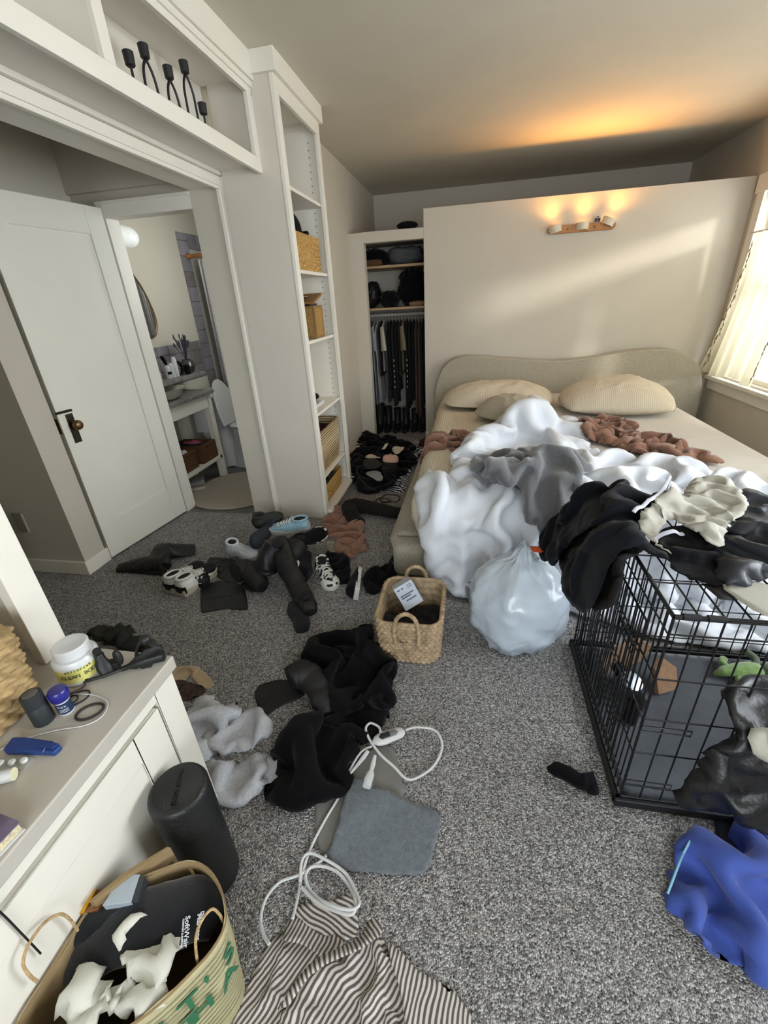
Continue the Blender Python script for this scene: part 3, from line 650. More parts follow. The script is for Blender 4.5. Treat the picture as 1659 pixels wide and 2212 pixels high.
# ---------------------------------------------------------------- dog crate
WIRE = mat('black_wire', '#0d0d0f', .35, .05, 30, spec=.5)
TRAY = mat('black_plastic_tray', '#141518', .45, .1, 30)
CX0, CX1, CY0, CY1, CZ = .467, 1.56, .865, 1.50, .69
ct = thing('wire_dog_crate', 'black wire dog crate with clothes piled on its top at the right', 'crate', (CX0, CY0, 0))
def wires(name, segs, r=.0022, thick=(), rt=.0035, label=None):
    mb = MB()
    for a, b_ in segs: mb.cyl(a, b_, r, 6)
    for a, b_ in thick: mb.cyl(a, b_, rt, 8)
    return mb.build(name, WIRE, ct, smooth=True, angle=60)
zs = [.035, .09, .23, .36, .50, .64]; zl = CZ-.005
def frange(a, b_, s):
    n = int(round((b_-a)/s)); return [a+(b_-a)*i/n for i in range(n+1)]
wires('front_panel', [((x, CY0, .02), (x, CY0, zl)) for x in frange(CX0, CX1, .0525)]+[((CX0, CY0-.003, z), (CX1, CY0-.003, z)) for z in zs], thick=[((CX0, CY0, zl), (CX1, CY0, zl)), ((CX0, CY0, .02), (CX1, CY0, .02)), ((CX0, CY0, .02), (CX0, CY0, zl))])
wires('back_panel', [((x, CY1, .02), (x, CY1, zl)) for x in frange(CX0, CX1, .0525)]+[((CX0, CY1+.003, z), (CX1, CY1+.003, z)) for z in zs], thick=[((CX0, CY1, zl), (CX1, CY1, zl))])
wires('side_panel', [((CX0, y, .02), (CX0, y, zl)) for y in frange(CY0, CY1, .0265)]+[((CX0-.003, CY0, z), (CX0-.003, CY1, z)) for z in zs], thick=[((CX0, CY0, zl), (CX0, CY1, zl)), ((CX0, CY1, .02), (CX0, CY1, zl))])
wires('top_panel', [((x, CY0, CZ), (x, CY1, CZ)) for x in frange(CX0, CX1, .0525)]+[((CX0, y, CZ+.003), (CX1, y, CZ+.003)) for y in frange(CY0, CY1, .13)], thick=[((CX0, CY0, CZ), (CX1, CY0, CZ)), ((CX0, CY0, CZ), (CX0, CY1, CZ)), ((CX0, CY1, CZ), (CX1, CY1, CZ))])
wires('end_panel', [((CX1, y, .02), (CX1, y, zl)) for y in frange(CY0, CY1, .053)]+[((CX1+.003, CY0, z), (CX1+.003, CY1, z)) for z in zs], thick=[((CX1, CY0, zl), (CX1, CY1, zl)), ((CX1, CY0, .02), (CX1, CY0, zl)), ((CX1, CY1, .02), (CX1, CY1, zl))])
dy0, dy1 = CY0+.09, CY1-.10; X = CX0-.010
wires('side_door', [((X, y, .10), (X, y, .60)) for y in frange(dy0, dy1, .032)]+[((X-.003, dy0, z), (X-.003, dy1, z)) for z in (.23, .36, .5)], thick=[((X, dy0, .10), (X, dy1, .10)), ((X, dy0, .60), (X, dy1, .60)), ((X, dy0, .10), (X, dy0, .60)), ((X, dy1, .10), (X, dy1, .60))], rt=.003)
for z in (.185, .47):
    mb = MB(); mb.sweep([(X-.006, dy0+.02, z+.03), (X-.006, dy0+.02, z), (X-.006, dy0+.14, z), (X-.006, dy0+.14, z+.025), (X-.006, dy0+.02, z+.025)], .0022, 6); mb.build('slide_latch', WIRE, ct)
for z in (.10, .32):
    mb = MB(); mb.sweep([(CX0-.006, CY0-.006, z+.03), (CX0-.004, CY0-.008, z), (CX0+.115, CY0-.008, z), (CX0+.115, CY0-.008, z+.018), (CX0, CY0-.008, z+.018)], .0022, 6); mb.build('slide_latch', WIRE, ct)
for x in (CX0+.035, CX0+.085):
    mb = MB(); mb.cyl((x-.018, CY0, CZ), (x+.018, CY0, CZ), .008, 10); mb.build('hinge_clip', TRAY, ct)
mb = MB(); mb.sweep([(CX0, 1.01, CZ+.005), (CX0-.012, 1.0, CZ+.02), (CX0-.012, .98, CZ+.02), (CX0, .975, CZ+.004)], .0028, 6); mb.build('top_hook', WIRE, ct)
mb = MB(); mb.box(CX0+.006, CX1, CY0+.006, CY1-.006, .004, .012)
for b_ in ((CX0-.016, CX0+.006, CY0-.01, CY1+.01), (CX0-.016, CX1, CY0-.016, CY0+.006), (CX0-.016, CX1, CY1-.006, CY1+.016)): mb.box(*b_, .002, .032)
mb.build('tray', TRAY, ct, bevel=.004)
mb = MB(); mb.box(.965, 1.0, 1.49, 1.51, .3, .68)
MATC = mat('slate_grey_crate_pad', '#43474d', .9, .12, 14, bump=.3, bs=260, sheen=.3, spec=.2)
o, _ = cloth('crate_pad', MATC, [(.476, .872), (.6, .874), (1.0, .874), (1.4, .874), (1.54, .872), (1.54, 1.1), (1.54, 1.492), (1.2, 1.49), (.8, 1.49), (.476, 1.492), (.478, 1.2)], st=True, h=.008, edge=.02, wr=(.003, .2), seed=5, res=.02, mp=Flat(.0125), ex=0, rnd=0, jit=0, t0=.006)
tag(o, 'slate grey pad lining the floor of the wire crate', 'crate pad')
# ================================================================ CLOTHES ON THE CRATE
BLK = mat('black_cotton', '#0d0d10', .9, .15, 20, bump=.15, bs=300, sheen=.06, spec=.12)
BLKW = mat('black_wool_knit', '#0c0c0e', .95, .2, 40, bump=.5, bs=420, sheen=.06, spec=.08)
NAVY = mat('midnight_cotton', '#0e1017', .85, .1, 16, bump=.1, bs=300, sheen=.08, spec=.15)
QUILT = mat('charcoal_quilted_nylon', '#1b1a1b', .7, .45, 28, bump=.9, bs=45, spec=.3)
BEIG = mat('stone_nylon', '#a7a397', .7, .05, 10, bump=.08, bs=300, spec=.3, sheen=.1)
DKN = mat('dark_grey_nylon', '#20232a', .5, .12, 8, bump=.1, bs=200, spec=.45)
WPIP = mat('white_piping', '#b9b9c2', .7, .04, 20)
CRT = Drape(.475, -9, .705, r=.06, flare=.30, zmin=.012, zi=.07)
c3 = crop(1150, 980, 3.2593)
def garment(name, label, cat, mt, pts, group=None, parent=None, **k):
    d = dict(h=.02, edge=.03, wr=(.012, .09), res=.012, ex=.5); d.update(k)
    o, H_ = cloth(name, mt, pts, parent=parent, **d)
    if not parent: tag(o, label, cat, group)
    elif label: o['label'] = label
    return o, H_
o, Hq = garment('quilted_jacket', 'charcoal quilted jacket hanging down the left side of the wire crate', 'jacket', QUILT, c3((190, 600, 'l'), (300, 480, 'l'), (420, 400), (560, 420), (680, 500), (700, 600), (660, 700, 'l'), (640, 860, 'l'), (610, 1020, 'l'), (550, 1080, 'l'), (470, 1090, 'l'), (330, 1050, 'l'), (245, 960, 'l'), (205, 800, 'l')), mp=CRT, seed=51, ex=.3)
qb = blur(Hq, .04)
o, Ht = garment('track_top', 'black track top with white piping draped over the crate corner', 'top', NAVY, c3((60, 650, 'l'), (78, 570, 'l'), (150, 470, 'l'), (250, 390, 'l'), (330, 320), (400, 220), (470, 145), (580, 140), (620, 112), (690, 160), (800, 180), (965, 195), (1100, 240), (950, 330), (800, 400), (690, 470), (560, 520), (400, 560, 'l'), (300, 640, 'l'), (230, 740, 'l'), (195, 780, 'l'), (120, 720, 'l')), mp=CRT, seed=53, base=lambda X: np.maximum(qb(X), .004), h=.05, edge=.05, ex=.4,
              folds=[(c3((600, 130), (640, 200), (560, 330)), .05, .04), (c3((450, 160), (420, 260), (300, 430, 'l')), .03, .04), (c3((960, 210), (800, 240), (640, 250)), .03, .04)])
tb_ = blur(Ht, .03)
def ribbon(name, pts, mt, mp, hb, wdt, parent, lift=.006, r=.0025):
    P = spline([mp.inv(*p) for p in pts], 8); P = np.asarray(P); q, n = mp.fwd(P[:, 0], P[:, 1]); W = q+n*(hb(P)+lift)[:, None]
    mb = MB(); mb.sweep([tuple(p) for p in W], (wdt, r), 8, up=(.2, -.5, .85)); return mb.build(name, mt, parent, smooth=True)
ribbon('piping', c3((972, 195), (930, 260), (850, 320), (715, 400)), WPIP, CRT, Ht, .006, o, lift=.012)
o, Hs = garment('jersey', 'black jersey with a thin grey stripe spread under the stone jacket on the crate', 'top', BLK, c3((850, 560), (900, 440), (1040, 370), (1200, 380), (1360, 420), (1420, 600), (1430, 730), (1330, 745), (1200, 715), (1110, 690), (1050, 640), (1010, 585), (960, 560)), mp=CRT, seed=55, h=.03, ex=.35)
ribbon('stripe', c3((885, 512), (960, 512), (1030, 500), (1085, 480)), WPIP, CRT, Hs, .006, o, lift=.010)
sb = blur(Hs, .04)
mixb = lambda X: np.maximum(np.maximum(sb(X), tb_(X)), .01)
wj = thing('colour_block_jacket', 'stone and black windbreaker with a long sleeve hanging over the crate edge', 'jacket', (.75, 1.3, .75))
garment('sleeve', 'black lower sleeve', '', NAVY, c3((770, 405), (815, 500), (830, 590), (720, 640), (650, 680, 'l'), (600, 860, 'l'), (540, 1000, 'l'), (440, 1130, 'l'), (330, 1040, 'l'), (285, 950, 'l'), (340, 800, 'l'), (440, 660, 'l'), (560, 560), (670, 470)), mp=CRT, seed=57, base=lambda X: np.maximum(mixb(X), qb(X)), parent=wj, h=.04, edge=.045, ex=.3, folds=[(c3((760, 470), (600, 580), (470, 760, 'l'), (400, 1000, 'l')), .03, .03)])
garment('body', 'stone coloured body', '', BEIG, c3((1115, 160), (1190, 92), (1300, 95), (1420, 120), (1490, 185), (1530, 230), (1530, 290), (1440, 370), (1370, 420), (1375, 550), (1290, 570), (1200, 500), (1115, 460), (1070, 390), (1050, 370), (950, 370), (900, 470), (885, 525), (825, 585), (800, 480), (760, 405), (870, 330), (1000, 270), (1100, 235)), mp=CRT, seed=59, base=lambda X: mixb(X)+.01, parent=wj, h=.045, edge=.04, ex=.45, res=.010)
o, Hd = garment('nylon_jacket', 'dark grey nylon jacket heaped at the right end of the crate top', 'jacket', DKN, c3((1480, 200), (1520, 135), (1580, 150), (1700, 170), (1900, 260), (1900, 700), (1659, 730), (1560, 770), (1440, 765), (1350, 690), (1340, 560), (1390, 420), (1470, 370), (1540, 280)), mp=CRT, seed=61, h=.08, edge=.06, ex=.4, base=lambda X: np.maximum(sb(X)*.5, .002))
garment('linen_shirt', 'pale stone shirt tail lying below the dark nylon jacket on the crate', 'shirt', BEIG, c3((1400, 760), (1500, 740), (1640, 740), (1900, 800), (1900, 1000), (1659, 930), (1560, 850)), mp=CRT, seed=63, h=.015, ex=.3)
o, _ = cloth('black_placard', mat('patterned_black_card', '#17181a', .5, .8, 60, spec=.4), [(1515, 1262), (1555, 1264), (1595, 1300), (1555, 1296)], mp=Flat(.700), h=.0, edge=.004, wr=(0, 1), ex=0, res=.02, rnd=0, jit=0, t0=.003)
tag(o, 'small black printed card lying on the open wires of the crate top', 'card')

# ---------------------------------------------------------------- things in and around the crate
CARD = mat('corrugated_cardboard', '#8a6b50', .9, .15, 30, bump=.6, bs=90)
def slab(name, label, cat, mt, pts, vec, parent=None, bevel=.001):
    mb = MB(); mb.prism(pts, vec); o = mb.build(name, mt, parent, bevel=bevel)
    return tag(o, label, cat) if label and not parent else o
slab('cardboard_scratcher', 'brown corrugated cardboard piece standing in the left end of the crate', 'cardboard', CARD, [(.52, 1.34, .03), (.70, 1.44, .03), (.72, 1.45, .10), (.66, 1.42, .15), (.56, 1.36, .155), (.51, 1.335, .10)], (.008, -.016, 0))
slab('cardboard_offcut', 'rounded brown cardboard offcut lying on the pad at the left of the crate', 'cardboard', CARD, [(.69, 1.26, .035), (.76, 1.29, .04), (.77, 1.35, .085), (.73, 1.37, .105), (.69, 1.33, .09)], (.012, -.01, .004))
GREEN = mat('green_plush', '#6d8a4a', .95, .25, 60, bump=.6, bs=250, sheen=.5)
DGREEN = mat('dark_green_plush', '#47543c', .95, .25, 60, bump=.6, bs=250, sheen=.5)
fg = thing('plush_frog', 'green plush frog toy lying on the grey pad inside the crate', 'toy', (1.04, 1.40, .03))
mb = MB(); mb.sweep([(.93, 1.37, .045), (.97, 1.385, .05), (1.02, 1.39, .055), (1.07, 1.40, .055), (1.12, 1.41, .05)], [(.008, .008), (.022, .014), (.032, .022), (.034, .024), (.02, .016)], 12); mb.build('body', GREEN, fg, smooth=True, angle=180)
for P in ([(1.02, 1.38, .05), (1.0, 1.34, .045), (1.03, 1.30, .04), (1.05, 1.29, .038)], [(1.08, 1.41, .05), (1.10, 1.45, .06), (1.08, 1.48, .07)], [(1.06, 1.39, .05), (1.09, 1.35, .045), (1.13, 1.34, .04)], [(.99, 1.39, .05), (.98, 1.43, .05), (1.0, 1.455, .045)]):
    mb = MB(); mb.sweep(spline(P, 5), [(.014, .012)]*(len(P)*5-4), 10); mb.build('leg', GREEN if P[0][0] < 1.05 else DGREEN, fg, smooth=True, angle=180)
mb = MB(); mb.ball((1.12, 1.40, .06), (.035, .03, .025)); mb.build('head', DGREEN, fg, smooth=True, angle=180)
for P, lab in (([(1.17, 1.38, .05), (1.21, 1.36, .055), (1.25, 1.40, .05), (1.30, 1.38, .05)], 'dark green plush tail toy beside the plush frog in the crate'),):
    mb = MB(); mb.sweep(spline(P, 6), [(.025, .022)]*19, 12); tag(mb.build('plush_toy', DGREEN, None, smooth=True, angle=180), lab, 'toy')
mb = MB(); mb.sweep([(.56, 1.12, .035), (.62, 1.20, .05), (.60, 1.30, .06), (.57, 1.33, .09)], [(.02, .012), (.025, .02), (.025, .03), (.02, .02)], 12); tag(mb.build('leather_leash', BLK, None, smooth=True, angle=180), 'black rolled leash lying in the left end of the crate', 'leash')
mb = MB(); mb.lathe([(.038, 0), (.042, .05), (.036, .075), (.0, .08)], (.585, 1.26, .035), (.2, -.3, 1), 18); tag(mb.build('steel_bowl', mat('brushed_steel', '#9aa0a8', .3, .1, 20, metal=.9), None, smooth=True), 'shiny steel bowl tipped beside the cardboard in the crate', 'bowl')
# jacket lying against the crate front at the right edge of the picture
LEATH = mat('black_leather', '#121214', .42, .2, 40, bump=.25, bs=120, spec=.5)
CFR = Drape(-9, .84, .45, r=.04, flare=.10, zmin=.012)
garment('leather_jacket', 'black leather jacket slumped against the front of the crate at the right edge', 'jacket', LEATH, [(1592, 1530, 'f'), (1640, 1500, 'f'), ('m', .95, .92), ('m', 1.05, .4), ('m', 1.0, .36), (1659, 1790, 'f'), (1560, 1745, 'f'), (1450, 1730, 'f'), (1500, 1660, 'f'), (1560, 1600, 'f'), (1610, 1560, 'f')], mp=CFR, seed=71, h=.05, edge=.05, ex=.4, res=.014)
garment('stone_shirt', 'pale stone cloth hanging over the leather jacket at the right edge', 'shirt', BEIG, [(1640, 1590, 'f'), ('m', .74, .79), ('m', .95, .80), ('m', .95, .62), (1659, 1640, 'f'), (1632, 1625, 'f')], mp=Drape(-9, .79, .45, r=.04, flare=.10), seed=73, h=.02, ex=.3)
# white plastic bag of laundry
PLAS = mat('translucent_white_plastic', '#b9c4cf', .28, .06, 9, bump=.35, bs=22, spec=.55, coat=.25)
bg = thing('trash_bag', 'full white plastic bag knotted shut on the carpet between basket and crate', 'bag', (.22, 1.52, 0))
rs = np.random.RandomState(5)
def bagf(d):
    a = math.atan2(d.y, d.x); x = np.array([a*3.0]); y = np.array([d.z*3.2])
    return float(1+.10*(fbm(x*.55+4, y*.6, 7, 2)[0]-.5)*2+.075*(wrinkle(x*1.3, y*1.3, 9, .4)[0]-.4)-.03*abs(math.sin(a*7+d.z*3))*max(0, d.z)**2)
mb = MB(); mb.ball((0, 0, 0), 1., 96, 60, bagf)
vs = []
for x, y, z in mb.v:
    top = max(0, z); k = 1-.30*top**2.2
    px, py, pz = x*.205*k, y*.16*k, z*.205+.19
    if z > .86: px *= .65; py *= .65; pz += .03*(z-.86)/.14
    if pz < .035: pz = .006+(pz+.02)*.18 if pz > -.02 else .005
    vs.append((.222+px+pz*.04, 1.505+py+pz*.22, pz))
mb.v = vs; mb.build('bag_body', PLAS, bg, smooth=True, angle=180)
mb = MB(); ORNG = mat('orange_drawstring', '#d0532a', .45, .06, 20)
cloth('drawstring', ORNG, [('m', .262, 1.60), ('m', .312, 1.585), ('m', .318, 1.62), ('m', .268, 1.635)], mp=Flat(.405), h=.006, edge=.01, wr=(.004, .03), res=.006, ex=.3, parent=bg, label='orange drawstring tie')

# ---------------------------------------------------------------- woven baskets
WEAVE = mat('water_hyacinth', '#a99273', .8, .38, 34, bump=.5, bs=120, dist=.5)
WEAVEY = mat('golden_seagrass', '#a78d62', .8, .34, 40, bump=.5, bs=120, dist=.5)
def basket_mesh(w, d, h, flare, rows, cols, amp, wall=.012, rr=.05, sub=(5, 5), dip=0., slant=.4, bulge=0.):
    per = []
    def pt(u, hw, hd):
        """rounded rectangle by arc length u in 0..1"""
        r = min(rr, hw, hd); segs = [2*(hd-r), PI/2*r, 2*(hw-r), PI/2*r]*2; T = sum(segs); s_ = u % 1*T
        for k, L_ in enumerate(segs):
            if s_ <= L_ or k == 7: break
            s_ -= L_
        q = k//2; f = s_
        cs = [(hw, -(hd-r), 0, 1), None, (hw-r, hd, -1, 0), None, (-hw, hd-r, 0, -1), None, (-(hw-r), -hd, 1, 0), None]
        if k % 2 == 0: x, y, dx, dy = cs[k]; return x+dx*f, y+dy*f, dy, -dx
        c = [(hw-r, hd-r), (-(hw-r), hd-r), (-(hw-r), -(hd-r)), (hw-r, -(hd-r))][q]; a = q*PI/2+f/r
        return c[0]+r*math.cos(a), c[1]+r*math.sin(a), math.cos(a), math.sin(a)
    nu, nv = cols*sub[0], rows*sub[1]; V = []; Fc = []
    def ringpt(i, v, off, bump):
        k = 1+flare*(v-1)+bulge*math.sin(PI*v); x, y, nx, ny = pt(i/nu, w/2*k, d/2*k)
        b = 0
        if bump:
            row = min(int(v*rows), rows-1); fv = v*rows-row; fu = (i/nu*cols+(row % 2)*.5+slant*(fv-.5)) % 1
            b = amp*((math.sin(PI*fu)**.8)*(max(0, math.sin(PI*fv))**.8)-.35)
        zz = v*h-dip*math.cos(2*PI*i/nu*2)*v**3*0
        return (x+nx*(off+b), y+ny*(off+b), zz)
    for j in range(nv+1):
        for i in range(nu): V.append(ringpt(i, j/nv, 0, True))
    ni = rows*2
    for j in range(ni+1):
        v = 1-j/ni*.97
        for i in range(nu): V.append(ringpt(i, v, -wall-(.003*math.sin(PI*rows*v)), False))
    tot = nv+1+ni+1
    for j in range(tot-1):
        for i in range(nu): Fc.append((j*nu+i, j*nu+(i+1) % nu, (j+1)*nu+(i+1) % nu, (j+1)*nu+i))
    Fc.append(tuple(range((tot-1)*nu, tot*nu))); Fc.append(tuple(range(nu))[::-1])
    return MB().add(V, Fc)
def rope(pts, r, turns, n=10, k=6):
    """wrapped cord: ridged tube"""
    P = spline(pts, k*2); return MB().sweep(P, [r*(1+.10*math.sin(i*turns)) for i in range(len(P))], n)
lbk = thing('laundry_basket', 'woven rectangular basket with rope handles holding a white box and dark clothes', 'basket', (-.212, 1.475, 0), 0, local=True)
basket_mesh(.275, .33, .215, .10, 13, 46, .0105, rr=.06).build('basket_body', WEAVE, lbk, smooth=True, angle=180)
for yy, n in ((-.176, -1), (.172, 1)):
    hz = .222
    rope([(-.045, yy, .13), (-.048, yy+n*.004, .19), (-.036, yy-n*.004, hz+.025), (0, yy-n*.008, hz+.048), (.036, yy-n*.004, hz+.025), (.048, yy+n*.004, .19), (.045, yy, .13)], .0085, 1.7).build('handle', WEAVE, lbk, smooth=True, angle=180)
BOXW = mat('white_printed_carton', '#c3cbd8', .55, .06, 18); BOXB = mat('blue_printed_carton', '#8ea7cc', .55, .3, 16)
wbx = thing('tissue_carton', 'white and blue printed carton standing tilted in the woven laundry basket', 'box', (-.255, 1.56, .13))
MT = Matrix.Translation((-.245, 1.565, .175)) @ Matrix.Rotation(math.radians(28), 4, 'Z') @ Matrix.Rotation(math.radians(-22), 4, 'Y') @ Matrix.Rotation(math.radians(-28), 4, 'X')
mb = MB(); mb.box(-.045, .045, -.052, .052, -.055, .055); mb.xf(MT); mb.build('carton', BOXW, wbx, bevel=.002)
mb = MB(); mb.box(.0452, .0458, -.05, .05, -.053, .03); mb.xf(MT); mb.build('printed_side', BOXB, wbx)
INK = mat('grey_blue_ink', '#56627c', .6, .05, 10)
mb = MB()
for i, wd in enumerate((.0012, .002, .001, .0025, .0012, .002)): mb.box(.012+i*.0042, .012+i*.0042+wd, -.0526, -.0522, .028, .046)
mb.xf(MT); mb.build('barcode', INK, wbx)
for s_, sz, px, pz in (('Tissues', .018, -.005, .004), ('facial care', .008, -.015, -.016)): text(s_, sz, INK, wbx, MT @ frame_m((px, -.0525, pz), (1, 0, 0), (0, -1, 0))) if 0 else None
mb = MB()
for z, x0, x1 in ((.006, -.034, .03), (-.004, -.034, .012), (-.020, -.02, .03), (.036, -.036, -.022), (.036, -.016, -.004)): mb.box(x0, x1, -.0526, -.0522, z, z+.006)
mb.xf(MT); mb.build('print_lines', INK, wbx)
GREYT = mat('charcoal_brown_jersey', '#2a2728', .9, .12, 20, bump=.15, bs=300, sheen=.08, spec=.1)
garment('jersey_clothes', 'dark charcoal clothes stuffed in the woven laundry basket', 'clothes', GREYT, [('m', -.32, 1.345), ('m', -.09, 1.345), ('m', -.085, 1.56), ('m', -.13, 1.59), ('m', -.19, 1.55), ('m', -.25, 1.50), ('m', -.32, 1.49)], mp=Flat(.10), h=.06, edge=.05, ex=.6, seed=81, res=.010)
# ================================================================ SHOES AND BOOTS BY THE BOOKCASE
LEA = mat('soft_black_leather', '#151416', .5, .25, 30, bump=.35, bs=90, spec=.45)
LEA2 = mat('worn_charcoal_leather', '#1f1d1d', .6, .25, 24, bump=.35, bs=80, spec=.35)
SOLE = mat('black_rubber', '#141414', .7, .1, 30, bump=.2, bs=200, spec=.3)
SWHITE = mat('white_rubber', '#c9c7c0', .6, .06, 20)
SCREAM = mat('cream_rubber', '#b3ab97', .65, .08, 20)
LACEW = mat('white_lace', '#d6d4ce', .8, .04, 20)
LINING_SHADE = mat('shaded_shoe_lining', '#0e0e0f', .95, .1, 20)  # for solid dark caps: lining and the shade of the hollow in one colour
c6 = crop(240, 1060, 2.2419)
def W(pts, k=None):
    """photo pixels with heights above the floor -> room points"""
    out = []
    for p in pts:
        q = k(p)[0] if k else p; out.append(tuple(at(q[0], q[1], 'z', q[2])))
    return out
def limb(name, mt, pts, rad, parent=None, n=22, up=(0, 0, 1), sub=9, wr=.006, seed=0, power=2.2, label=None):
    """soft tube with creases: boot shafts, sleeves"""
    P = spline(pts, sub); R_ = spline([np.array(r if isinstance(r, tuple) else (r, r), float) for r in rad], sub)
    mb = MB(); mb.sweep([tuple(p) for p in P], [tuple(r) for r in R_], n, up=up, power=power)
    if wr:
        V = np.array(mb.v); nz = (wrinkle(V[:, 0]/.035+V[:, 2]*9, V[:, 1]/.035, seed, .6)-.4)*wr*2
        C_ = np.repeat(P, n, 0)[:len(V)]; D = V[:len(C_)]-C_; D /= np.linalg.norm(D, axis=1)[:, None]+1e-9; V[:len(C_)] += D*nz[:len(C_), None]; V[:, 2] = np.maximum(V[:, 2], .002); mb.v = [tuple(v) for v in V]
    o = mb.build(name, mt, parent, smooth=True, angle=70)
    if label: o['label'] = label
    return o
def shoe(label, heel, toe, roll=0., z=0., L_=None, w=.095, h=.085, upper=LEA, sole=SOLE, solet=.022, lace=None, kind='sneaker', cat='shoe', group=None, pitch=0., collar=None, heelc=None, opened=True):
    """low shoe built along +y (heel at 0, toe at L), laid from heel to toe; roll turns it on its side"""
    H_, T_ = np.array(at(*heel, 'z', z)), np.array(at(*toe, 'z', z)); d = T_-H_; L_ = L_ or float(np.linalg.norm(d[:2])); ang = math.atan2(-d[0], d[1])
    t = thing(kind, label, cat, (H_[0], H_[1], z), 0, group, local=True)
    t.rotation_euler = Matrix.Rotation(ang, 3, 'Z').to_4x4().to_euler() if not roll and not pitch else (Matrix.Rotation(ang, 4, 'Z') @ Matrix.Rotation(pitch, 4, 'X') @ Matrix.Rotation(roll, 4, 'Y')).to_euler()
    # sole outline
    half = [(0, .30), (.06, .40), (.2, .42), (.38, .36), (.55, .42), (.72, .50), (.86, .44), (.95, .28), (1., .0)]
    R_ = [(a*L_, b_*w) for a, b_ in half]; O = spline([(x, y) for y, x in R_]+[(-x, y) for y, x in R_[::-1][1:]], 4, closed=True)
    mb = MB(); n = len(O); V = [(x, y, 0) for x, y in O]+[(x*1.03, y, solet*(1+.25*(y/L_ < .3))) for x, y in O]
    mb.add(V, [tuple(range(n))[::-1], tuple(range(n, 2*n))]+[(i, (i+1) % n, n+(i+1) % n, n+i) for i in range(n)])
    mb.build('sole', sole, t, smooth=True, bevel=.003)
    # upper: rings along the length, ankle hollow shown by a dark cap
    ys = [.01, .05, .12, .2, .3, .4, .5, .6, .7, .8, .88, .94, .985]; hh = [.70, .92, 1., .97, .93, .88, .80, .70, .60, .52, .45, .36, .2]
    ww = [.30, .40, .43, .43, .40, .39, .42, .46, .48, .46, .40, .30, .14]; N = 18; V = []
    for y, a, b_ in zip(ys, hh, ww):
        for i in range(N):
            th = PI*i/(N-1); x = math.cos(th); q = math.sin(th)
            V.append((math.copysign(abs(x)**.75, x)*b_*w*(1-.25*q**3 if y < .5 else 1-.06*q), y*L_, solet*.8+q**.8*(a*h-solet*.8)))
    fs = [(k*N+i, k*N+i+1, (k+1)*N+i+1, (k+1)*N+i) for k in range(len(ys)-1) for i in range(N-1)]
    fs += [tuple(range(N)), tuple(range((len(ys)-1)*N, len(ys)*N))[::-1]]
    mb = MB().add(V, fs); mb.build('upper', upper, t, smooth=True, angle=70)
    if opened:
        mb = MB(); mb.ball((0, .20*L_, h*.93), (w*.27, L_*.155, h*.12), 18, 8); mb.build('opening', LINING_SHADE, t, smooth=True, angle=180)
        mb = MB(); mb.sweep([(w*.30*math.cos(a), .20*L_+L_*.175*math.sin(a), h*(.98-.05*math.sin(a))) for a in np.linspace(0, 2*PI, 25)[:-1]], .008, 8, closed=True); mb.build('collar', collar or upper, t, smooth=True, angle=180)
    if lace:
        mb = MB()
        for k in range(5):
            y = (.42+k*.075)*L_; zt = h*(.90-.30*k/4)+.006; q = w*.22
            mb.sweep(spline([(-q, y, zt-.010), (0, y+.006, zt), (q, y+.012, zt-.010)], 4), (.0032, .0018), 6)
            mb.sweep(spline([(q, y, zt-.010), (0, y+.006, zt+.001), (-q, y+.012, zt-.010)], 4), (.0032, .0018), 6)
        mb.sweep(spline([(0, .42*L_, h*.92), (.03, .40*L_, h*.95), (.05, .44*L_, h*.80), (.02, .47*L_, h*.86)], 5), .0022, 6)
        mb.build('laces', lace, t, smooth=True, angle=180)
    if heelc:
        mb = MB(); mb.sweep([(math.cos(a)*w*.43, .055*L_-math.sin(a)*L_*.06, h*.42) for a in np.linspace(0, PI, 12)], (.0025, h*.22), 8); mb.build('heel_counter', heelc, t, smooth=True, angle=60)
    return t
SHG = 'shoes in the heap beside the bookcase'
# tall black boot lying at the far left
bt = thing('boot', 'black leather boot lying on its side nearest the open door', 'boot', tuple(at(330, 1210)))
limb('foot', LEA2, W([(42, 372, .02), (110, 362, .03), (190, 352, .04), (262, 350, .045)], c6), [(.035, .018), (.05, .028), (.052, .04), (.05, .042)], bt, seed=1)
limb('shaft', LEA, W([(250, 372, .03), (240, 330, .05), (255, 295, .055), (310, 290, .035), (365, 288, .02), (408, 284, .012)], c6), [(.05, .035), (.055, .045), (.06, .05), (.07, .03), (.075, .016), (.07, .008)], bt, seed=2, wr=.006)
mb = MB(); mb.sweep(W([(38, 378, .010), (110, 384, .012), (190, 392, .012), (258, 394, .014)], c6), [(.012, .012), (.022, .012), (.022, .013), (.026, .016)], 10); mb.build('sole', SOLE, bt, smooth=True, angle=60)
# white and black trainers
GREYM = mat('grey_mesh', '#9c9d9c', .8, .12, 60, bump=.4, bs=300)
LEAW = mat('white_leather', '#cfcdc7', .5, .05, 20)
for (he, to, lab, s_) in (((366, 1282), (428, 1238), 'white and black trainer with a cream sole, left shoe of the pair near the door', 1), ((390, 1288), (462, 1236), 'white and black trainer with a cream sole, right shoe of the pair near the door', 2)):
    t = shoe(lab, he, to, upper=LEAW, sole=SCREAM, solet=.032, lace=LACEW, kind='trainer', group=None, h=.095, w=.10, heelc=SOLE, L_=.26, collar=LEAW)
    mb = MB(); mb.sweep([(.052, .10, .06), (.054, .16, .055)], (.003, .02), 6); mb.build('side_patch', SOLE, t)
    mb = MB(); mb.ball((0, .20, .045), (.047, .055, .028), 14, 8); mb.build('toe_cap', SOLE, t, smooth=True, angle=180)
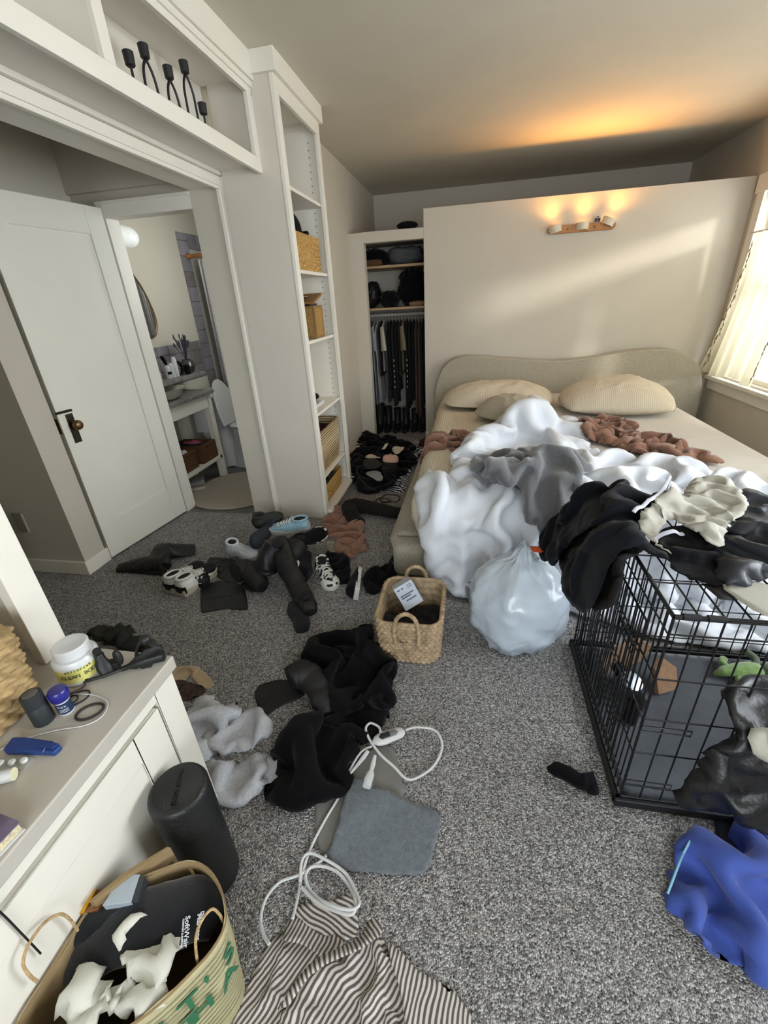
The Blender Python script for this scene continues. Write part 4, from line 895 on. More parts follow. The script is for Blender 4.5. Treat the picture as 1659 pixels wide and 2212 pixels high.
# tall boots with broad shafts
bt = thing('boot', 'tall black leather boot with a broad buckled shaft flattened on the carpet', 'boot', tuple(at(490, 1290)))
o, Hb = cloth('shaft', LEA, c6((440, 462), (520, 442), (600, 450), (632, 465), (648, 500), (662, 578), (560, 572), (442, 592), (436, 520)), h=.05, edge=.025, wr=(.006, .12), ex=.12, seed=91, res=.010, parent=bt, rnd=0, jit=.002)
BUC = mat('antique_buckle', '#57534c', .4, .1, 20, metal=.8)
mb = MB(); mb.sweep(W([(450, 528, .062), (520, 512, .066), (590, 506, .066), (645, 512, .058)], c6), (.004, .0025), 8); mb.build('strap', LEA2, bt, smooth=True)
mb = MB(); mb.sweep(W([(590, 502, .070), (604, 502, .070), (604, 516, .068), (590, 516, .068)], c6), .002, 6, closed=True)
mb.sweep(W([(604, 508, .070), (622, 502, .069), (640, 512, .066), (622, 518, .066)], c6), .0018, 6, closed=True); mb.build('buckle', BUC, bt, smooth=True)
bt = thing('boot', 'black leather boot with its shaft folded back, behind the broad flattened boot', 'boot', tuple(at(530, 1240)))
cloth('shaft', LEA, c6((462, 328), (540, 330), (610, 335), (640, 372), (640, 440), (600, 448), (540, 436), (500, 400)), h=.09, edge=.05, wr=(.006, .1), ex=.14, seed=92, res=.010, parent=bt, rnd=1)
limb('foot', LEA2, W([(600, 390, .09), (650, 380, .075), (690, 420, .06), (735, 462, .04)], c6), [(.06, .05), (.055, .05), (.048, .045), (.04, .03)], bt, seed=4, wr=.005)
mb = MB(); mb.sweep(W([(640, 452, .02), (690, 468, .016), (745, 476, .014)], c6), [(.03, .012), (.035, .012), (.03, .010)], 10); mb.build('sole', SOLE, bt, smooth=True, angle=60)
# centre: tall pair
for lab, P, R_, sd_ in (('tall slim black boot lying toe forward in the middle of the shoe heap', [(815, 262, .16), (838, 330, .14), (872, 410, .10), (905, 470, .065), (945, 540, .045), (965, 590, .03)], [(.055, .06), (.052, .055), (.05, .05), (.048, .045), (.045, .035), (.03, .022)], 5),
                        ('black boot standing open behind the slim tall boot in the shoe heap', [(800, 262, .20), (770, 320, .14), (752, 380, .08), (758, 412, .05)], [(.05, .06), (.055, .06), (.055, .055), (.05, .04)], 6)):
    bt = thing('boot', lab, 'boot', W([P[-1]], c6)[0][:2]+(0,))
    limb('shaft', LEA, W(P[:4], c6), R_[:4], bt, seed=sd_, wr=.006)
    if len(P) > 4:
        limb('foot', LEA, W(P[3:], c6), R_[3:], bt, seed=sd_+1)
        mb = MB(); mb.ball(W([(945, 505, .085)], c6)[0], (.028, .035, .012), 14, 8); mb.build('foot_opening', LINING_SHADE, bt, smooth=True, angle=180)
    else:
        mb = MB(); mb.ball(W([(803, 258, .215)], c6)[0], (.034, .04, .012), 14, 8); mb.build('shaft_opening', LINING_SHADE, bt, smooth=True, angle=180)
limb('boot', LEA2, W([(905, 255, .15), (880, 300, .12), (870, 350, .07)], c6), [(.06, .05), (.06, .05), (.05, .04)], None, seed=8).name
bpy.data.objects['boot' if 'boot' not in bpy.data.objects else [o.name for o in bpy.data.objects if o.name.startswith('boot') and o.type == 'MESH'][-1]]
for o in bpy.data.objects:
    if o.type == 'MESH' and o.name.startswith('boot') and 'label' not in o and not o.parent: tag(o, 'charcoal ankle boot wedged under the cow print slip-on in the shoe heap', 'boot')
# shoes of the heap
COW = bpy.data.materials.new('cow_print_canvas'); COW.use_nodes = True
nt = COW.node_tree; b = nt.nodes['Principled BSDF']; tc = nt.nodes.new('ShaderNodeTexCoord'); n_ = nt.nodes.new('ShaderNodeTexNoise'); n_.inputs['Scale'].default_value = 42; n_.inputs['Detail'].default_value = 0
r_ = nt.nodes.new('ShaderNodeValToRGB'); r_.color_ramp.interpolation = 'CONSTANT'; r_.color_ramp.elements[0].color = lin('#141416')+[1]; r_.color_ramp.elements[1].position = .5; r_.color_ramp.elements[1].color = lin('#d2d0cb')+[1]
nt.links.new(tc.outputs['Object'], n_.inputs['Vector']); nt.links.new(n_.outputs['Fac'], r_.inputs['Fac']); nt.links.new(r_.outputs['Color'], b.inputs['Base Color']); b.inputs['Roughness'].default_value = .8
BLUEM = mat('pale_blue_mesh', '#8fb0bf', .75, .14, 50, bump=.4, bs=300); DBLUE = mat('dark_blue_mesh', '#20262f', .75, .2, 50, bump=.4, bs=300)
SKY = mat('ice_white_mesh', '#c6ccd4', .7, .08, 50, bump=.3, bs=300)
def s6(x, y): return (240+x/2.2419, 1060+y/2.2419)
shoe('pale blue running shoe lying on top at the back of the shoe heap', s6(965, 190), s6(795, 195), z=.115, upper=BLUEM, sole=SWHITE, solet=.03, lace=LACEW, kind='running_shoe', L_=.255, h=.09, roll=-.15, group=None)
shoe('black and white cow print slip-on on its side with the white sole turned up', s6(862, 272), s6(1035, 205), z=.12, upper=BLK, sole=COW, solet=.03, kind='slip_on_shoe', L_=.25, h=.08, roll=.75)
shoe('cow print canvas shoe with white laces at the front right of the heap', s6(1018, 372), s6(1085, 500), upper=COW, sole=SWHITE, solet=.024, lace=LACEW, kind='canvas_shoe', L_=.25, h=.085, w=.10)
shoe('dark blue trail shoe leaning sole outward at the back left of the heap', s6(760, 170), s6(650, 300), z=.10, upper=DBLUE, sole=DBLUE, solet=.03, kind='trail_shoe', L_=.26, h=.09, roll=-1.15)
shoe('white and grey running shoe with its sole up under the dark blue trail shoe', s6(585, 290), s6(690, 325), z=.02, upper=SKY, sole=SKY, solet=.03, lace=LACEW, kind='running_shoe', L_=.22, h=.085, roll=.2)
shoe('olive black shoe half hidden at the very back of the heap', s6(690, 170), s6(780, 140), z=.13, upper=mat('olive_canvas', '#2b2d26', .85, .2, 30), kind='shoe', L_=.2, h=.07, roll=.3)
shoe('black shoe with a pale studded rim lying on its side in the heap', s6(960, 425), s6(945, 262), z=.05, upper=BLK, sole=SOLE, solet=.02, kind='shoe', L_=.25, h=.085, roll=-.9, collar=SWHITE)
shoe('black suede wedge shoe lying sole up in front of the heap', s6(925, 690), s6(850, 505), z=.0, upper=BLK, sole=mat('black_suede', '#101012', .95, .2, 40, bump=.4, bs=200, sheen=.03), solet=.045, kind='wedge_shoe', L_=.205, h=.05, w=.075, roll=.35, opened=False)
shoe('leopard print shoe peeking out behind the two white trainers', s6(425, 470), s6(500, 380), upper=COW, sole=SOLE, kind='shoe', L_=.18, h=.06)
shoe('black shoe with a white rubber sole lying on its side beside the bed', s6(1200, 505), s6(1212, 385), z=.05, upper=BLK, sole=SWHITE, solet=.02, kind='shoe', L_=.22, h=.07, roll=-1.35, opened=False)
garment('black_shirt', 'black shirt crumpled between the laundry basket and the bed corner', 'shirt', BLK, c6((1230, 420), (1290, 390), (1350, 370), (1360, 310), (1385, 320), (1390, 400), (1340, 450), (1320, 490), (1260, 505), (1225, 480)), seed=101, h=.04)
garment('cotton_top', 'black top crumpled behind the front cow print shoe', 'top', BLK, c6((1035, 295), (1100, 310), (1145, 330), (1160, 380), (1150, 450), (1100, 450), (1060, 380)), seed=102, h=.04)
garment('beige_sock', 'small beige cloth tucked under the terracotta cloth at the heap', 'sock', mat('beige_knit', '#8a8272', .95, .15, 50, bump=.4, bs=300), c6((1035, 255), (1080, 240), (1100, 285), (1060, 310)), seed=103, h=.04, res=.008)
garment('muslin_cloth', 'terracotta muslin cloth crumpled on the carpet at the foot of the bookcase', 'cloth', TERR, c6((1075, 85), (1120, 90), (1150, 150), (1205, 165), (1210, 210), (1255, 285), (1200, 300), (1165, 325), (1120, 310), (1090, 300), (1095, 240), (1040, 215), (1025, 180), (1050, 130)), seed=104, h=.05, edge=.05, ex=.75, wr=(.015, .07))
bt = thing('boot', 'dark brown black suede boot lying on the carpet past the terracotta cloth', 'boot', tuple(at(800, 1100)))
SUE = mat('dark_suede', '#1d1917', .95, .25, 30, bump=.3, bs=200, sheen=.03, spec=.2)
limb('shaft', SUE, W([(1420, 112, .03), (1340, 100, .035), (1250, 82, .045), (1180, 70, .05), (1135, 75, .05)], c6), [(.05, .022), (.062, .032), (.062, .04), (.055, .045), (.04, .035)], bt, seed=12, wr=.005)
limb('foot', SUE, W([(1150, 80, .05), (1165, 120, .045), (1200, 160, .03)], c6), [(.05, .05), (.05, .045), (.045, .03)], bt, seed=13)
# ================================================================ BLACK PILE IN FRONT OF THE CLOSET
c9 = crop(740, 900, 8.295)
STB = stripes('navy_white_stripe', '#c9ccd6', '#171a2b', 44, .42, .85, 1, .1)
PINK = mat('blush_foam', '#d1a796', .75, .04, 20, sheen=.2); CREAM = mat('cream_cotton', '#c7bda8', .9, .06, 30, bump=.2, bs=300); GREYF = mat('light_grey_felt', '#8f9093', .9, .12, 40, bump=.3, bs=300)
WINE = mat('wine_red_cotton', '#3d1519', .9, .15, 20); REDC = mat('dark_red_cotton', '#6b1f2b', .9, .1, 20)
NEAR = 'black clothes in the pile before the closet'
o, H1 = garment('black_trousers', 'wide spread of black trousers forming the base of the pile before the closet', 'clothes', BLK, c9((180, 760), (420, 640), (700, 560), (900, 520), (1250, 560), (1300, 800), (1250, 900), (1050, 1080), (800, 1300), (600, 1360), (300, 1330), (210, 1100)), seed=111, h=.09, edge=.08, ex=.7, res=.014)
garment('black_hoodie', 'black hoodie in a tall mound at the back left of the pile', 'hoodie', BLKW, c9((200, 530), (280, 400), (330, 310), (440, 285), (560, 300), (640, 370), (720, 430), (640, 560), (420, 640), (260, 640)), seed=112, h=.13, edge=.12, ex=.45)
o, H2 = garment('black_tee', 'black t-shirt with a white print on the middle of the pile', 't-shirt', BLK, c9((520, 560), (700, 460), (740, 390), (900, 370), (980, 430), (1180, 490), (1230, 580), (1160, 700), (900, 740), (650, 720)), seed=113, h=.07, edge=.08, ex=.4)
mb = MB(); P = [at(*c9(q)[0], 'z', .115) for q in ((700, 590), (740, 540), (760, 500), (820, 480), (800, 520), (760, 580))]
mb.prism([tuple(p) for p in P], (0, 0, .004)); mb.build('white_print', LACEW, o)
b1 = blur(H1, .03)
def onpile(name, label, cat, mt, pts, **k):
    d = dict(base=lambda X: np.maximum(b1(X), .01), h=.02, res=.009); d.update(k); return garment(name, label, cat, mt, pts, **d)
onpile('cream_sock', 'cream cloth at the left edge of the pile against the bookcase', 'cloth', CREAM, c9((150, 550), (260, 515), (370, 530), (385, 580), (350, 650), (240, 680), (180, 740), (160, 640)), seed=114, h=.03)
onpile('cream_sock', 'cream sock bundle in the centre left of the pile', 'sock', CREAM, c9((420, 870), (500, 810), (600, 840), (620, 890), (680, 860), (670, 900), (580, 930), (480, 890)), seed=115)
onpile('white_sock', 'white sock bundle near the striped cloth on the pile', 'sock', CREAM, c9((905, 715), (1000, 710), (1060, 740), (1090, 705), (1110, 730), (1020, 800), (930, 810)), seed=116)
onpile('grey_sock', 'pale grey sock at the back right of the pile by the bed', 'sock', GREYF, c9((1240, 510), (1290, 450), (1380, 480), (1360, 520), (1350, 590), (1270, 585)), seed=117)
o, _ = onpile('foam_bra_cup', 'blush pink foam bra cup showing in the middle of the pile', 'bra', PINK, c9((725, 940), (760, 880), (830, 850), (868, 798), (920, 870), (1015, 920), (1015, 960), (980, 1000), (740, 1010)), seed=118, ex=0, wr=(0, 1), h=.05, edge=.05)
onpile('black_bra', 'black moulded cup in front of the blush pink cup', 'bra', BLK, c9((730, 1020), (850, 970), (980, 1000), (970, 1120), (880, 1230), (780, 1260), (720, 1150)), seed=119, ex=.1, wr=(.002, .1), h=.06, edge=.06)
onpile('grey_slipper', 'light grey felt slipper lying at the front of the pile', 'slipper', GREYF, c9((435, 1190), (480, 1150), (600, 1155), (720, 1220), (715, 1270), (620, 1295), (540, 1270), (460, 1230)), seed=120, ex=.2, h=.03)
onpile('black_belt_bag', 'black belt bag with a curved strap at the front left of the pile', 'bag', LEA2, c9((390, 1020), (450, 920), (620, 980), (720, 1050), (640, 1110), (480, 1100), (400, 1080)), seed=121, ex=.2, h=.04)
garment('striped_shirt', 'navy and white striped shirt at the right of the pile', 'shirt', STB, c9((780, 1310), (900, 1230), (970, 1120), (1060, 1000), (1150, 900), (1300, 830), (1290, 900), (1200, 1050), (1150, 1200), (1160, 1280), (1080, 1370), (950, 1350)), seed=122, h=.05, edge=.06, ex=.3, res=.010, uvf=lambda P, z: (P[:, 0], P[:, 1]*.8+P[:, 0]*.5))
garment('striped_towel', 'navy and white striped cloth bundle behind the striped shirt by the bed', 'cloth', STB, c9((1160, 630), (1250, 590), (1480, 590), (1450, 680), (1300, 770), (1180, 770)), seed=123, h=.07, ex=.6, res=.009)
garment('wine_top', 'wine red top at the back right of the pile below the throw', 'top', WINE, c9((1390, 450), (1560, 400), (1540, 520), (1420, 590), (1360, 540)), seed=124, h=.06, ex=.5)
garment('red_sock', 'dark red cloth edge at the front left of the pile', 'cloth', REDC, c9((270, 1240), (330, 1190), (340, 1260), (460, 1340), (400, 1380), (280, 1330)), seed=125, h=.02, ex=.5, res=.008)
CAB = mat('black_cable', '#0f0f10', .5, .05, 20)
def cable(name, label, cat, mt, pts, r, parent=None, k=8, flat=None):
    P = spline(pts, k); mb = MB(); mb.sweep([tuple(p) for p in P], (flat or (r, r)), 8); o = mb.build(name, mt, parent, smooth=True, angle=180)
    if label and not parent: tag(o, label, cat)
    return o
cable('charger_cable', 'thin black cable looping on the carpet in front of the black pile', 'cable', CAB, [tuple(at(*c9(p)[0], 'z', .006)) for p in ((560, 1530), (640, 1470), (760, 1460), (860, 1500), (830, 1530), (680, 1510), (730, 1420), (820, 1390), (1000, 1420), (1020, 1480), (950, 1530), (850, 1520), (720, 1540), (710, 1600))], .004)
cable('bag_strap', 'long black strap curving over the front left of the pile', 'strap', CAB, [tuple(at(*c9(p)[0], 'z', h_)) for p, h_ in (((620, 1330), .05), ((450, 1250), .09), ((350, 1150), .10), ((270, 1030), .10), ((260, 950), .11), ((330, 885), .12), ((430, 890), .12))], .005)
# ================================================================ FLOOR, MIDDLE AND FRONT
c5b = crop(340, 1340, 2.592)
LGREY = mat('heather_grey_jersey', '#c0c3ca', .95, .12, 120, bump=.2, bs=350, sheen=.1, spec=.1)
hd = thing('hoodie', 'heather grey sweatshirt lying on the carpet beside the dresser with both sleeves out', 'hoodie', tuple(at(470, 1600)))
garment('body', None, '', LGREY, c5b((120, 560), (160, 545), (230, 450), (300, 422), (340, 480), (400, 480), (435, 465), (440, 520), (420, 580), (330, 640), (320, 700), (310, 760), (250, 820), (150, 740)), parent=hd, seed=131, h=.05, edge=.04, ex=.7, folds=[(c5b((230, 580), (300, 600), (340, 560)), .04, .03), (c5b((300, 440), (330, 520)), .04, .025)])
garment('sleeve', None, '', LGREY, c5b((270, 625), (400, 600), (440, 560), (530, 518), (590, 545), (635, 600), (620, 645), (540, 700), (430, 740), (330, 755), (260, 730)), parent=hd, seed=132, h=.03, edge=.04, ex=.6)
garment('sleeve', None, '', LGREY, c5b((270, 790), (350, 800), (440, 830), (500, 790), (560, 755), (600, 752), (606, 800), (600, 945), (540, 965), (470, 1000), (390, 1000), (330, 940), (290, 880)), parent=hd, seed=133, h=.03, edge=.04, ex=.65)
garment('cuff', None, '', LGREY, c5b((602, 768), (672, 768), (670, 915), (594, 945)), parent=hd, seed=134, h=.03, edge=.03, ex=.08, rnd=1, wr=(.002, .05))
# boot + black cardigan
bt = thing('boot', 'worn charcoal leather boot lying beside the black cardigan mid floor', 'boot', tuple(at(620, 1500)))
cloth('shaft', LEA2, c5b((542, 388), (640, 350), (720, 340), (760, 380), (840, 420), (730, 460), (660, 495), (610, 540), (570, 480)), h=.06, edge=.04, wr=(.005, .12), ex=.12, seed=141, res=.011, parent=bt, rnd=1)
limb('foot', LEA2, W([(745, 330, .06), (800, 300, .06), (860, 330, .05), (900, 400, .04), (925, 470, .03), (945, 525, .02)], c5b), [(.045, .04), (.055, .05), (.05, .045), (.04, .035), (.032, .025), (.02, .015)], bt, seed=14)
mb = MB(); mb.sweep(W([(800, 275, .02), (866, 262, .03), (872, 268, .05)], c5b), [(.02, .015), (.014, .014), (.012, .012)], 8); mb.build('heel', SOLE, bt, smooth=True)
o, Hk = garment('cardigan', 'large black knit cardigan lying twisted across the middle of the floor', 'cardigan', BLKW, c5b((1190, 30), (1200, 120), (1230, 220), (1290, 270), (1315, 330), (1300, 430), (1260, 560), (1200, 600), (1150, 680), (1090, 760), (1050, 860), (1010, 930), (900, 960), (820, 990), (720, 1000), (600, 950), (680, 905), (672, 765), (640, 755), (720, 690), (800, 620), (870, 580), (960, 570), (1000, 540), (960, 470), (940, 420), (900, 360), (840, 300), (830, 250), (900, 170), (960, 110), (1040, 100), (1120, 85), (1145, 40)), seed=143, h=.05, edge=.05, ex=.8, res=.013,
               folds=[(c5b((1240, 280), (1270, 420), (1180, 600), (1080, 760)), .04, .04), (c5b((1180, 130), (1220, 250), (1200, 420)), .035, .03), (c5b((930, 240), (990, 280), (970, 360)), .03, .03), (c5b((820, 690), (830, 800), (900, 900)), .035, .035)])
# heating pad with controller
PADG = mat('slate_plush', '#6b7176', .95, .14, 70, bump=.7, bs=220, sheen=.2, spec=.1); PADB = mat('grey_polyester', '#7a7873', .75, .06, 14, bump=.1, bs=200)
pd = thing('heating_pad', 'grey plush heating pad folded on the carpet in the foreground', 'heating pad', tuple(at(800, 1750)))
_, Hp = garment('pad_back', 'plain taupe back layer', '', PADB, c5b((880, 960), (980, 930), (1060, 850), (1110, 800), (1180, 720), (1310, 690), (1340, 790), (1390, 1005), (1250, 1060), (1000, 1300), (905, 1315), (895, 1150)), parent=pd, seed=151, h=.012, edge=.03, ex=.05, wr=(.003, .1), rnd=1)
bp_ = blur(Hp, .02)
garment('pad_front', 'plush front layer', '', PADG, c5b((1070, 1000), (1090, 930), (1130, 905), (1205, 920), (1200, 965), (1290, 985), (1400, 1030), (1470, 1060), (1570, 1085), (1575, 1120), (1550, 1250), (1520, 1410), (1400, 1425), (1200, 1410), (1030, 1390), (950, 1340), (1000, 1250), (1040, 1100)), parent=pd, seed=152, h=.022, edge=.03, ex=.10, wr=(.005, .09), base=bp_, rnd=1, fine=.005)
WPL = mat('white_plastic', '#cfd0d0', .3, .02, 10, spec=.5); GPL = mat('grey_plastic', '#77787a', .4, .05, 10); DPL = mat('dark_display', '#26272a', .25, .05, 10)
ctl = thing('pad_controller', 'white plastic hand controller with a dark display and cord on the heating pad', 'controller', tuple(at(840, 1592)), local=True)
a_, b_ = np.array(at(808, 1602, 'z', .04)), np.array(at(872, 1580, 'z', .04)); rz_ = math.atan2(*(b_-a_)[1::-1]); ctl.location = (a_+b_)/2; ctl.rotation_euler = (0, 0, rz_)
mb = MB(); mb.sweep(spline([(-.058, 0, 0), (-.045, 0, 0), (-.02, 0, 0), (0, 0, 0), (.02, 0, 0), (.045, 0, 0), (.056, 0, 0)], 4), [tuple(r) for r in spline([np.array(q) for q in ((.004, .004), (.018, .010), (.024, .0125), (.022, .012), (.021, .012), (.018, .010), (.006, .005))], 4)], 18); mb.build('shell', WPL, ctl, smooth=True, angle=180)
mb = MB(); mb.sweep([(-.034, 0, .010), (-.026, 0, .0115), (.022, 0, .0115), (.032, 0, .010)], [(.003, .002), (.012, .003), (.011, .003), (.003, .002)], 16); mb.build('button_panel', GPL, ctl, smooth=True, angle=180)
mb = MB(); mb.sweep([(-.033, 0, .0115), (-.026, 0, .0130), (.002, 0, .0134), (.0025, 0, .0134)], [(.003, .002), (.011, .0028), (.0105, .0028), (.0104, .0028)], 16); mb.build('display', DPL, ctl, smooth=True, angle=60)
def pz(P): return [tuple(at(x, y, 'z', z)) for x, y, z in P]
cable('cord', None, None, WPL, pz([(876, 1577, .04), (900, 1571, .03), (940, 1578, .02), (955, 1610, .015), (940, 1650, .014), (910, 1675, .014), (880, 1683, .016), (850, 1655, .024), (822, 1630, .032), (800, 1600, .04), (790, 1575, .045), (800, 1562, .045), (818, 1570, .045), (822, 1582, .05)]), .0035, flat=(.0045, .0028)).name
crd = thing('power_cord', 'long white cord running from the controller to a loose coil on the striped shirt', 'cord', tuple(at(700, 1850)))
for o in [x for x in bpy.data.objects if x.name == 'cord']:
    o.parent = crd; o.data.transform(Matrix.Translation(-Vector(crd.location)))
cable('cord', None, None, WPL, pz([(803, 1612, .035), (780, 1625, .03), (755, 1665, .02), (735, 1715, .012), (700, 1775, .010), (672, 1830, .010), (655, 1880, .010), (645, 1930, .012), (632, 1985, .03)]), .0035, crd, flat=(.0042, .0028))
cable('cord', None, None, WPL, pz([(705, 1848, .012), (690, 1862, .012), (645, 1890, .012), (605, 1905, .010), (575, 1940, .010), (563, 1985, .012), (570, 2020, .02), (582, 2040, .03)]), .0035, crd, flat=(.0042, .0028))
cable('cord', None, None, WPL, pz([(648, 1905, .015), (652, 1860, .017), (668, 1843, .018), (700, 1855, .018), (745, 1885, .018), (770, 1930, .035), (775, 1955, .05), (755, 1965, .05), (715, 1955, .045), (675, 1930, .02), (660, 1895, .014), (672, 1873, .014), (700, 1872, .014), (730, 1885, .016), (755, 1915, .022), (768, 1950, .045), (760, 1975, .05), (725, 1968, .045), (680, 1945, .03), (650, 1915, .018)]), .0035, crd, flat=(.0042, .0028))
plg = thing('cord_plug', 'white two part plug connector lying on the folded heating pad', 'plug', tuple(at(795, 1675)))
mb = MB(); mb.sweep(pz([(810, 1632, .05), (806, 1650, .046), (802, 1665, .044), (800, 1672, .044), (796, 1684, .044), (792, 1700, .044)]), [(.005, .004), (.008, .006), (.007, .005), (.013, .008), (.014, .009), (.013, .009)], 10, power=3); mb.build('plug_body', WPL, plg, smooth=True, angle=50)
mb = MB(); mb.sweep(pz([(795, 1622, .04), (785, 1636, .035), (770, 1655, .03), (756, 1672, .025)]), [(.006, .005), (.008, .003), (.005, .003), (.004, .002)], 8); mb.build('connector', WPL, plg, smooth=True)
# striped pyjama shirt
STP = stripes('brown_white_ticking', '#c9c4bb', '#5b5150', 104, .50, .9, 0, .14)
c7 = crop(480, 1800, 2.8603)
py_ = thing('striped_shirt', 'cream and brown striped shirt lying at the bottom of the picture', 'shirt', tuple(at(700, 2100)))
def rot_uv(a, k=1.): return lambda P, z: (P[:, 0]*math.cos(a)+P[:, 1]*math.sin(a)+.25*(fbm(P[:, 0]/.1, P[:, 1]/.1, 3, 2)-.5)*.08+z*.35, -P[:, 0]*math.sin(a)+P[:, 1]*math.cos(a))
kw = dict(parent=py_, edge=.04, rnd=1, res=.009)
_, Ha = garment('shirt_body', None, '', STP, c7((270, 740), (290, 680), (380, 640), (480, 660), (600, 740), (700, 740), (800, 720), (900, 640), (980, 640), (1000, 700), (1060, 830), (1110, 970), (1160, 1178), (1180, 1500), (200, 1500), (60, 1178), (150, 980), (230, 820)), h=.055, ex=.22, seed=161, uvf=rot_uv(-.5),
                folds=[(c7((420, 1150), (520, 1000), (640, 900), (800, 800)), .035, .02), (c7((300, 1000), (330, 850), (420, 700)), .03, .03), (c7((880, 1100), (960, 900), (960, 700)), .025, .03), (c7((560, 1178), (640, 1050), (780, 960)), .025, .02)], **kw)
bh_ = blur(Ha, .02)
garment('collar', None, '', STP, c7((455, 480), (500, 460), (600, 440), (680, 440), (780, 378), (800, 420), (845, 640), (760, 670), (690, 620), (600, 660), (520, 600), (460, 540)), h=.03, ex=.12, seed=162, uvf=rot_uv(1.25), base=lambda X: bh_(X)*.6, **kw)
garment('collar_band', None, '', STP, c7((385, 650), (410, 540), (470, 540), (560, 620), (640, 660), (700, 640), (760, 700), (720, 740), (640, 780), (560, 740), (480, 690), (390, 700)), h=.04, ex=.2, seed=163, uvf=rot_uv(-.2), base=lambda X: bh_(X)*.7, **kw)
garment('lapel', None, '', STP, c7((800, 740), (900, 640), (905, 540), (965, 555), (985, 600), (980, 680), (900, 780), (780, 850), (600, 960), (500, 1080), (440, 1170), (400, 1170), (480, 1020), (600, 880)), h=.03, ex=.12, seed=164, uvf=rot_uv(.55), base=bh_, **kw)
garment('sleeve', None, '', STP, c7((1010, 690), (1060, 720), (1200, 870), (1380, 970), (1480, 1080), (1530, 1178), (1560, 1400), (1200, 1400), (1150, 1178), (1110, 980), (1050, 830)), h=.04, ex=.2, seed=165, uvf=rot_uv(-.05), base=lambda X: bh_(X)*.4, **kw)
garment('shirt_hem', None, '', STP, c7((35, 1070), (110, 1040), (120, 1075), (50, 1115)), h=.012, ex=.05, seed=166, uvf=rot_uv(1.2), **dict(kw, edge=.02, res=.006))
# lace camisole and scrunched black cloth near the dresser
LACE = mat('brown_lace', '#3c2a26', .9, .9, 90, bump=.5, bs=200); TAN = mat('tan_satin', '#ab9473', .45, .08, 20, sheen=.3)
cm_ = thing('camisole', 'brown lace and tan camisole crumpled on the carpet behind the dresser corner', 'camisole', tuple(at(400, 1480)))
garment('lace_body', 'brown lace panel', '', LACE, [(356, 1480), (385, 1470), (420, 1480), (448, 1490), (430, 1505), (395, 1515), (365, 1510)], parent=cm_, seed=171, h=.03, res=.009)
garment('satin_strap', 'tan satin edge', '', TAN, [(352, 1470), (375, 1445), (420, 1440), (445, 1460), (464, 1478), (448, 1490), (425, 1478), (415, 1458), (390, 1475), (358, 1480)], parent=cm_, seed=172, h=.04, res=.008, ex=.4)
garment('scrunched_scarf', 'dark olive black scarf scrunched on the carpet beyond the dresser', 'scarf', mat('dark_olive_gauze', '#23241f', .95, .25, 40, bump=.4, bs=200), [(188, 1375), (205, 1356), (225, 1352), (250, 1358), (268, 1355), (288, 1372), (310, 1380), (335, 1395), (320, 1412), (280, 1408), (230, 1390)], seed=173, h=.05, ex=.9, wr=(.02, .05))
# black sock by the crate
sk = limb('black_sock', BLKW, W([(1186, 1658, .015), (1193, 1661, .02), (1220, 1668, .025), (1250, 1685, .025), (1265, 1688, .022), (1280, 1694, .02), (1288, 1697, .015)]), [(.005, .005), (.020, .015), (.026, .022), (.024, .022), (.022, .02), (.033, .018), (.022, .006)], None, seed=15, wr=.006)
tag(sk, 'single black fuzzy sock on the carpet beside the front corner of the crate', 'sock')
# blue drawstring sack
BLU = mat('cornflower_blue_nylon', '#3d52a0', .7, .10, 10, bump=.1, bs=200, sheen=.2, spec=.25); DBL = mat('dark_blue_lining', '#22242f', .8, .1, 10); CYAN = mat('pale_cyan_piping', '#7fb7cf', .6, .05, 20)
c8 = crop(1150, 1600, 3.2593)
bs_ = thing('blue_jacket', 'cornflower blue jacket with cyan piping heaped on the carpet at the lower right', 'jacket', tuple(at(1560, 1950)))
_, Hj = garment('jacket_shell', None, '', BLU, c8((920, 1140), (975, 1000), (1030, 860), (1080, 770), (1170, 695), (1280, 720), (1400, 760), (1480, 640), (1500, 470), (1560, 460), (1760, 560), (1800, 1500), (1659, 1690), (1540, 1640), (1480, 1560), (1330, 1500), (1220, 1420), (1080, 1310)), parent=bs_, seed=181, h=.09, edge=.09, ex=.75, bend=.8, res=.012,
                folds=[(c8((1080, 800), (1090, 1000), (1100, 1200)), .05, .025), (c8((1150, 1000), (1250, 1250), (1420, 1450)), -.06, .03), (c8((1330, 1050), (1450, 1180), (1560, 1400)), .05, .03), (c8((1560, 500), (1500, 800), (1430, 1000)), .06, .04)])
ribbon('piping', c8((925, 1135), (975, 1005), (1030, 868), (1085, 780), (1165, 702)), CYAN, FLOOR, lambda P: Hj(P)+.028, .003, bs_)
garment('jacket_lining', 'dark lining', '', DBL, c8((1290, 570), (1400, 530), (1490, 510), (1500, 640), (1480, 780), (1420, 820), (1330, 720)), parent=bs_, seed=182, h=.10, edge=.06, ex=.4)
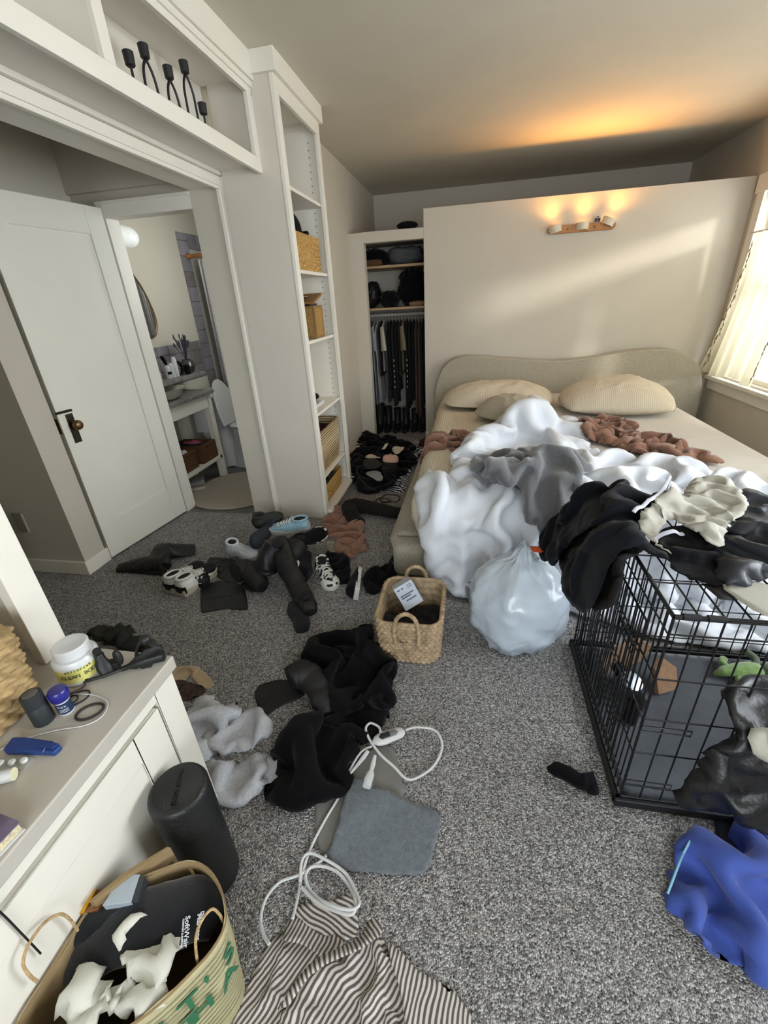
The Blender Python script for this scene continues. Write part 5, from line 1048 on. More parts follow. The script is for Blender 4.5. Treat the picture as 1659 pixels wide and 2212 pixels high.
# ================================================================ ON THE DRESSER
BPL = mat('black_plastic', '#1c1d1d', .5, .12, 20, bump=.1, bs=150, spec=.45)
DZ = .6005
def dp(u, v, z=DZ): return tuple(at(u, v, 'z', z))
bk1 = thing('hyacinth_basket', 'big golden woven basket holding white things at the left end of the dresser', 'basket', (-1.075, .345, DZ), 0, local=True)
basket_mesh(.33, .43, .185, .05, 9, 42, .013, rr=.05, wall=.018, sub=(7, 7), slant=.5).build('basket_body', WEAVEY, bk1, smooth=True, angle=180)
rope([(.172, -.05, .12), (.178, -.05, .17), (.165, -.02, .20), (.165, .03, .20), (.178, .06, .17), (.172, .06, .12)], .011, 1.6).build('handle', WEAVEY, bk1, smooth=True, angle=180)
mb = MB(); mb.lathe([(.03, .0), (.07, .03), (.09, .07), (.087, .07), (.066, .034), (.0, .012)], (-1.04, .48, DZ+.075), (0, -.15, 1), 28); tag(mb.build('white_bowl', WPL, None, smooth=True), 'white bowl resting in the big golden basket on the dresser', 'bowl')
# jar with yellow label
YEL = mat('yellow_label', '#d8d27a', .6, .12, 20)
jr = thing('balm_jar', 'white plastic jar with a yellow label and screw lid beside the hutch post', 'jar', (-.885, .612, DZ))
mb = MB(); mb.lathe([(.042, 0), (.047, .004), (.047, .058), (.043, .064), (.034, .066)], (-.885, .612, DZ), n=36); mb.build('jar_body', WPL, jr, smooth=True)
mb = MB(); mb.lathe([(.0475, .012), (.0475, .048)], (-.885, .612, DZ), n=36, cap=False); mb.build('label_band', YEL, jr, smooth=True)
mb = MB(); mb.lathe([(.037, .066), (.037, .088), (.034, .091), (.012, .090), (.0, .088)], (-.885, .612, DZ), n=36); mb.build('lid', WPL, jr, smooth=True)
INKD = mat('dark_print', '#3b3f36', .6, .05, 10)
def wrap_text(s, size, c, r, z, a0, mt, par):
    """letters set one by one round a cylinder, read from outside"""
    wd = size*.62; n = len(s)
    for i, ch in enumerate(s):
        if ch == ' ': continue
        a = a0+(i-(n-1)/2)*wd/r; nx = Vector((math.cos(a), math.sin(a), 0)); yield (Vector((c[0], c[1], z))+nx*(r+.0004), Vector((-nx.y, nx.x, 0)), nx, ch)
def ring_text(s, size, c, r, z, a0, mt, par, name='lettering'):
    bm = bmesh.new()
    for o_, x_, n_, ch in wrap_text(s, size, c, r, z, a0, mt, par):
        q = text(ch, size, mt, None, frame_m(o_, x_, n_), ext=.0003); bm.from_mesh(q.data); bpy.data.objects.remove(q)
    me = bpy.data.meshes.new(name); bm.to_mesh(me); bm.free(); me.materials.append(mt); me.transform(Matrix.Translation(-ORG[par.name]))
    o = bpy.data.objects.new(name, me); COL.objects.link(o); o.parent = par
    return o
ring_text('efflorsek', .010, (-.885, .612), .0476, DZ+.046, -.75, INKD, jr); ring_text('CLEAN BODY', .013, (-.885, .612), .0476, DZ+.030, -.75, INKD, jr)
# bike light mounts
def mount(label, P, big):
    p0 = Vector(dp(*P[0])); t = thing('clip_mount', label, 'clip', p0)
    return t, [Vector(dp(*p)) for p in P]
t, Q = mount('black plastic clamp mount with a long loop handle in front of the white jar', [(178, 1462, .612), (232, 1432, .62), (262, 1440, .614)], 1)
mb = MB(); mb.sweep([tuple(Vector(dp(*p))) for p in ((228, 1428, .625), (190, 1450, .618), (178, 1464, .612), (190, 1470, .610), (225, 1460, .612), (262, 1446, .614))], .0042, 8); mb.build('loop_handle', BPL, t, smooth=True)
mb = MB(); mb.sweep([dp(213, 1412, .655), dp(217, 1425, .64), (dp(225, 1440, .625)), dp(232, 1452, .612)], [(.009, .009), (.012, .011), (.017, .013), (.014, .009)], 12, power=3); mb.build('clamp', BPL, t, smooth=True, angle=50)
mb = MB(); mb.cyl(dp(211, 1416, .648), dp(209, 1406, .668), .009, 14); mb.build('thumb_screw', BPL, t, smooth=True)
mb = MB(); mb.obox(dp(245, 1435, .616), Vector((.014, .006, 0)), Vector((-.005, .010, 0)), Vector((0, 0, .010))); mb.build('bracket', BPL, t, bevel=.003)
mb = MB(); mb.ball(dp(255, 1420, .640), (.012, .008, .022), 14, 10); mb.build('jaw', BPL, t, smooth=True)
t, Q = mount('black plastic clamp mount with a curved arm lying across the dresser corner', [(270, 1440, .614), (350, 1415, .618)], 1)
mb = MB(); mb.sweep([dp(262, 1446, .612), dp(278, 1440, .613), dp(292, 1434, .616), dp(318, 1425, .618), dp(352, 1415, .618)], [(.005, .005), (.006, .006), (.012, .011), (.012, .011), (.013, .012)], 12, power=3); mb.build('arm', BPL, t, smooth=True, angle=50)
mb = MB(); mb.sweep(spline([dp(297, 1425, .625), dp(296, 1404, .65), dp(304, 1386, .672), dp(318, 1383, .675), dp(332, 1392, .668), dp(346, 1398, .655)], 5), [(.009, .003)]*26, 8); mb.build('curved_arm', BPL, t, smooth=True)
mb = MB(); mb.sweep([dp(294, 1428, .622), dp(320, 1410, .640), dp(350, 1396, .648)], [(.004, .010), (.004, .012), (.003, .006)], 8); mb.build('blade', BPL, t, smooth=True)
mb = MB(); mb.ball(dp(313, 1382, .68), (.012, .012, .012)); mb.build('knob', BPL, t, smooth=True)
mb = MB(); mb.obox(dp(316, 1432, .610), Vector((.012, .005, 0)), Vector((-.004, .009, 0)), Vector((0, 0, .009))); mb.obox(dp(344, 1418, .613), Vector((.011, .006, 0)), Vector((-.004, .008, 0)), Vector((0, 0, .012))); mb.build('clamp_block', BPL, t, bevel=.003)
# bottles
GUN = mat('matt_gunmetal', '#2b2f31', .55, .06, 20, spec=.4); COB = mat('cobalt_plastic', '#25257c', .3, .06, 20); NVL = mat('navy_label', '#1c2c4f', .5, .06, 20); BPR = mat('blue_silicone', '#1f3d7d', .45, .06, 20)
b0 = Vector(dp(97, 1556)); bt_ = thing('black_bottle', 'matt black cylindrical bottle standing against the golden basket', 'bottle', b0)
mb = MB(); mb.lathe([(.0185, 0), (.0195, .002), (.0195, .046), (.0188, .047), (.0188, .048)], b0, n=28); mb.build('bottle_body', GUN, bt_, smooth=True)
mb = MB(); mb.lathe([(.0195, .0482), (.0195, .076), (.017, .078), (.0, .078)], b0, n=28); mb.build('cap', GUN, bt_, smooth=True)
mb = MB(); mb.lathe([(.014, .0781), (.013, .0786), (.0, .0786)], b0, n=24); mb.build('cap_disc', mat('grey_disc', '#5e5a56', .5, .1, 20), bt_, smooth=True)
b0 = Vector(dp(146, 1536)); bt_ = thing('pill_bottle', 'small white bottle with a navy label and a cobalt blue cap', 'bottle', b0)
mb = MB(); mb.lathe([(.0135, 0), (.0145, .002), (.0145, .038), (.012, .040)], b0, n=28); mb.build('bottle_body', WPL, bt_, smooth=True)
mb = MB(); mb.lathe([(.0147, .006), (.0147, .034)], b0, n=28, cap=False); mb.build('label_band', NVL, bt_, smooth=True)
mb = MB(); mb.lathe([(.0165, .0385), (.0185, .044), (.0190, .060), (.0165, .064), (.0, .065)], b0, n=28); mb.build('cap', COB, bt_, smooth=True)
for s_, z_, k_ in (('VXV', .027, .009), ('vitamins', .018, .005), ('30 tablets', .011, .004)):
    ring_text('Vox' if s_ == 'VXV' else s_, k_, b0[:2], .0148, DZ+z_, -.95, WPL, bt_) if s_ == 'VXV' else None
mb = MB()
for z_ in (.019, .0155, .012):
    mb.sweep([(b0.x+.0149*math.cos(a), b0.y+.0149*math.sin(a), DZ+z_) for a in np.linspace(-1.5, -.3, 8)], .0006, 5)
mb.build('label_print', WPL, bt_)
# hair ties and cord
HT = 'hair ties on the dresser'
def ring(label, c, a, b_, rz, r, mt, z=.0, name='hair_tie'):
    mb = MB(); q = Vector(dp(*c)); mb.sweep([(q.x+a*math.cos(t)*math.cos(rz)-b_*math.sin(t)*math.sin(rz), q.y+a*math.cos(t)*math.sin(rz)+b_*math.sin(t)*math.cos(rz), DZ+r+z) for t in np.linspace(0, 2*PI, 33)[:-1]], r, 8, closed=True)
    tag(mb.build(name, mt, None, smooth=True, angle=180), label, 'hair tie', HT)
HB = mat('dark_brown_elastic', '#2e2422', .8, .15, 80, bump=.3, bs=400); HBK = mat('black_elastic', '#171415', .8, .1, 60)
ring('thick dark brown hair tie lying by itself near the dresser edge', (195, 1539), .026, .019, .6, .0028, HB)
ring('brown hair tie leaning on the golden basket behind the blue capped bottle', (160, 1490), .024, .018, .5, .0028, mat('brown_elastic', '#46332e', .8, .15, 80), .004)
ring('thin black hair tie right of the blue capped bottle', (170, 1508), .022, .018, .9, .0016, HBK)
ring('small black hair tie tucked close behind the blue capped bottle', (155, 1514), .013, .012, .2, .0016, HBK, .002)
cable('charging_cable', 'thin white cord making a wide loop round the thick hair tie', 'cord', WPL, [dp(148, 1501, .604), dp(170, 1499, .603), dp(205, 1502, .603), dp(230, 1514, .603), (dp(232, 1530, .603)), dp(215, 1552, .603), dp(180, 1568, .603), dp(130, 1576, .603), dp(80, 1588, .603), dp(40, 1602, .603), dp(0, 1620, .603), dp(-40, 1640, .603)], .0012)
# blue clip, blister, tube, book
t = thing('blue_bag_clip', 'flat blue plastic clip lying on the dresser near its edge', 'clip', dp(75, 1622))
A = [dp(11, 1627), dp(32, 1600), dp(60, 1600), dp(118, 1608), dp(137, 1618), dp(120, 1634), dp(60, 1632), dp(18, 1632)]
mb = MB(); mb.prism([(x, y, DZ) for x, y, _ in A], (0, 0, .012)); mb.build('clip_body', BPR, t, bevel=.003)
mb = MB(); mb.prism([(x, y, DZ+.0125) for x, y, _ in (dp(103, 1612), dp(134, 1617), dp(120, 1628), dp(90, 1624))], (0, 0, .003)); mb.build('clip_jaw', BPR, t, bevel=.001)
mb = MB(); mb.sweep([dp(92, 1625, .6135), dp(103, 1607, .6135)], .0007, 5); mb.build('seam', mat('pale_blue_line', '#8fa5cc', .5, .05, 10), t)
CLR = mat('clear_blister', '#c4c6c4', .15, .04, 20, alpha=.55, spec=.6); PILLM = mat('white_tablet', '#e6e6e2', .6, .02, 10)
t = thing('blister_pack', 'clear blister pack of white tablets beside the blue clip', 'blister pack', dp(40, 1648))
A = [dp(-40, 1640), dp(70, 1636), dp(74, 1640), dp(52, 1662), dp(-40, 1672)]; mb = MB(); mb.prism([(x, y, DZ) for x, y, _ in A], (0, 0, .0015)); mb.build('foil', CLR, t)
for u, v in ((53, 1645), (27, 1649), (2, 1651), (-24, 1653)):
    q = Vector(dp(u, v)); mb = MB(); mb.lathe([(.0065, .0015), (.0065, .005), (.005, .0068), (.0, .007)], (q.x, q.y, DZ), n=18); mb.build('tablet', PILLM, t, smooth=True)
a_, b_ = Vector(dp(30, 1672, .613)), Vector(dp(-40, 1690, .613)); t = thing('white_tube', 'white round tube lying at the left picture edge on the dresser', 'tube', (a_+b_)/2)
mb = MB(); mb.cyl(a_, b_, .0115, 24); mb.build('tube_body', WPL, t, smooth=True)
mb = MB(); mb.cyl(a_+(a_-b_).normalized()*.0008, a_, .0112, 24); mb.build('tube_end', mat('cream_cap', '#e4e0bd', .4, .03, 10), t, smooth=True)
t = thing('paperback_book', 'thick paperback book with cream pages at the left edge of the dresser', 'book', (-.75, .2, DZ))
PAGES = mat('page_edges', '#c9bc9a', .8, .25, 200, detail=1); COVER = mat('violet_book_cover', '#6c6178', .5, .35, 22)
MT = Matrix.Translation((-.772, .222, DZ)) @ Matrix.Rotation(-.12, 4, 'Z')
for nm, bx, mt in (('pages', (-.06, .056, -.14, .078, .0025, .0205), PAGES), ('cover', (-.06, .06, -.14, .080, 0, .0024), WPL), ('cover', (-.06, .06, -.14, .080, .0206, .023), COVER)):
    mb = MB(); mb.box(*bx); mb.xf(MT); mb.build(nm, mt, t, bevel=.0006)
# ================================================================ FOREGROUND LEFT
FOAM = mat('black_epp_foam', '#191a1a', .45, .35, 140, bump=.35, bs=170, spec=.45)
rl = thing('foam_roller', 'black cylindrical foam roller standing on end against the dresser', 'foam roller', (-.632, .512, 0))
c_ = (-.632, .512, 0); R0 = .0665
mb = MB(); mb.lathe([(R0-.010, 0), (R0-.003, .003), (R0, .012), (R0, .366), (R0-.003, .375), (R0-.009, .380), (R0-.013, .3795), (R0-.014, .378), (.0, .378)], c_, n=72); mb.build('roller_body', FOAM, rl, smooth=True, angle=60)
text('PROSOURCEFIT', .0118, FOAM, rl, frame_m((c_[0]-.002, c_[1]+.002, .379), (.35, -1, 0), (0, 0, 1)), ext=.0012, bold=.0003)
# paper bag
KRAFT = mat('kraft_paper', '#8c7757', .85, .10, 14, bump=.35, bs=26, spec=.2); KRAFTL = mat('kraft_printed_face', '#b4ab86', .85, .12, 30, bump=.5, bs=40, spec=.2); GRN = mat('green_print', '#2c6a47', .8, .05, 10)
pb = thing('paper_grocery_bag', 'brown paper shopping bag full of shoes and paper in the lower left corner', 'paper bag', (-.58, .27, 0))
RZ = .315
rim_px = [(160, 1990), (215, 1945), (280, 1905), (345, 1880), (410, 1856), (447, 1872), (472, 1905), (486, 1950), (490, 1995), (462, 2050), (415, 2100), (355, 2160), (300, 2205), (250, 2235), (120, 2262), (10, 2230), (0, 2180), (40, 2110), (95, 2050)]
rim = chaikin([at(u, v, 'z', RZ)[:2] for u, v in rim_px], 2)
rim = resample(rim, .012); rim[:, 0] = np.maximum(rim[:, 0], -.706)
cen = rim.mean(0); n = len(rim); V = []; LV = 14
for j in range(LV+1):
    v = j/LV
    for i, p in enumerate(rim):
        k = .86+.14*v; off = .010*(fbm(np.array([i*.21]), np.array([v*3.]), 5, 2)[0]-.5)*math.sin(PI*min(1, v*1.2))
        q = cen+(p-cen)*k; d_ = (p-cen)/np.linalg.norm(p-cen); q = q+d_*off; V.append((max(q[0], -.707), q[1], v*RZ+.006*math.sin(i*.5)*(v > .95)))
mb = MB().add(V, [(j*n+i, j*n+(i+1) % n, (j+1)*n+(i+1) % n, (j+1)*n+i) for j in range(LV) for i in range(n)]+[tuple(range(n))[::-1]])
o = mb.build('bag_wall', KRAFTL, pb, smooth=True, angle=60); o.data.materials.append(KRAFT)
s_ = o.modifiers.new('paper', 'SOLIDIFY'); s_.thickness = .0016; s_.offset = -1; s_.material_offset = 1
mb = MB(); mb.sweep([(x, y, RZ) for x, y in rim], (.0022, .004), 6, closed=True); mb.build('rim_fold', KRAFT, pb, smooth=True)
# inner fold of paper, handles
HAND = mat('twisted_paper', '#b09469', .8, .3, 120, bump=.4, bs=200)
for P in ([(168, 2010, None), (150, 1985, None), (128, 1975, None), (95, 1995, None), (62, 2040, None), (50, 2080, None), (62, 2105, None), (80, 2120, None)], [(432, 2098, .25), (424, 2060, .33), (424, 2020, .37), (438, 1985, .385), (458, 1964, .375), (474, 1975, .34), (482, 1992, .28)]):
    cable('handle', None, None, HAND, [tuple(at(u, v, 'z', z) if z else at(u, v, 'x', -.694)) for u, v, z in P], .0026, pb)
# green letters on the outer face
def face_pt(f, z):
    """point on the bag wall at fraction f round the rim"""
    i = int(f*n) % n; p = rim[i]; a = rim[(i+3) % n]-rim[i-3]; k = .86+.14*z/RZ; q = cen+(p-cen)*k; t = Vector((a[0], a[1], 0)).normalized(); nn = Vector((t.y, -t.x, 0))
    if nn.dot(Vector((p[0]-cen[0], p[1]-cen[1], 0))) < 0: nn = -nn
    return Vector((q[0], q[1], z)), t, nn
ang = np.arctan2(rim[:, 1]-cen[1], rim[:, 0]-cen[0])
def at_ang(a, z): return face_pt(float(np.argmin(np.abs(((ang-a+PI) % (2*PI))-PI)))/n, z)
for s_, a0, z in (("IT'S", -.62, .235), ('THA', -.42, .175)):
    for i, ch in enumerate(s_):
        p, t_, nn = at_ang(a0+i*.30, z)
        if t_.dot(Vector((-math.sin(a0), math.cos(a0), 0))) < 0: t_ = -t_
        text(ch, .062, GRN, pb, frame_m(p+nn*.004, t_, nn), name='green_letter', ext=.0004, bold=.0012)
mb = MB()
for k in range(15):
    z = .285-k*.017; P = []
    for a in np.linspace(-1.2, .35, 24):
        p, t_, nn = at_ang(a, z); P.append(p+nn*(.0025))
    mb.sweep(P, (.0006, .0013), 4)
mb.build('printed_lines', mat('grey_green_print', '#7f8463', .85, .1, 20), pb)
# contents
INSB = mat('black_felt', '#121215', .95, .15, 30, bump=.3, bs=300, sheen=.4, spec=.1)
def blobshoe(label, P, R_, name, mt=INSB, cat='shoe'):
    o = limb(name, mt, [tuple(at(u, v, 'z', z)) for u, v, z in P], R_, None, n=18, wr=.003, seed=len(label)); tag(o, label, cat); return o
t1 = thing('black_slipper', 'black felt shoe with white printed lettering lying on top in the paper bag', 'shoe', at(280, 2020, 'z', .3))
limb('shoe_body', INSB, W([(120, 2110, .24), (180, 2055, .265), (260, 2010, .285), (340, 1985, .29), (420, 1965, .285), (470, 1990, .26)]), [(.02, .015), (.05, .025), (.058, .03), (.058, .03), (.055, .028), (.03, .015)], t1, n=20, wr=.002, seed=3)
t2 = thing('black_slipper', 'second black felt shoe lying behind the lettered one in the paper bag', 'shoe', at(200, 2010, 'z', .25))
limb('shoe_body', INSB, W([(70, 2110, .23), (100, 2060, .27), (170, 2010, .285), (250, 1985, .285), (340, 1965, .28), (420, 1945, .27)]), [(.02, .015), (.03, .026), (.03, .026), (.03, .026), (.03, .026), (.02, .02)], t2, n=20, wr=.002, seed=4)
WINKP = mat('white_print', '#d5d7dc', .7, .04, 10)
for s_, sz, (u, v), zz in (('Dr.', .010, (436, 1978), .318), ('Martens', .012, (429, 2002), .318), ('SoftWair', .0125, (403, 2012), .3195), ('COMFORT & SUPPORT', .0042, (394, 2016), .3195)):
    p = at(u, v, 'z', zz); d_ = at(u-3, v+30, 'z', zz)-p
    text(s_, sz, WINKP, t1, frame_m(p, (d_[0], d_[1], -.002), (0, -.12, 1)), name='print', ext=.0005, bold=.0002)
for s_, sz, (u, v) in (('Dr. M', .008, (400, 1972)), ('So', .008, (372, 1980))):
    p = at(u, v, 'z', .313); d_ = at(u-3, v+30, 'z', .313)-p; text(s_, sz, WINKP, t2, frame_m(p, (d_[0], d_[1], 0), (0, -.1, 1)), name='print', ext=.0005)
garment('dark_pouch', 'dark grey soft pouch at the back of the paper bag', 'pouch', DKN, [(320, 1950), (335, 1915), (380, 1905), (430, 1915), (455, 1940), (440, 1955), (400, 1950), (350, 1965)], mp=Flat(.25), seed=191, h=.04, ex=.3, res=.009)
tissue = mat('white_tissue_paper', '#c9c7bb', .8, .05, 20, bump=.1, bs=200)
garment('tissue_paper', 'crumpled white tissue paper standing up in the middle of the paper bag', 'tissue paper', tissue, [(252, 2020), (278, 1995), (300, 1990), (320, 2000), (350, 2020), (378, 2020), (388, 2045), (360, 2090), (355, 2120), (330, 2125), (290, 2110), (280, 2070)], mp=Flat(.305), seed=192, h=.02, edge=.02, ex=1.1, bend=.3, res=.007, wr=(.02, .04), t0=.004)
garment('tissue_paper', 'crumpled white tissue paper hanging at the front corner of the paper bag', 'tissue paper', tissue, [(140, 2230), (135, 2160), (165, 2140), (170, 2100), (210, 2095), (235, 2130), (280, 2125), (350, 2115), (350, 2150), (330, 2185), (290, 2200), (250, 2170), (220, 2190), (200, 2240)], mp=Flat(.300), seed=193, h=.02, edge=.02, ex=1.1, bend=.3, res=.007, wr=(.02, .04), t0=.004)
YLW = mat('yellow_packet', '#d09a1c', .4, .35, 22)
def slabpx(name, label, cat, mt, px, z0, vec):
    return slab(name, label, cat, mt, [tuple(at(u, v, 'z', z0)) for u, v in px], vec)
slabpx('snack_packet', 'yellow and orange packet tucked upright at the left of the paper bag', 'packet', YLW, [(168, 1998), (205, 1945), (222, 1945), (195, 1995)], .262, (.012, -.004, .06))
slabpx('paper_packet', 'brown and white striped packet beside the yellow one in the paper bag', 'packet', mat('brown_packet', '#7c4b2a', .5, .7, 60), [(200, 1995), (226, 1946), (258, 1945), (225, 1990)], .258, (.010, -.004, .06))
slabpx('notebook', 'pale blue white notebook standing in the paper bag behind the shoes', 'book', mat('pale_cover', '#a9b4bd', .5, .05, 20), [(245, 1985), (268, 1945), (305, 1918), (322, 1918), (305, 1978)], .265, (.003, -.004, .065))
slabpx('notebook', 'dark notebook standing beside the pale one in the paper bag', 'book', mat('dark_cover', '#33363b', .5, .15, 20), [(305, 1978), (322, 1921), (332, 1921), (318, 1976)], .265, (.003, -.004, .065))
slabpx('folded_paper', 'folded brown paper sheet standing at the back of the paper bag', 'paper', KRAFT, [(225, 1988), (300, 1925), (385, 1872), (392, 1874), (310, 1930), (235, 1990)], .25, (.003, -.004, .09))
slabpx('folded_paper', 'torn brown paper strip at the back right of the paper bag', 'paper', KRAFT, [(385, 1872), (420, 1880), (432, 1905), (426, 1908), (412, 1886), (385, 1880)], .26, (.003, -.004, .035))
cable('black_lead', 'thin black cable crossing the dresser front at the left picture edge', 'cable', CAB, [tuple(at(u, v, 'x', -.704)) for u, v in ((-60, 1925), (0, 1970), (45, 2015), (88, 2060))], .0016, k=4)
# ================================================================ CANDLE HOLDERS ON THE OVERHEAD SHELF
IRON = mat('black_iron', '#17161a', .5, .1, 30, spec=.5)
def candle(label, u, v, legs, x=-1.2):
    p = at(u, v, 'x', x); zt = p[2]; y0 = p[1]; zb = 2.0222
    t = thing('candle_holder', label, 'candle holder', (x, y0, zb), group='black candle holders on the overhead shelf')
    mb = MB(); mb.lathe([(.012, 0), (.0165, .004), (.0185, .04), (.016, .042), (.014, .036), (.0, .034)], (x, y0, zt-.02), n=20); mb.build('candle_cup', IRON, t, smooth=True)
    if legs == 1: mb = MB(); mb.cyl((x, y0, zb), (x, y0, zt-.02), .0045, 10); mb.lathe([(.03, 0), (.03, .004), (.0, .005)], (x, y0, zb), n=20); mb.build('stem', IRON, t, smooth=True)
    else:
        w_ = .036; P = [(x, y0-w_, zb), (x, y0-w_, zt-.10), (x, y0-w_*.75, zt-.055), (x, y0-w_*.3, zt-.030), (x, y0, zt-.022), (x, y0+w_*.3, zt-.030), (x, y0+w_*.75, zt-.055), (x, y0+w_, zt-.10), (x, y0+w_, zb)]
        mb = MB(); mb.sweep(spline(P, 5), .0048, 10, up=(1, 0, 0)); mb.build('arched_legs', IRON, t, smooth=True, angle=180)
for a in (('short single stem black candle holder, first from the shelf divider', 279, 128, 1), ('tall arched black candle holder, second from the shelf divider', 311, 112, 2), ('lower arched black candle holder in the middle of the row', 364, 158, 2), ('tallest arched black candle holder, fourth from the shelf divider', 398, 146, 2), ('short single stem black candle holder at the far right of the row', 438, 236, 1)): candle(*a)

# ================================================================ BOOKCASE CONTENTS
STRAW = mat('golden_straw', '#b58f52', .85, .4, 60, bump=.7, bs=140)
bkt = thing('straw_basket', 'golden straw basket under a black cap on an upper shelf of the bookcase', 'basket', (-1.145, 2.935, 1.5425), 0, local=True)
basket_mesh(.30, .54, .20, .02, 11, 44, .012, rr=.03, wall=.012, sub=(4, 5), slant=.2).build('basket_body', STRAW, bkt, smooth=True, angle=180)
cp = thing('baseball_cap', 'black baseball cap lying on top of the straw basket in the bookcase', 'cap', (-1.1, 2.97, 1.757))
mb = MB()
V = []
for j in range(9):
    for i in range(24):
        a = 2*PI*i/24; r = .09*math.cos(j/8*PI/2*.98); V.append((-1.12+r*math.cos(a), 2.97+r*1.1*math.sin(a), 1.757+.12*math.sin(j/8*PI/2)))
mb.add(V, [(j*24+i, j*24+(i+1) % 24, (j+1)*24+(i+1) % 24, (j+1)*24+i) for j in range(8) for i in range(24)]); mb.build('crown', BLK, cp, smooth=True, angle=180)
mb = MB(); q = [(-1.10+.10*math.sin(a)*.9, 2.90+.09*math.cos(a*1.0)+.02, 1.752+.012*math.cos(a)) for a in np.linspace(-1.6, 1.6, 14)]
mb.prism([(-1.10+.085*math.sin(a), 3.04+.13*max(0, math.cos(a)), 1.757) for a in np.linspace(-PI/2, PI/2, 16)], (.0, .0, .012)); mb.build('brim', BLK, cp, bevel=.002)
OAK = mat('warm_oak', '#8f6a3a', .5, .18, 24, bump=.1, bs=80, dist=2.); CANE = mat('cane_webbing', '#a27f46', .7, .5, 160, bump=.5, bs=300)
bx = thing('cane_box', 'wooden box with cane webbing sides and an open lid holding tissue on a bookcase shelf', 'box', (-1.07, 2.98, 1.159))
x0, x1, y0, y1, z0, z1 = -1.165, -.978, 2.90, 3.065, 1.159, 1.352
mb = MB()
for xx in (x0, x1-.014):
    for yy in (y0, y1-.014): mb.box(xx, xx+.014, yy, yy+.014, z0, z1)
for zz in (z0, z1-.016): mb.box(x0+.002, x1-.002, y0+.001, y0+.011, zz, zz+.016).box(x0+.002, x1-.002, y1-.011, y1-.001, zz, zz+.016).box(x1-.011, x1-.001, y0+.002, y1-.002, zz, zz+.016).box(x0+.001, x0+.011, y0+.002, y1-.002, zz, zz+.016)
mb.build('box_frame', OAK, bx, bevel=.0015)
mb = MB(); mb.box(x0+.01, x1-.01, y0+.004, y0+.007, z0+.01, z1-.01).box(x1-.007, x1-.004, y0+.01, y1-.01, z0+.01, z1-.01).box(x0+.004, x0+.007, y0+.01, y1-.01, z0+.01, z1-.01).box(x0+.01, x1-.01, y1-.007, y1-.004, z0+.01, z1-.01); mb.build('cane_panel', CANE, bx)
mb = MB(); mb.obox((-1.07, 2.97, 1.392), (.10, 0, .0), (0, .09, .025), (0, -.002, .007)); mb.build('lid', OAK, bx, bevel=.002)
mb = MB(); mb.box(x0+.015, x1-.03, y0+.015, y1-.015, z1-.05, z1+.012); mb.build('dark_filling', INSB, bx)
garment('tissue_sheet', 'white tissue paper sheet poking up behind the cane box', 'tissue', tissue, [('m', -1.20, 2.86), ('m', -1.05, 2.86), ('m', -1.04, 3.0), ('m', -1.2, 2.98)], mp=Flat(1.405), seed=201, h=.045, edge=.09, ex=.2, res=.009)
garment('white_scrap', 'small white scrap beside the cane box on its shelf', 'tissue', tissue, [('m', -1.09, 3.10), ('m', -1.0, 3.09), ('m', -1.0, 3.15), ('m', -1.08, 3.16)], mp=Flat(1.159), seed=202, h=.05, edge=.03, ex=.4, res=.008)
mb = MB(); mb.box(-1.19, -1.03, 2.86, 3.04, .7125, .735); tag(mb.build('white_book', WPL, None, bevel=.001), 'white book lying on the lower middle shelf of the bookcase', 'book')
mb = MB(); mb.ball((-1.11, 3.02, .762), (.05, .06, .026), 20, 12); tag(mb.build('black_pouch', BLK, None, smooth=True), 'black rounded case lying on the white book in the bookcase', 'case')
WICK = bpy.data.materials.new('banded_wicker'); WICK.use_nodes = True
nt = WICK.node_tree; b = nt.nodes['Principled BSDF']; tc = nt.nodes.new('ShaderNodeTexCoord'); wv = nt.nodes.new('ShaderNodeTexWave'); wv.bands_direction = 'Z'; wv.inputs['Scale'].default_value = 17; wv.inputs['Distortion'].default_value = 1.2; wv.inputs['Detail'].default_value = 2; wv.inputs['Detail Scale'].default_value = 4
r_ = nt.nodes.new('ShaderNodeValToRGB'); r_.color_ramp.elements[0].color = lin('#6b5233')+[1]; r_.color_ramp.elements[1].color = lin('#c6b48d')+[1]; r_.color_ramp.elements[0].position = .25; r_.color_ramp.elements[1].position = .6
nt.links.new(tc.outputs['Object'], wv.inputs['Vector']); nt.links.new(wv.outputs['Fac'], r_.inputs['Fac']); nt.links.new(r_.outputs['Color'], b.inputs['Base Color']); b.inputs['Roughness'].default_value = .8
wk = thing('wicker_basket', 'large banded wicker basket of clothes on the low shelf of the bookcase', 'basket', (-1.145, 2.945, .2755), 0, local=True)
basket_mesh(.335, .55, .30, .10, 15, 40, .006, rr=.06, wall=.012, sub=(3, 6), slant=.0).build('basket_body', WICK, wk, smooth=True, angle=180)
garment('dark_clothes', 'dark and wine red clothes heaped in the banded wicker basket', 'clothes', WINE, [('m', -1.27, 2.72), ('m', -1.01, 2.72), ('m', -1.01, 3.15), ('m', -1.27, 3.15)], mp=Flat(.50), seed=203, h=.05, edge=.06, ex=.6, res=.013)
bkt = thing('seagrass_basket', 'small seagrass basket stuffed with dark cloth at the bottom of the bookcase', 'basket', (-1.13, 2.93, .051), 0, local=True)
basket_mesh(.30, .46, .135, .06, 9, 44, .006, rr=.04, wall=.012, sub=(4, 5), slant=.3).build('basket_body', STRAW, bkt, smooth=True, angle=180)
garment('dark_cloth', 'dark grey cloth bulging from the small seagrass basket', 'clothes', GREYT, [('m', -1.25, 2.73), ('m', -1.02, 2.73), ('m', -1.02, 3.1), ('m', -1.25, 3.1)], mp=Flat(.165), seed=204, h=.05, edge=.05, ex=.5, res=.012)

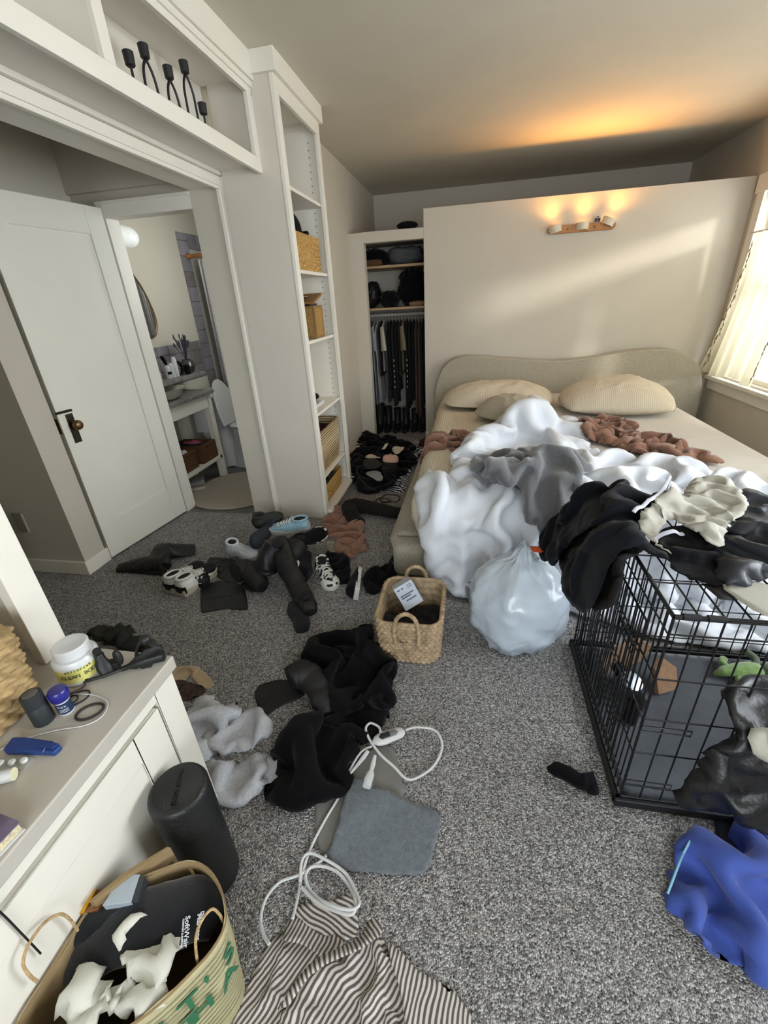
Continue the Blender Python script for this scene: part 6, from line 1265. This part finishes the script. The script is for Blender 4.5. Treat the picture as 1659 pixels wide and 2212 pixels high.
# ================================================================ CLOSET
SHW = mat('closet_shelf_wood', '#a98c68', .55, .12, 12, bump=.05, bs=60, dist=1.5)
for z, nm, lb in ((1.66, 'upper', 0), (1.288, 'lower', 1)):
    mb = MB(); mb.box(-1.138, -.001, 4.74, 5.278, z-.022, z); tag(mb.build('closet_shelf', SHW, None, bevel=.002), '%s wooden shelf in the open closet' % nm, 'shelf')
mb = MB(); mb.cyl((-1.138, 4.95, 1.215), (-.001, 4.95, 1.215), .016, 16); tag(mb.build('closet_rod', mat('white_rod', '#a9a49a', .5, .04, 10), None, smooth=True), 'white hanging rod below the lower closet shelf', 'rod')
gcol = [('#5b6273', .92, .02), ('#8f93a0', .86, .03), ('#b7b6b3', .84, .02), ('#17171a', .55, .02), ('#b9b3a4', .5, .025), ('#4c4b4c', .84, .02), ('#141417', .7, .02), ('#2c2b2d', .88, .03), ('#241d1a', .74, .02), ('#3a302a', .55, .02), ('#7d7158', .5, .025), ('#121215', .92, .03), ('#17161a', .80, .02), ('#0f0f12', .82, .025), ('#6e594f', .96, .025), ('#78645c', 1.0, .022), ('#1c1b1d', .88, .03)]
gname = ['blue grey shirt', 'pale grey shirt', 'white long shirt', 'black short top', 'cream short sleeve tee', 'mid grey shirt', 'black blouse', 'charcoal graphic shirt', 'dark brown top', 'brown short top', 'olive tan tee', 'long black top with white print', 'black shirt', 'black top with a pale dotted edge', 'long brown paisley dress', 'long mauve dress', 'dark top at the right end']
for k, ((c, ln, th), nm) in enumerate(zip(gcol, gname)):
    x = -1.045+k*.0345; mt = mat('garment_'+nm.replace(' ', '_'), c, .9, .1 if 'paisley' not in nm else .6, 30 if 'paisley' not in nm else 60, bump=.15, bs=200, spec=.1, sheen=.04)
    t = thing('hanging_garment', nm+' hanging on the closet rod%s' % ('' if k else ' beside the left post'), 'garment', (x, 4.95, 1.19), group='garments on the closet rod')
    mb = MB(); N = 28; V = []; lv = 16; zt = 1.165; rs = np.random.RandomState(k+7); ph = [1.1, 2.3, 4.0]
    for j in range(lv+1):
        v = j/lv; z = zt-ln*v; hy = .02+.20*min(1, (v*ln/.10))**.6 if v*ln < .10 else .22-.03*v+.01*math.sin(v*5+ph[0])
        for i in range(N):
            a = 2*PI*i/N; wob = (.010*math.sin(2.5*math.sin(a)*3+ph[1])+.008*math.sin(7*math.sin(a)+ph[2]))*v
            V.append((x+th*.5*math.cos(a)*(.5+.5*min(1, v*6))+wob, 4.95+hy*math.sin(a), z+.012*math.sin(a*3+ph[0])*v))
    mb.add(V, [(j*N+i, j*N+(i+1) % N, (j+1)*N+(i+1) % N, (j+1)*N+i) for j in range(lv) for i in range(N)]+[tuple(range(N)), tuple(range(lv*N, lv*N+N))[::-1]])
    mb.build('cloth_body', mt, t, smooth=True, angle=80)
    mb = MB(); mb.sweep([(x, 4.95, 1.16), (x, 4.95, 1.20), (x, 4.968, 1.222), (x, 4.962, 1.238), (x, 4.945, 1.238), (x, 4.934, 1.228)], .002, 6, up=(1, 0, 0)); mb.build('hanger_hook', IRON, t, smooth=True)
    if k in (4, 10, 1): # short sleeve towards the viewer
        mb = MB(); mb.sweep([(x, 4.77, 1.10), (x+.012, 4.735, 1.0), (x+.02, 4.72, .88)], [(.02, .05), (.022, .06), (.024, .065)], 12); mb.build('sleeve', mt, t, smooth=True)
    if 'print' in nm or 'graphic' in nm:
        mb = MB()
        for q in range(6): mb.ball((x+.014, 4.75, .78-q*.055), (.004, .008, .012), 8, 6)
        mb.build('white_print', WINKP, t)
def pile(name, label, cat, mt, x0, x1, y0, y1, z, h, seed, pw=3.2, amp=.10):
    """soft stack or slouched bag: a rounded lump with creases, flat underneath"""
    mb = MB(); N, Mv = 40, 22; V = []
    cx, cy, hx, hy = (x0+x1)/2, (y0+y1)/2, (x1-x0)/2, (y1-y0)/2
    for j in range(Mv+1):
        th = PI*j/Mv
        for i in range(N):
            a = 2*PI*i/N; d = [math.sin(th)*math.cos(a), math.sin(th)*math.sin(a), math.cos(th)]
            k = (sum(abs(q)**pw for q in d))**(-1/pw)
            w_ = 1+amp*(wrinkle(np.array([a*2.+d[0]]), np.array([d[2]*4.]), seed, .2)[0]-.55)*2
            zz = d[2]*k*w_; V.append((cx+d[0]*k*w_*hx*.97, cy+d[1]*k*w_*hy*.97, z+max(0, (zz*.5+.5))*h*(1-.25*amp*4*(fbm(np.array([d[0]*2+seed]), np.array([d[1]*2.]), seed, 2)[0]-.5))))
    mb.add(V, [(j*N+i, (j+1)*N+i, (j+1)*N+(i+1) % N, j*N+(i+1) % N) for j in range(Mv) for i in range(N)])
    return tag(mb.build(name, mt, None, smooth=True, angle=180), label, cat)
pile('folded_clothes', 'black folded clothes at the left of the upper closet shelf', 'clothes', BLK, -1.1, -.86, 4.86, 5.22, 1.66, .165, 211)
pile('folded_clothes', 'rust brown folded clothes low on the upper closet shelf', 'clothes', mat('rust_brown', '#5a3d24', .9, .1, 20), -1.05, -.87, 4.755, 4.85, 1.66, .06, 212)
pile('folded_clothes', 'grey folded jeans on the right of the upper closet shelf', 'clothes', mat('grey_denim', '#4e4f52', .9, .15, 60, bump=.2, bs=300), -.84, -.47, 4.78, 5.2, 1.66, .16, 213)
pile('black_bag', 'black slouched bag at the left of the lower closet shelf', 'bag', LEA, -1.11, -.93, 4.78, 5.1, 1.288, .24, 214, 2.4, .2)
pile('black_bag', 'low black bag in the middle of the lower closet shelf', 'bag', BLK, -.93, -.74, 4.77, 5.1, 1.288, .15, 215, 2.4, .2)
pile('black_bag', 'big black duffel heaped at the right of the lower closet shelf', 'bag', BLK, -.75, -.44, 4.83, 5.2, 1.288, .33, 216, 2.3, .2)
pile('folded_clothes', 'tan folded cloth at the right end of the lower closet shelf', 'clothes', mat('tan_cloth', '#84684c', .9, .1, 20), -.62, -.45, 4.75, 4.82, 1.288, .045, 217)
pile('black_hat', 'black hat lying on the ledge above the closet opening', 'hat', BLK, -.70, -.50, 4.60, 4.72, 1.9205, .07, 218, 2., .05)
for k, (x, y, hh, lb) in enumerate(((-1.0, 4.82, .30, 'large black boots pair shape at the left of the closet floor'), (-.905, 4.86, .26, 'black ankle boot second from the left on the closet floor'), (-.80, 4.86, .24, 'black ankle boot in the middle of the closet floor'), (-.70, 4.85, .24, 'black shiny boot fourth along the closet floor'), (-.60, 4.88, .22, 'charcoal boot fifth along the closet floor'), (-.51, 4.88, .22, 'charcoal boot at the right end of the closet floor'))):
    t = thing('boot', lb.replace('boots pair shape', 'boot'), 'boot', (x, y, 0), group='boots on the closet floor')
    mb = MB(); mb.sweep([(x, y+.06, hh), (x, y+.06, hh*.6), (x, y+.055, .10), (x, y+.03, .05)], [(.042 if k else .06, .055), (.040 if k else .06, .05), (.04, .05), (.038, .05)], 14, up=(0, 1, 0)); mb.build('shaft', LEA if k < 4 else LEA2, t, smooth=True, angle=70)
    mb = MB(); mb.sweep([(x, y+.10, .035), (x, y+.03, .045), (x, y-.06, .035), (x, y-.13, .022)], [(.03, .03), (.038, .04), (.04, .03), (.022, .016)], 14); mb.build('foot', LEA if k < 4 else LEA2, t, smooth=True, angle=70)
    mb = MB(); mb.sweep([(x, y+.11, .008), (x, y, .008), (x, y-.08, .008), (x, y-.14, .008)], [(.03, .008), (.036, .008), (.042, .008), (.02, .008)], 10); mb.build('sole', SOLE, t, smooth=True, angle=60)

# ================================================================ WALL SCONCE
COPP = mat('brushed_copper_wood', '#9c6b3c', .4, .15, 20, metal=.35)
SHAD = mat('frosted_shade', '#cfc6b2', .45, .05, 20)
GLOW = mat('lit_bulb', '#ffe3b0', .5, 0, 1, emit='#ffc36b', estr=14)
sc_ = thing('wall_sconce', 'long copper wall sconce with three small shades lit above the bed', 'sconce', (.88, YW, 1.81))
mb = MB(); x0, x1, zc = .612, 1.150, 1.812; rr = .030
P = [(x0+rr+rr*math.cos(a), YW-.022, zc+rr*math.sin(a)) for a in np.linspace(PI/2, 3*PI/2, 14)]+[(x1-rr+rr*math.cos(a), YW-.022, zc+rr*math.sin(a)) for a in np.linspace(-PI/2, PI/2, 14)]
mb.prism(P, (0, .021, 0)); mb.build('backplate', COPP, sc_, bevel=.003)
def shade(cx, cz, tilt, k):
    """half-drum shade standing off the plate, open above"""
    mb = MB(); V = []; N = 18; y_ = YW-.022
    for zz, r_ in ((-.026, .048), (.026, .052)):
        for i in range(N):
            a = PI+PI*i/(N-1); V.append((r_*math.cos(a), r_*.95*math.sin(a), zz))
        for i in range(N):
            a = 2*PI-PI*i/(N-1); V.append(((r_-.004)*math.cos(a), (r_-.004)*.95*math.sin(a), zz))
    n = 2*N; mb.add(V, [(i, (i+1) % n, n+(i+1) % n, n+i) for i in range(n)]+[tuple(range(n))[::-1], tuple(range(n, 2*n))] if 0 else [(i, (i+1) % n, n+(i+1) % n, n+i) for i in range(n)]+[(i, i+1, n-2-i, n-1-i) for i in range(N-1)]+[(n+i, n+n-1-i, n+n-2-i, n+i+1) for i in range(N-1)])
    mb.add([((.047)*math.cos(PI+PI*i/17), .045*math.sin(PI+PI*i/17), -.022) for i in range(18)], [tuple(range(18))])
    M_ = Matrix.Translation((cx, y_, cz)) @ Matrix.Rotation(tilt, 4, 'Y'); mb.xf(M_); mb.build('lamp_shade', SHAD, sc_, smooth=True, angle=50)
    mb = MB(); mb.ball((0, -.022, .004), (.020, .015, .012), 14, 8); mb.xf(M_); mb.build('bulb', GLOW, sc_, smooth=True)
    ld = bpy.data.lights.new('sconce_lamp', 'SPOT'); ld.energy = 12; ld.color = (1, .44, .09); ld.shadow_soft_size = .035; ld.spot_size = math.radians(150); ld.spot_blend = 1.
    lo = bpy.data.objects.new('sconce_lamp', ld); COL.objects.link(lo); lo.location = (M_ @ Vector((0, -.036, .03))); lo.rotation_euler = ((M_.to_3x3() @ Vector((0, -.52, 1)))).to_track_quat('-Z', 'Y').to_euler()
shade(.675, 1.816, -.28, 0); shade(.888, 1.822, 0, 1); shade(1.085, 1.838, .38, 2)
for x in (.775, .985):
    mb = MB(); mb.lathe([(.007, 0), (.007, .004), (.005, .010), (.0, .011)], (x, YW-.022, zc), (0, -1, 0), 14); mb.build('screw_knob', BRASS, sc_, smooth=True)
pc = thing('photo_strip', 'tiny photo strip propped on top of the wall sconce', 'photo', (1.0, YW-.012, 1.843))
mb = MB(); mb.box(.978, 1.026, YW-.014, YW-.012, 1.8425, 1.890); mb.build('paper', mat('photo_paper', '#c6bdb0', .5, .03, 20), pc)
mb = MB(); mb.box(.981, 1.002, YW-.0146, YW-.0142, 1.845, 1.872).box(1.004, 1.024, YW-.0146, YW-.0142, 1.845, 1.872).box(.992, .998, YW-.0146, YW-.0142, 1.877, 1.885).box(1.002, 1.01, YW-.0146, YW-.0142, 1.876, 1.884); mb.build('photo_image', mat('photo_dark', '#2a2430', .5, .3, 60), pc)

# ================================================================ CAFE CURTAINS
CUR = bpy.data.materials.new('sheer_cream_voile'); CUR.use_nodes = True
nt = CUR.node_tree; b = nt.nodes['Principled BSDF']; b.inputs['Base Color'].default_value = lin('#cdc5ac')+[1]; b.inputs['Roughness'].default_value = .9
tr = nt.nodes.new('ShaderNodeBsdfTranslucent'); tr.inputs[0].default_value = lin('#b9b29c')+[1]; tp = nt.nodes.new('ShaderNodeBsdfTransparent')
m1 = nt.nodes.new('ShaderNodeMixShader'); m1.inputs[0].default_value = .55; m2 = nt.nodes.new('ShaderNodeMixShader'); m2.inputs[0].default_value = .06
nt.links.new(b.outputs[0], m1.inputs[1]); nt.links.new(tr.outputs[0], m1.inputs[2]); nt.links.new(m1.outputs[0], m2.inputs[1]); nt.links.new(tp.outputs[0], m2.inputs[2]); nt.links.new(m2.outputs[0], nt.nodes['Material Output'].inputs[0])
EMB = mat('curtain_embroidery', '#8a7f5c', .9, .1, 30)
rod = MB(); rod.cyl((XR-.032, 2.44, 1.668), (XR-.032, 4.375, 1.668), .006, 10); tag(rod.build('curtain_rod', mat('white_metal_rod', '#c2bdb2', .4, .03, 10), None, smooth=True), 'thin white curtain rod across the middle of the bedside window', 'curtain rod')
def curtain(label, y0, y1, yb0, yb1, seed):
    t = thing('cafe_curtain', label, 'curtain', (XR-.03, (y0+y1)/2, .65), group='cafe curtains on the bedside window')
    NU, NV = 120, 40
    def pt(u, v, off=0):
        """u along the rod, v from the rod down"""
        yt, yb = y0+(y1-y0)*u, yb0+(yb1-yb0)*u; y = yt+(yb-yt)*v**1.4
        f = math.sin(u*2*PI*6.5+seed)+.5*math.sin(u*2*PI*11+seed*2+v*1.2)
        return Vector((XR-.034-(.010+.018*v)*f*.7-.015*v-.030*v*v-off-(.05*v**3 if u > .85 else 0)*(u-.85)/.15, y, 1.675-1.035*v-.02*math.sin(u*9+seed)*v))
    mb = MB(); mb.add([pt(i/NU, j/NV) for j in range(NV+1) for i in range(NU+1)], [(j*(NU+1)+i, j*(NU+1)+i+1, (j+1)*(NU+1)+i+1, (j+1)*(NU+1)+i) for j in range(NV) for i in range(NU)])
    mb.build('voile', CUR, t, smooth=True, angle=180)
    for ue in (.93, .06):
        mb = MB(); rs = random.Random(seed)
        def leaf(u, v, a, l):
            P = [pt(u+math.cos(a)*l*s_*.55+.012*math.sin(s_*3)*0, v+math.sin(a)*l*s_, .0035) for s_ in (0, .35, .7, 1.)]; mb.sweep(P, [.0012, .0045, .0042, .0008], 6)
        mb.sweep([pt(ue+.018*math.sin(v*26), v, .003) for v in np.linspace(.06, .97, 70)], .0016, 5)
        for k in range(26):
            v = .07+k*.034; leaf(ue+.018*math.sin(v*26), v, .7 if k % 2 else 2.4, .05)
        for k in range(6):
            v = .15+k*.145; c = (ue+.018*math.sin(v*26), v)
            for q in range(5): leaf(c[0], c[1], q*2*PI/5, .022)
        mb.build('embroidery', EMB, t, smooth=True)
curtain('cream sheer cafe curtain with an embroidered vine border nearest the bed wall', 3.62, 4.345, 3.70, 4.47, 1.3)
curtain('cream sheer cafe curtain on the nearer half of the bedside window', 2.48, 3.60, 2.46, 3.42, 2.1)

# ================================================================ HALL AND BATHROOM
mb = MB(); mb.box(-2.525, -2.452, 1.772, 1.78, .272, .392); sw = thing('outlet_plate', 'grey outlet plate low on the dim hall wall', 'outlet', (-2.49, 1.78, .33)); mb.build('plate', mat('outlet_plastic', '#8f8a7f', .5, .03, 10), sw, bevel=.002)
mb = MB(); mb.box(-2.462, -2.450, 1.7705, 1.772, .272, .392); mb.build('side_edge', WHITE, sw)
mb = MB(); mb.lathe([(.20, -.05), (.235, -.03), (.24, 0), (.235, .03), (.20, .05), (.0, .055)], (-2.80, 1.70, .29), (.15, -1, .05), 40); bg_ = thing('black_round_case', 'round black padded case leaning in the dim alcove at the left picture edge', 'case', (-2.8, 1.7, .05)); mb.build('case_body', BLK, bg_, smooth=True)
mb = MB(); mb.sweep([(-2.58, 1.74, .42), (-2.565, 1.735, .33), (-2.57, 1.73, .25), (-2.58, 1.73, .12)], .005, 8); mb.build('cord', GREYP, bg_, smooth=True)
al = bpy.data.lights.new('bathroom_fill_light', 'AREA'); al.shape = 'RECTANGLE'; al.size = .6; al.size_y = .9; al.energy = 9; al.color = (.95, 1, .97)  # added to brighten the bathroom
ao = bpy.data.objects.new('bathroom_fill_light', al); COL.objects.link(ao); ao.location = (-1.53, 3.45, 1.55); ao.rotation_euler = Vector((-1, .12, -.15)).to_track_quat('-Z', 'Y').to_euler()
box_struct('wall_bathroom_right', PAINT, -1.52, -1.511, 2.72, 4.9, 0, 2.3)
uvquad('trim_backsplash', SLATE, [(-2.497, 2.73, .80), (-2.497, 4.0, .80), (-2.497, 4.0, 1.115), (-2.497, 2.73, 1.115)], [(0, 0), (1.27, 0), (1.27, .315), (0, .315)])
uvquad('trim_shower_tile', SLATE, [(-2.495, 3.97, 0), (-2.495, 4.12, 0), (-2.495, 4.12, 1.98), (-2.495, 3.97, 1.98)], [(.02, 0), (.14, 0), (.14, 1.98), (.02, 1.98)])
uvquad('trim_shower_tile', SLATE, [(-2.495, 4.1201, 1.86), (-2.495, 4.85, 1.86), (-2.495, 4.85, 1.98), (-2.495, 4.1201, 1.98)], [(0, 0), (.8, 0), (.8, .12), (0, .12)])
uvquad('trim_shower_tile', SLATE, [(-2.49, 4.88, 0), (-1.53, 4.88, 0), (-1.53, 4.88, 2.1), (-2.49, 4.88, 2.1)], [(0, 0), (.96, 0), (.96, 2.1), (0, 2.1)])
mb = MB(); mb.cyl((-2.49, 4.07, 1.80), (-1.53, 4.07, 1.80), .014, 14); mb.lathe([(.026, 0), (.02, .02), (.014, .03)], (-2.49, 4.07, 1.80), (1, 0, 0), 16); tag(mb.build('shower_rod', COPP, None, smooth=True), 'bronze shower curtain rod in the bathroom', 'rod')
SCUR = stripes('grey_white_shower_stripe', '#8b8488', '#c3bfbd', 50, .4, .85, 0, .2)
mb = MB(); NU, NV = 220, 10; V = []; UV = []
for j in range(NV+1):
    for i in range(NU+1):
        u = i/NU; v = j/NV; V.append((-2.40+.86*u+.004*math.sin(v*3+i), 4.07+(.012+.022*v)*math.sin(u*2*PI*13), 1.77-1.60*v)); UV.append((u*1.6, v))
mb.add(V, [(j*(NU+1)+i, j*(NU+1)+i+1, (j+1)*(NU+1)+i+1, (j+1)*(NU+1)+i) for j in range(NV) for i in range(NU)]); mb.uv = UV
tag(mb.build('shower_curtain', SCUR, None, smooth=True, angle=180), 'grey and white striped shower curtain in the bathroom', 'shower curtain')
# vanity
STONE = mat('rough_stone_top', '#7b7674', .6, .3, 18, bump=.8, bs=40)
vn = thing('vanity', 'cream open bathroom vanity with a rough stone top and slatted low shelf', 'vanity', (-2.26, 3.0, 0))
mb = MB(); mb.box(-2.497, -2.12, 2.74, 3.42, .735, .765); mb.build('stone_top', STONE, vn, bevel=.006)
for x, y in ((-2.175, 3.34), (-2.175, 2.76), (-2.47, 3.34), (-2.47, 2.76)):
    mb = MB(); mb.box(x-.025, x+.025, y, y+.055, 0, .735); mb.build('leg', WHITE, vn, bevel=.002)
mb = MB(); mb.box(-2.172, -2.15, 2.80, 3.35, .63, .735).box(-2.47, -2.175, 3.37, 3.392, .63, .735); mb.build('apron', WHITE, vn, bevel=.002)
mb = MB(); mb.box(-2.49, -2.15, 2.76, 3.37, .175, .205); mb.build('low_shelf', WHITE, vn, bevel=.002)
mb = MB(); mb.box(-2.497, -2.25, 2.74, 3.56, .862, .892); tag(mb.build('stone_ledge', STONE, None, bevel=.006), 'rough stone ledge behind the bathroom vanity top', 'ledge')
mb = MB(); mb.lathe([(.10, 0), (.13, .02), (.17, .075), (.176, .078), (.17, .074), (.125, .024), (.0, .016)], (-2.30, 3.0, .766), n=40); tag(mb.build('vessel_sink', mat('cream_porcelain', '#d2ccbd', .2, .03, 10, spec=.6), None, smooth=True, angle=60), 'cream vessel sink on the stone vanity top', 'sink')
for k, (y, h_, r_, c, lb) in enumerate(((2.93, .10, .024, CREAM, 'cream cup at the left on the stone ledge'), (3.00, .075, .024, CREAM, 'shorter cream cup with a toothbrush on the stone ledge'), (3.13, .10, .022, WPL, 'white printed bottle on the stone ledge'), (3.18, .11, .022, WPL, 'white tub bottle in the middle of the stone ledge'), (3.23, .15, .020, WPL, 'tall white bottle on the stone ledge'))):
    t = thing('toiletry_bottle', lb, 'bottle', (-2.33, y+.05, .8925), group='toiletries on the bathroom ledge')
    mb = MB(); mb.lathe([(r_*.95, 0), (r_, .003), (r_, h_*.85), (r_*.8, h_*.9), (r_*.8, h_), (0, h_)], (-2.33, y+.05, .8925), n=18); mb.build('bottle_body', c, t, smooth=True)
    if k == 1: mb = MB(); mb.cyl((-2.33, y+.05, .95), (-2.27, y-.02, 1.03), .004, 8); mb.ball((-2.318, y+.026, 1.045), (.006, .006, .014)); mb.build('toothbrush', NVL, t, smooth=True)
    if k == 2: mb = MB(); mb.sweep([(-2.33+(r_+.0005)*math.cos(a), y+.05+(r_+.0005)*math.sin(a), .935) for a in np.linspace(-1.2, .6, 8)], (.001, .012), 6); mb.build('label_print', BLK, t)
mb = MB(); mb.sweep([(-2.38, 3.25, .98), (-2.38, 3.23, 1.03), (-2.38, 3.21, 1.055)], [(.008, .008), (.016, .014), (.014, .012)], 10); tag(mb.build('hair_brush', BLK, None, smooth=True), 'black brush head sticking up behind the white bottles', 'brush')
mb = MB(); mb.sweep([(-2.34, 3.34+.035*math.cos(a), .945+.05*math.sin(a)) for a in np.linspace(0, 2*PI, 25)[:-1]], .012, 8, closed=True); tag(mb.build('hair_dryer_ring', BLK, None, smooth=True), 'black ring shaped styler standing on the stone ledge', 'styler')
mb = MB(); mb.lathe([(.022, 0), (.024, .003), (.024, .07), (.018, .075), (0, .078)], (-2.31, 3.40, .8925), n=18); tag(mb.build('black_jar', BLK, None, smooth=True), 'small black jar beside the brown vase', 'jar')
vs_ = thing('vase', 'round brown glass vase of dried lavender at the end of the stone ledge', 'vase', (-2.35, 3.48, .8925))
mb = MB(); mb.lathe([(.03, 0), (.05, .02), (.062, .055), (.05, .09), (.032, .105), (.034, .11)], (-2.35, 3.48, .8925), n=28); mb.build('vase_body', mat('brown_glass', '#3f3a36', .15, .1, 20, spec=.6), vs_, smooth=True)
rs = random.Random(4); LAV = mat('dried_lavender', '#4a4350', .9, .3, 60)
mb = MB()
for k in range(26):
    a = rs.uniform(0, 2*PI); s_ = rs.uniform(.01, .075); h_ = rs.uniform(.12, .2); p0 = Vector((-2.35, 3.48, .99)); p1 = p0+Vector((s_*math.cos(a), s_*math.sin(a), h_)); mb.sweep([p0, p0.lerp(p1, .65), p1], [.0014, .0016, .006], 5); mb.ball(p1, (.006, .006, .018), 6, 5)
mb.build('lavender_stems', LAV, vs_)
CRATE = mat('stained_crate_wood', '#5e3f27', .6, .2, 20, bump=.15, bs=80, dist=2)
for (x0, x1, y0, y1, lb) in ((-2.46, -2.165, 3.11, 3.33, 'brown wooden box of rolled cloths on the vanity shelf, right one'), (-2.46, -2.18, 2.84, 3.05, 'brown wooden box on the vanity shelf, left one by the door')):
    t = thing('wooden_box', lb, 'box', ((x0+x1)/2, (y0+y1)/2, .2055)); h_ = .15
    for b_ in ((x0, x1, y0, y0+.012), (x0, x1, y1-.012, y1), (x0, x0+.012, y0+.012, y1-.012), (x1-.012, x1, y0+.012, y1-.012)):
        mb = MB(); mb.box(*b_, .2055, .2055+h_); mb.build('side', CRATE, t, bevel=.001)
    mb = MB(); mb.box(x0, x1, y0, y1, .2055, .2135); mb.build('bottom', CRATE, t)
    mb = MB(); mb.box(x1-.0005, x1+.005, y0, y1, .2055, .23).box(x1-.0005, x1+.005, y0, y1, .335, .3555).box(x1-.0005, x1+.005, y0, y0+.02, .23, .335).box(x1-.0005, x1+.005, y1-.02, y1, .23, .335); mb.build('rim_frame', CRATE, t)
garment('rolled_cloths', 'black patterned rolled cloths in the right wooden box', 'cloth', mat('patterned_cloth', '#2b2630', .9, .9, 50), [('m', -2.44, 3.13), ('m', -2.18, 3.13), ('m', -2.18, 3.31), ('m', -2.44, 3.31)], mp=Flat(.31), seed=221, h=.07, edge=.05, ex=.6)
garment('pink_cloth', 'pink cloth lying over the edge of the right wooden box', 'cloth', mat('dusky_pink', '#8a4250', .9, .1, 30), [('m', -2.33, 3.12), ('m', -2.19, 3.12), ('m', -2.20, 3.2), ('m', -2.33, 3.2)], mp=Flat(.375), seed=222, h=.015, ex=.4, res=.008)
garment('grey_cloth', 'grey towel in the left wooden box under the vanity', 'towel', LGREY, [('m', -2.44, 2.86), ('m', -2.20, 2.86), ('m', -2.20, 3.03), ('m', -2.44, 3.03)], mp=Flat(.32), seed=223, h=.06, edge=.05, ex=.5)
for k, (z, lb) in enumerate(((.0, 'lower folded cream towel on the floor under the vanity'), (.045, 'upper folded grey towel on the floor under the vanity'))):
    mb = MB(); mb.sweep([(-2.45, 2.86, z+.024), (-2.36, 3.0, z+.024), (-2.2, 3.1, z+.022)], [(.09, .022), (.10, .022), (.09, .02)], 16, power=4); tag(mb.build('folded_towel', CREAM if not k else GREYF, None, smooth=True), lb, 'towel')
# toilet
PORC = mat('white_porcelain', '#c9c8c6', .12, .02, 10, spec=.6)
tl = thing('toilet', 'white one piece toilet with its lid raised beside the vanity', 'toilet', (-2.15, 3.70, 0))
mb = MB(); mb.sweep([(-2.36, 3.70, .36), (-2.36, 3.70, .64), (-2.36, 3.70, .66)], [(.125, .19), (.12, .19), (.115, .185)], 28, up=(0, 1, 0), power=4); mb.build('tank', PORC, tl, smooth=True, angle=50)
mb = MB(); mb.sweep([(-2.36, 3.70, .66), (-2.36, 3.70, .695)], [(.132, .20), (.128, .196)], 28, up=(0, 1, 0), power=4); mb.build('tank_lid', PORC, tl, smooth=True, angle=50, bevel=.006)
mb = MB(); mb.sweep([(-1.96, 3.70, .385), (-1.96, 3.70, .36), (-1.98, 3.70, .30), (-2.03, 3.70, .20), (-2.06, 3.70, .10), (-2.06, 3.70, 0)], [(.235, .185), (.235, .185), (.21, .16), (.17, .12), (.18, .115), (.20, .125)], 32, up=(0, 1, 0)); mb.build('bowl', PORC, tl, smooth=True, angle=60)
mb = MB(); mb.sweep([(-2.36, 3.70, .36), (-2.30, 3.70, .2), (-2.26, 3.70, 0)], [(.12, .17), (.15, .12), (.17, .12)], 24, up=(0, 1, 0)); mb.build('trapway', PORC, tl, smooth=True, angle=60)
mb = MB(); mb.sweep([(-1.96+.195*math.cos(a), 3.70+.15*math.sin(a), .40) for a in np.linspace(0, 2*PI, 41)[:-1]], (.040, .011), 10, closed=True); mb.build('seat', PORC, tl, smooth=True, angle=180)
mb = MB(); mb.ball((-1.96, 3.70, .388), (.16, .115, .006), 24, 8); mb.build('bowl_water_shade', mat('toilet_shadow', '#6f6d6c', .1, .1, 10), tl, smooth=True)  # water disc greyed to carry the shade inside the bowl
mb = MB(); LP = [(-.185, 0), (-.18, .12), (-.14, .27), (-.07, .36), (0, .385), (.07, .36), (.14, .27), (.18, .12), (.185, 0)]
mb.prism([(-2.165-.10*(z/.385), 3.70+y, .41+z) for y, z in spline(LP, 4)], (.016, 0, .004)); mb.build('raised_lid', PORC, tl, bevel=.005)
mb = MB(); mb.cyl((-2.235, 3.58, .60), (-2.235, 3.62, .598), .008, 10); mb.build('flush_lever', mat('chrome', '#9a9a9a', .15, .05, 10, metal=1.), tl)
# round rug, mirror, vanity light
mb = MB(); rg = [(-1.86+.40*math.cos(a), 3.06+.40*math.sin(a)) for a in np.linspace(0, 2*PI, 65)[:-1]]; mb.prism([(x, y, .001) for x, y in rg], (0, 0, .014)); tag(mb.build('round_rug', mat('beige_rug', '#a3988a', .95, .10, 60, bump=.5, bs=250), None, bevel=.005), 'round beige bath rug on the slate floor', 'rug')
mr = thing('mirror', 'organic shaped wall mirror over the vanity half hidden by the door', 'mirror', (-2.49, 3.0, 1.42))
O = spline([(3.405, 1.33), (3.385, 1.24), (3.30, 1.19), (3.05, 1.20), (2.85, 1.30), (2.78, 1.48), (2.85, 1.66), (3.02, 1.74), (3.18, 1.71), (3.30, 1.60), (3.37, 1.47)], 6, closed=True)
mb = MB(); mb.prism([(-2.494, y, z) for y, z in O], (.012, 0, 0)); mb.build('glass', mat('mirror_silver', '#d9dcdd', .03, 0, 1, metal=1.), mr)
mb = MB(); mb.sweep([(-2.482, y, z) for y, z in O], (.006, .006), 8, closed=True, up=(1, 0, 0)); mb.build('frame', BRASS, mr, smooth=True)
vl = thing('vanity_light', 'white ribbed glass bar light above the bathroom mirror', 'light', (-2.44, 3.0, 1.86))
mb = MB(); mb.lathe([(.05, 0), (.06, .02), (.065, .05), (.055, .07), (.068, .10), (.06, .13), (.07, .17), (.062, .2), (.055, .42)], (-2.42, 3.30, 1.86), (0, -1, 0), 24); mb.build('glass_shade', mat('opal_glass', '#dfe2e0', .2, .03, 10, emit='#f4f6f0', estr=.25), vl, smooth=True)
mb = MB(); mb.box(-2.498, -2.46, 2.80, 3.25, 1.83, 1.89); mb.build('mount', BRASS, vl)
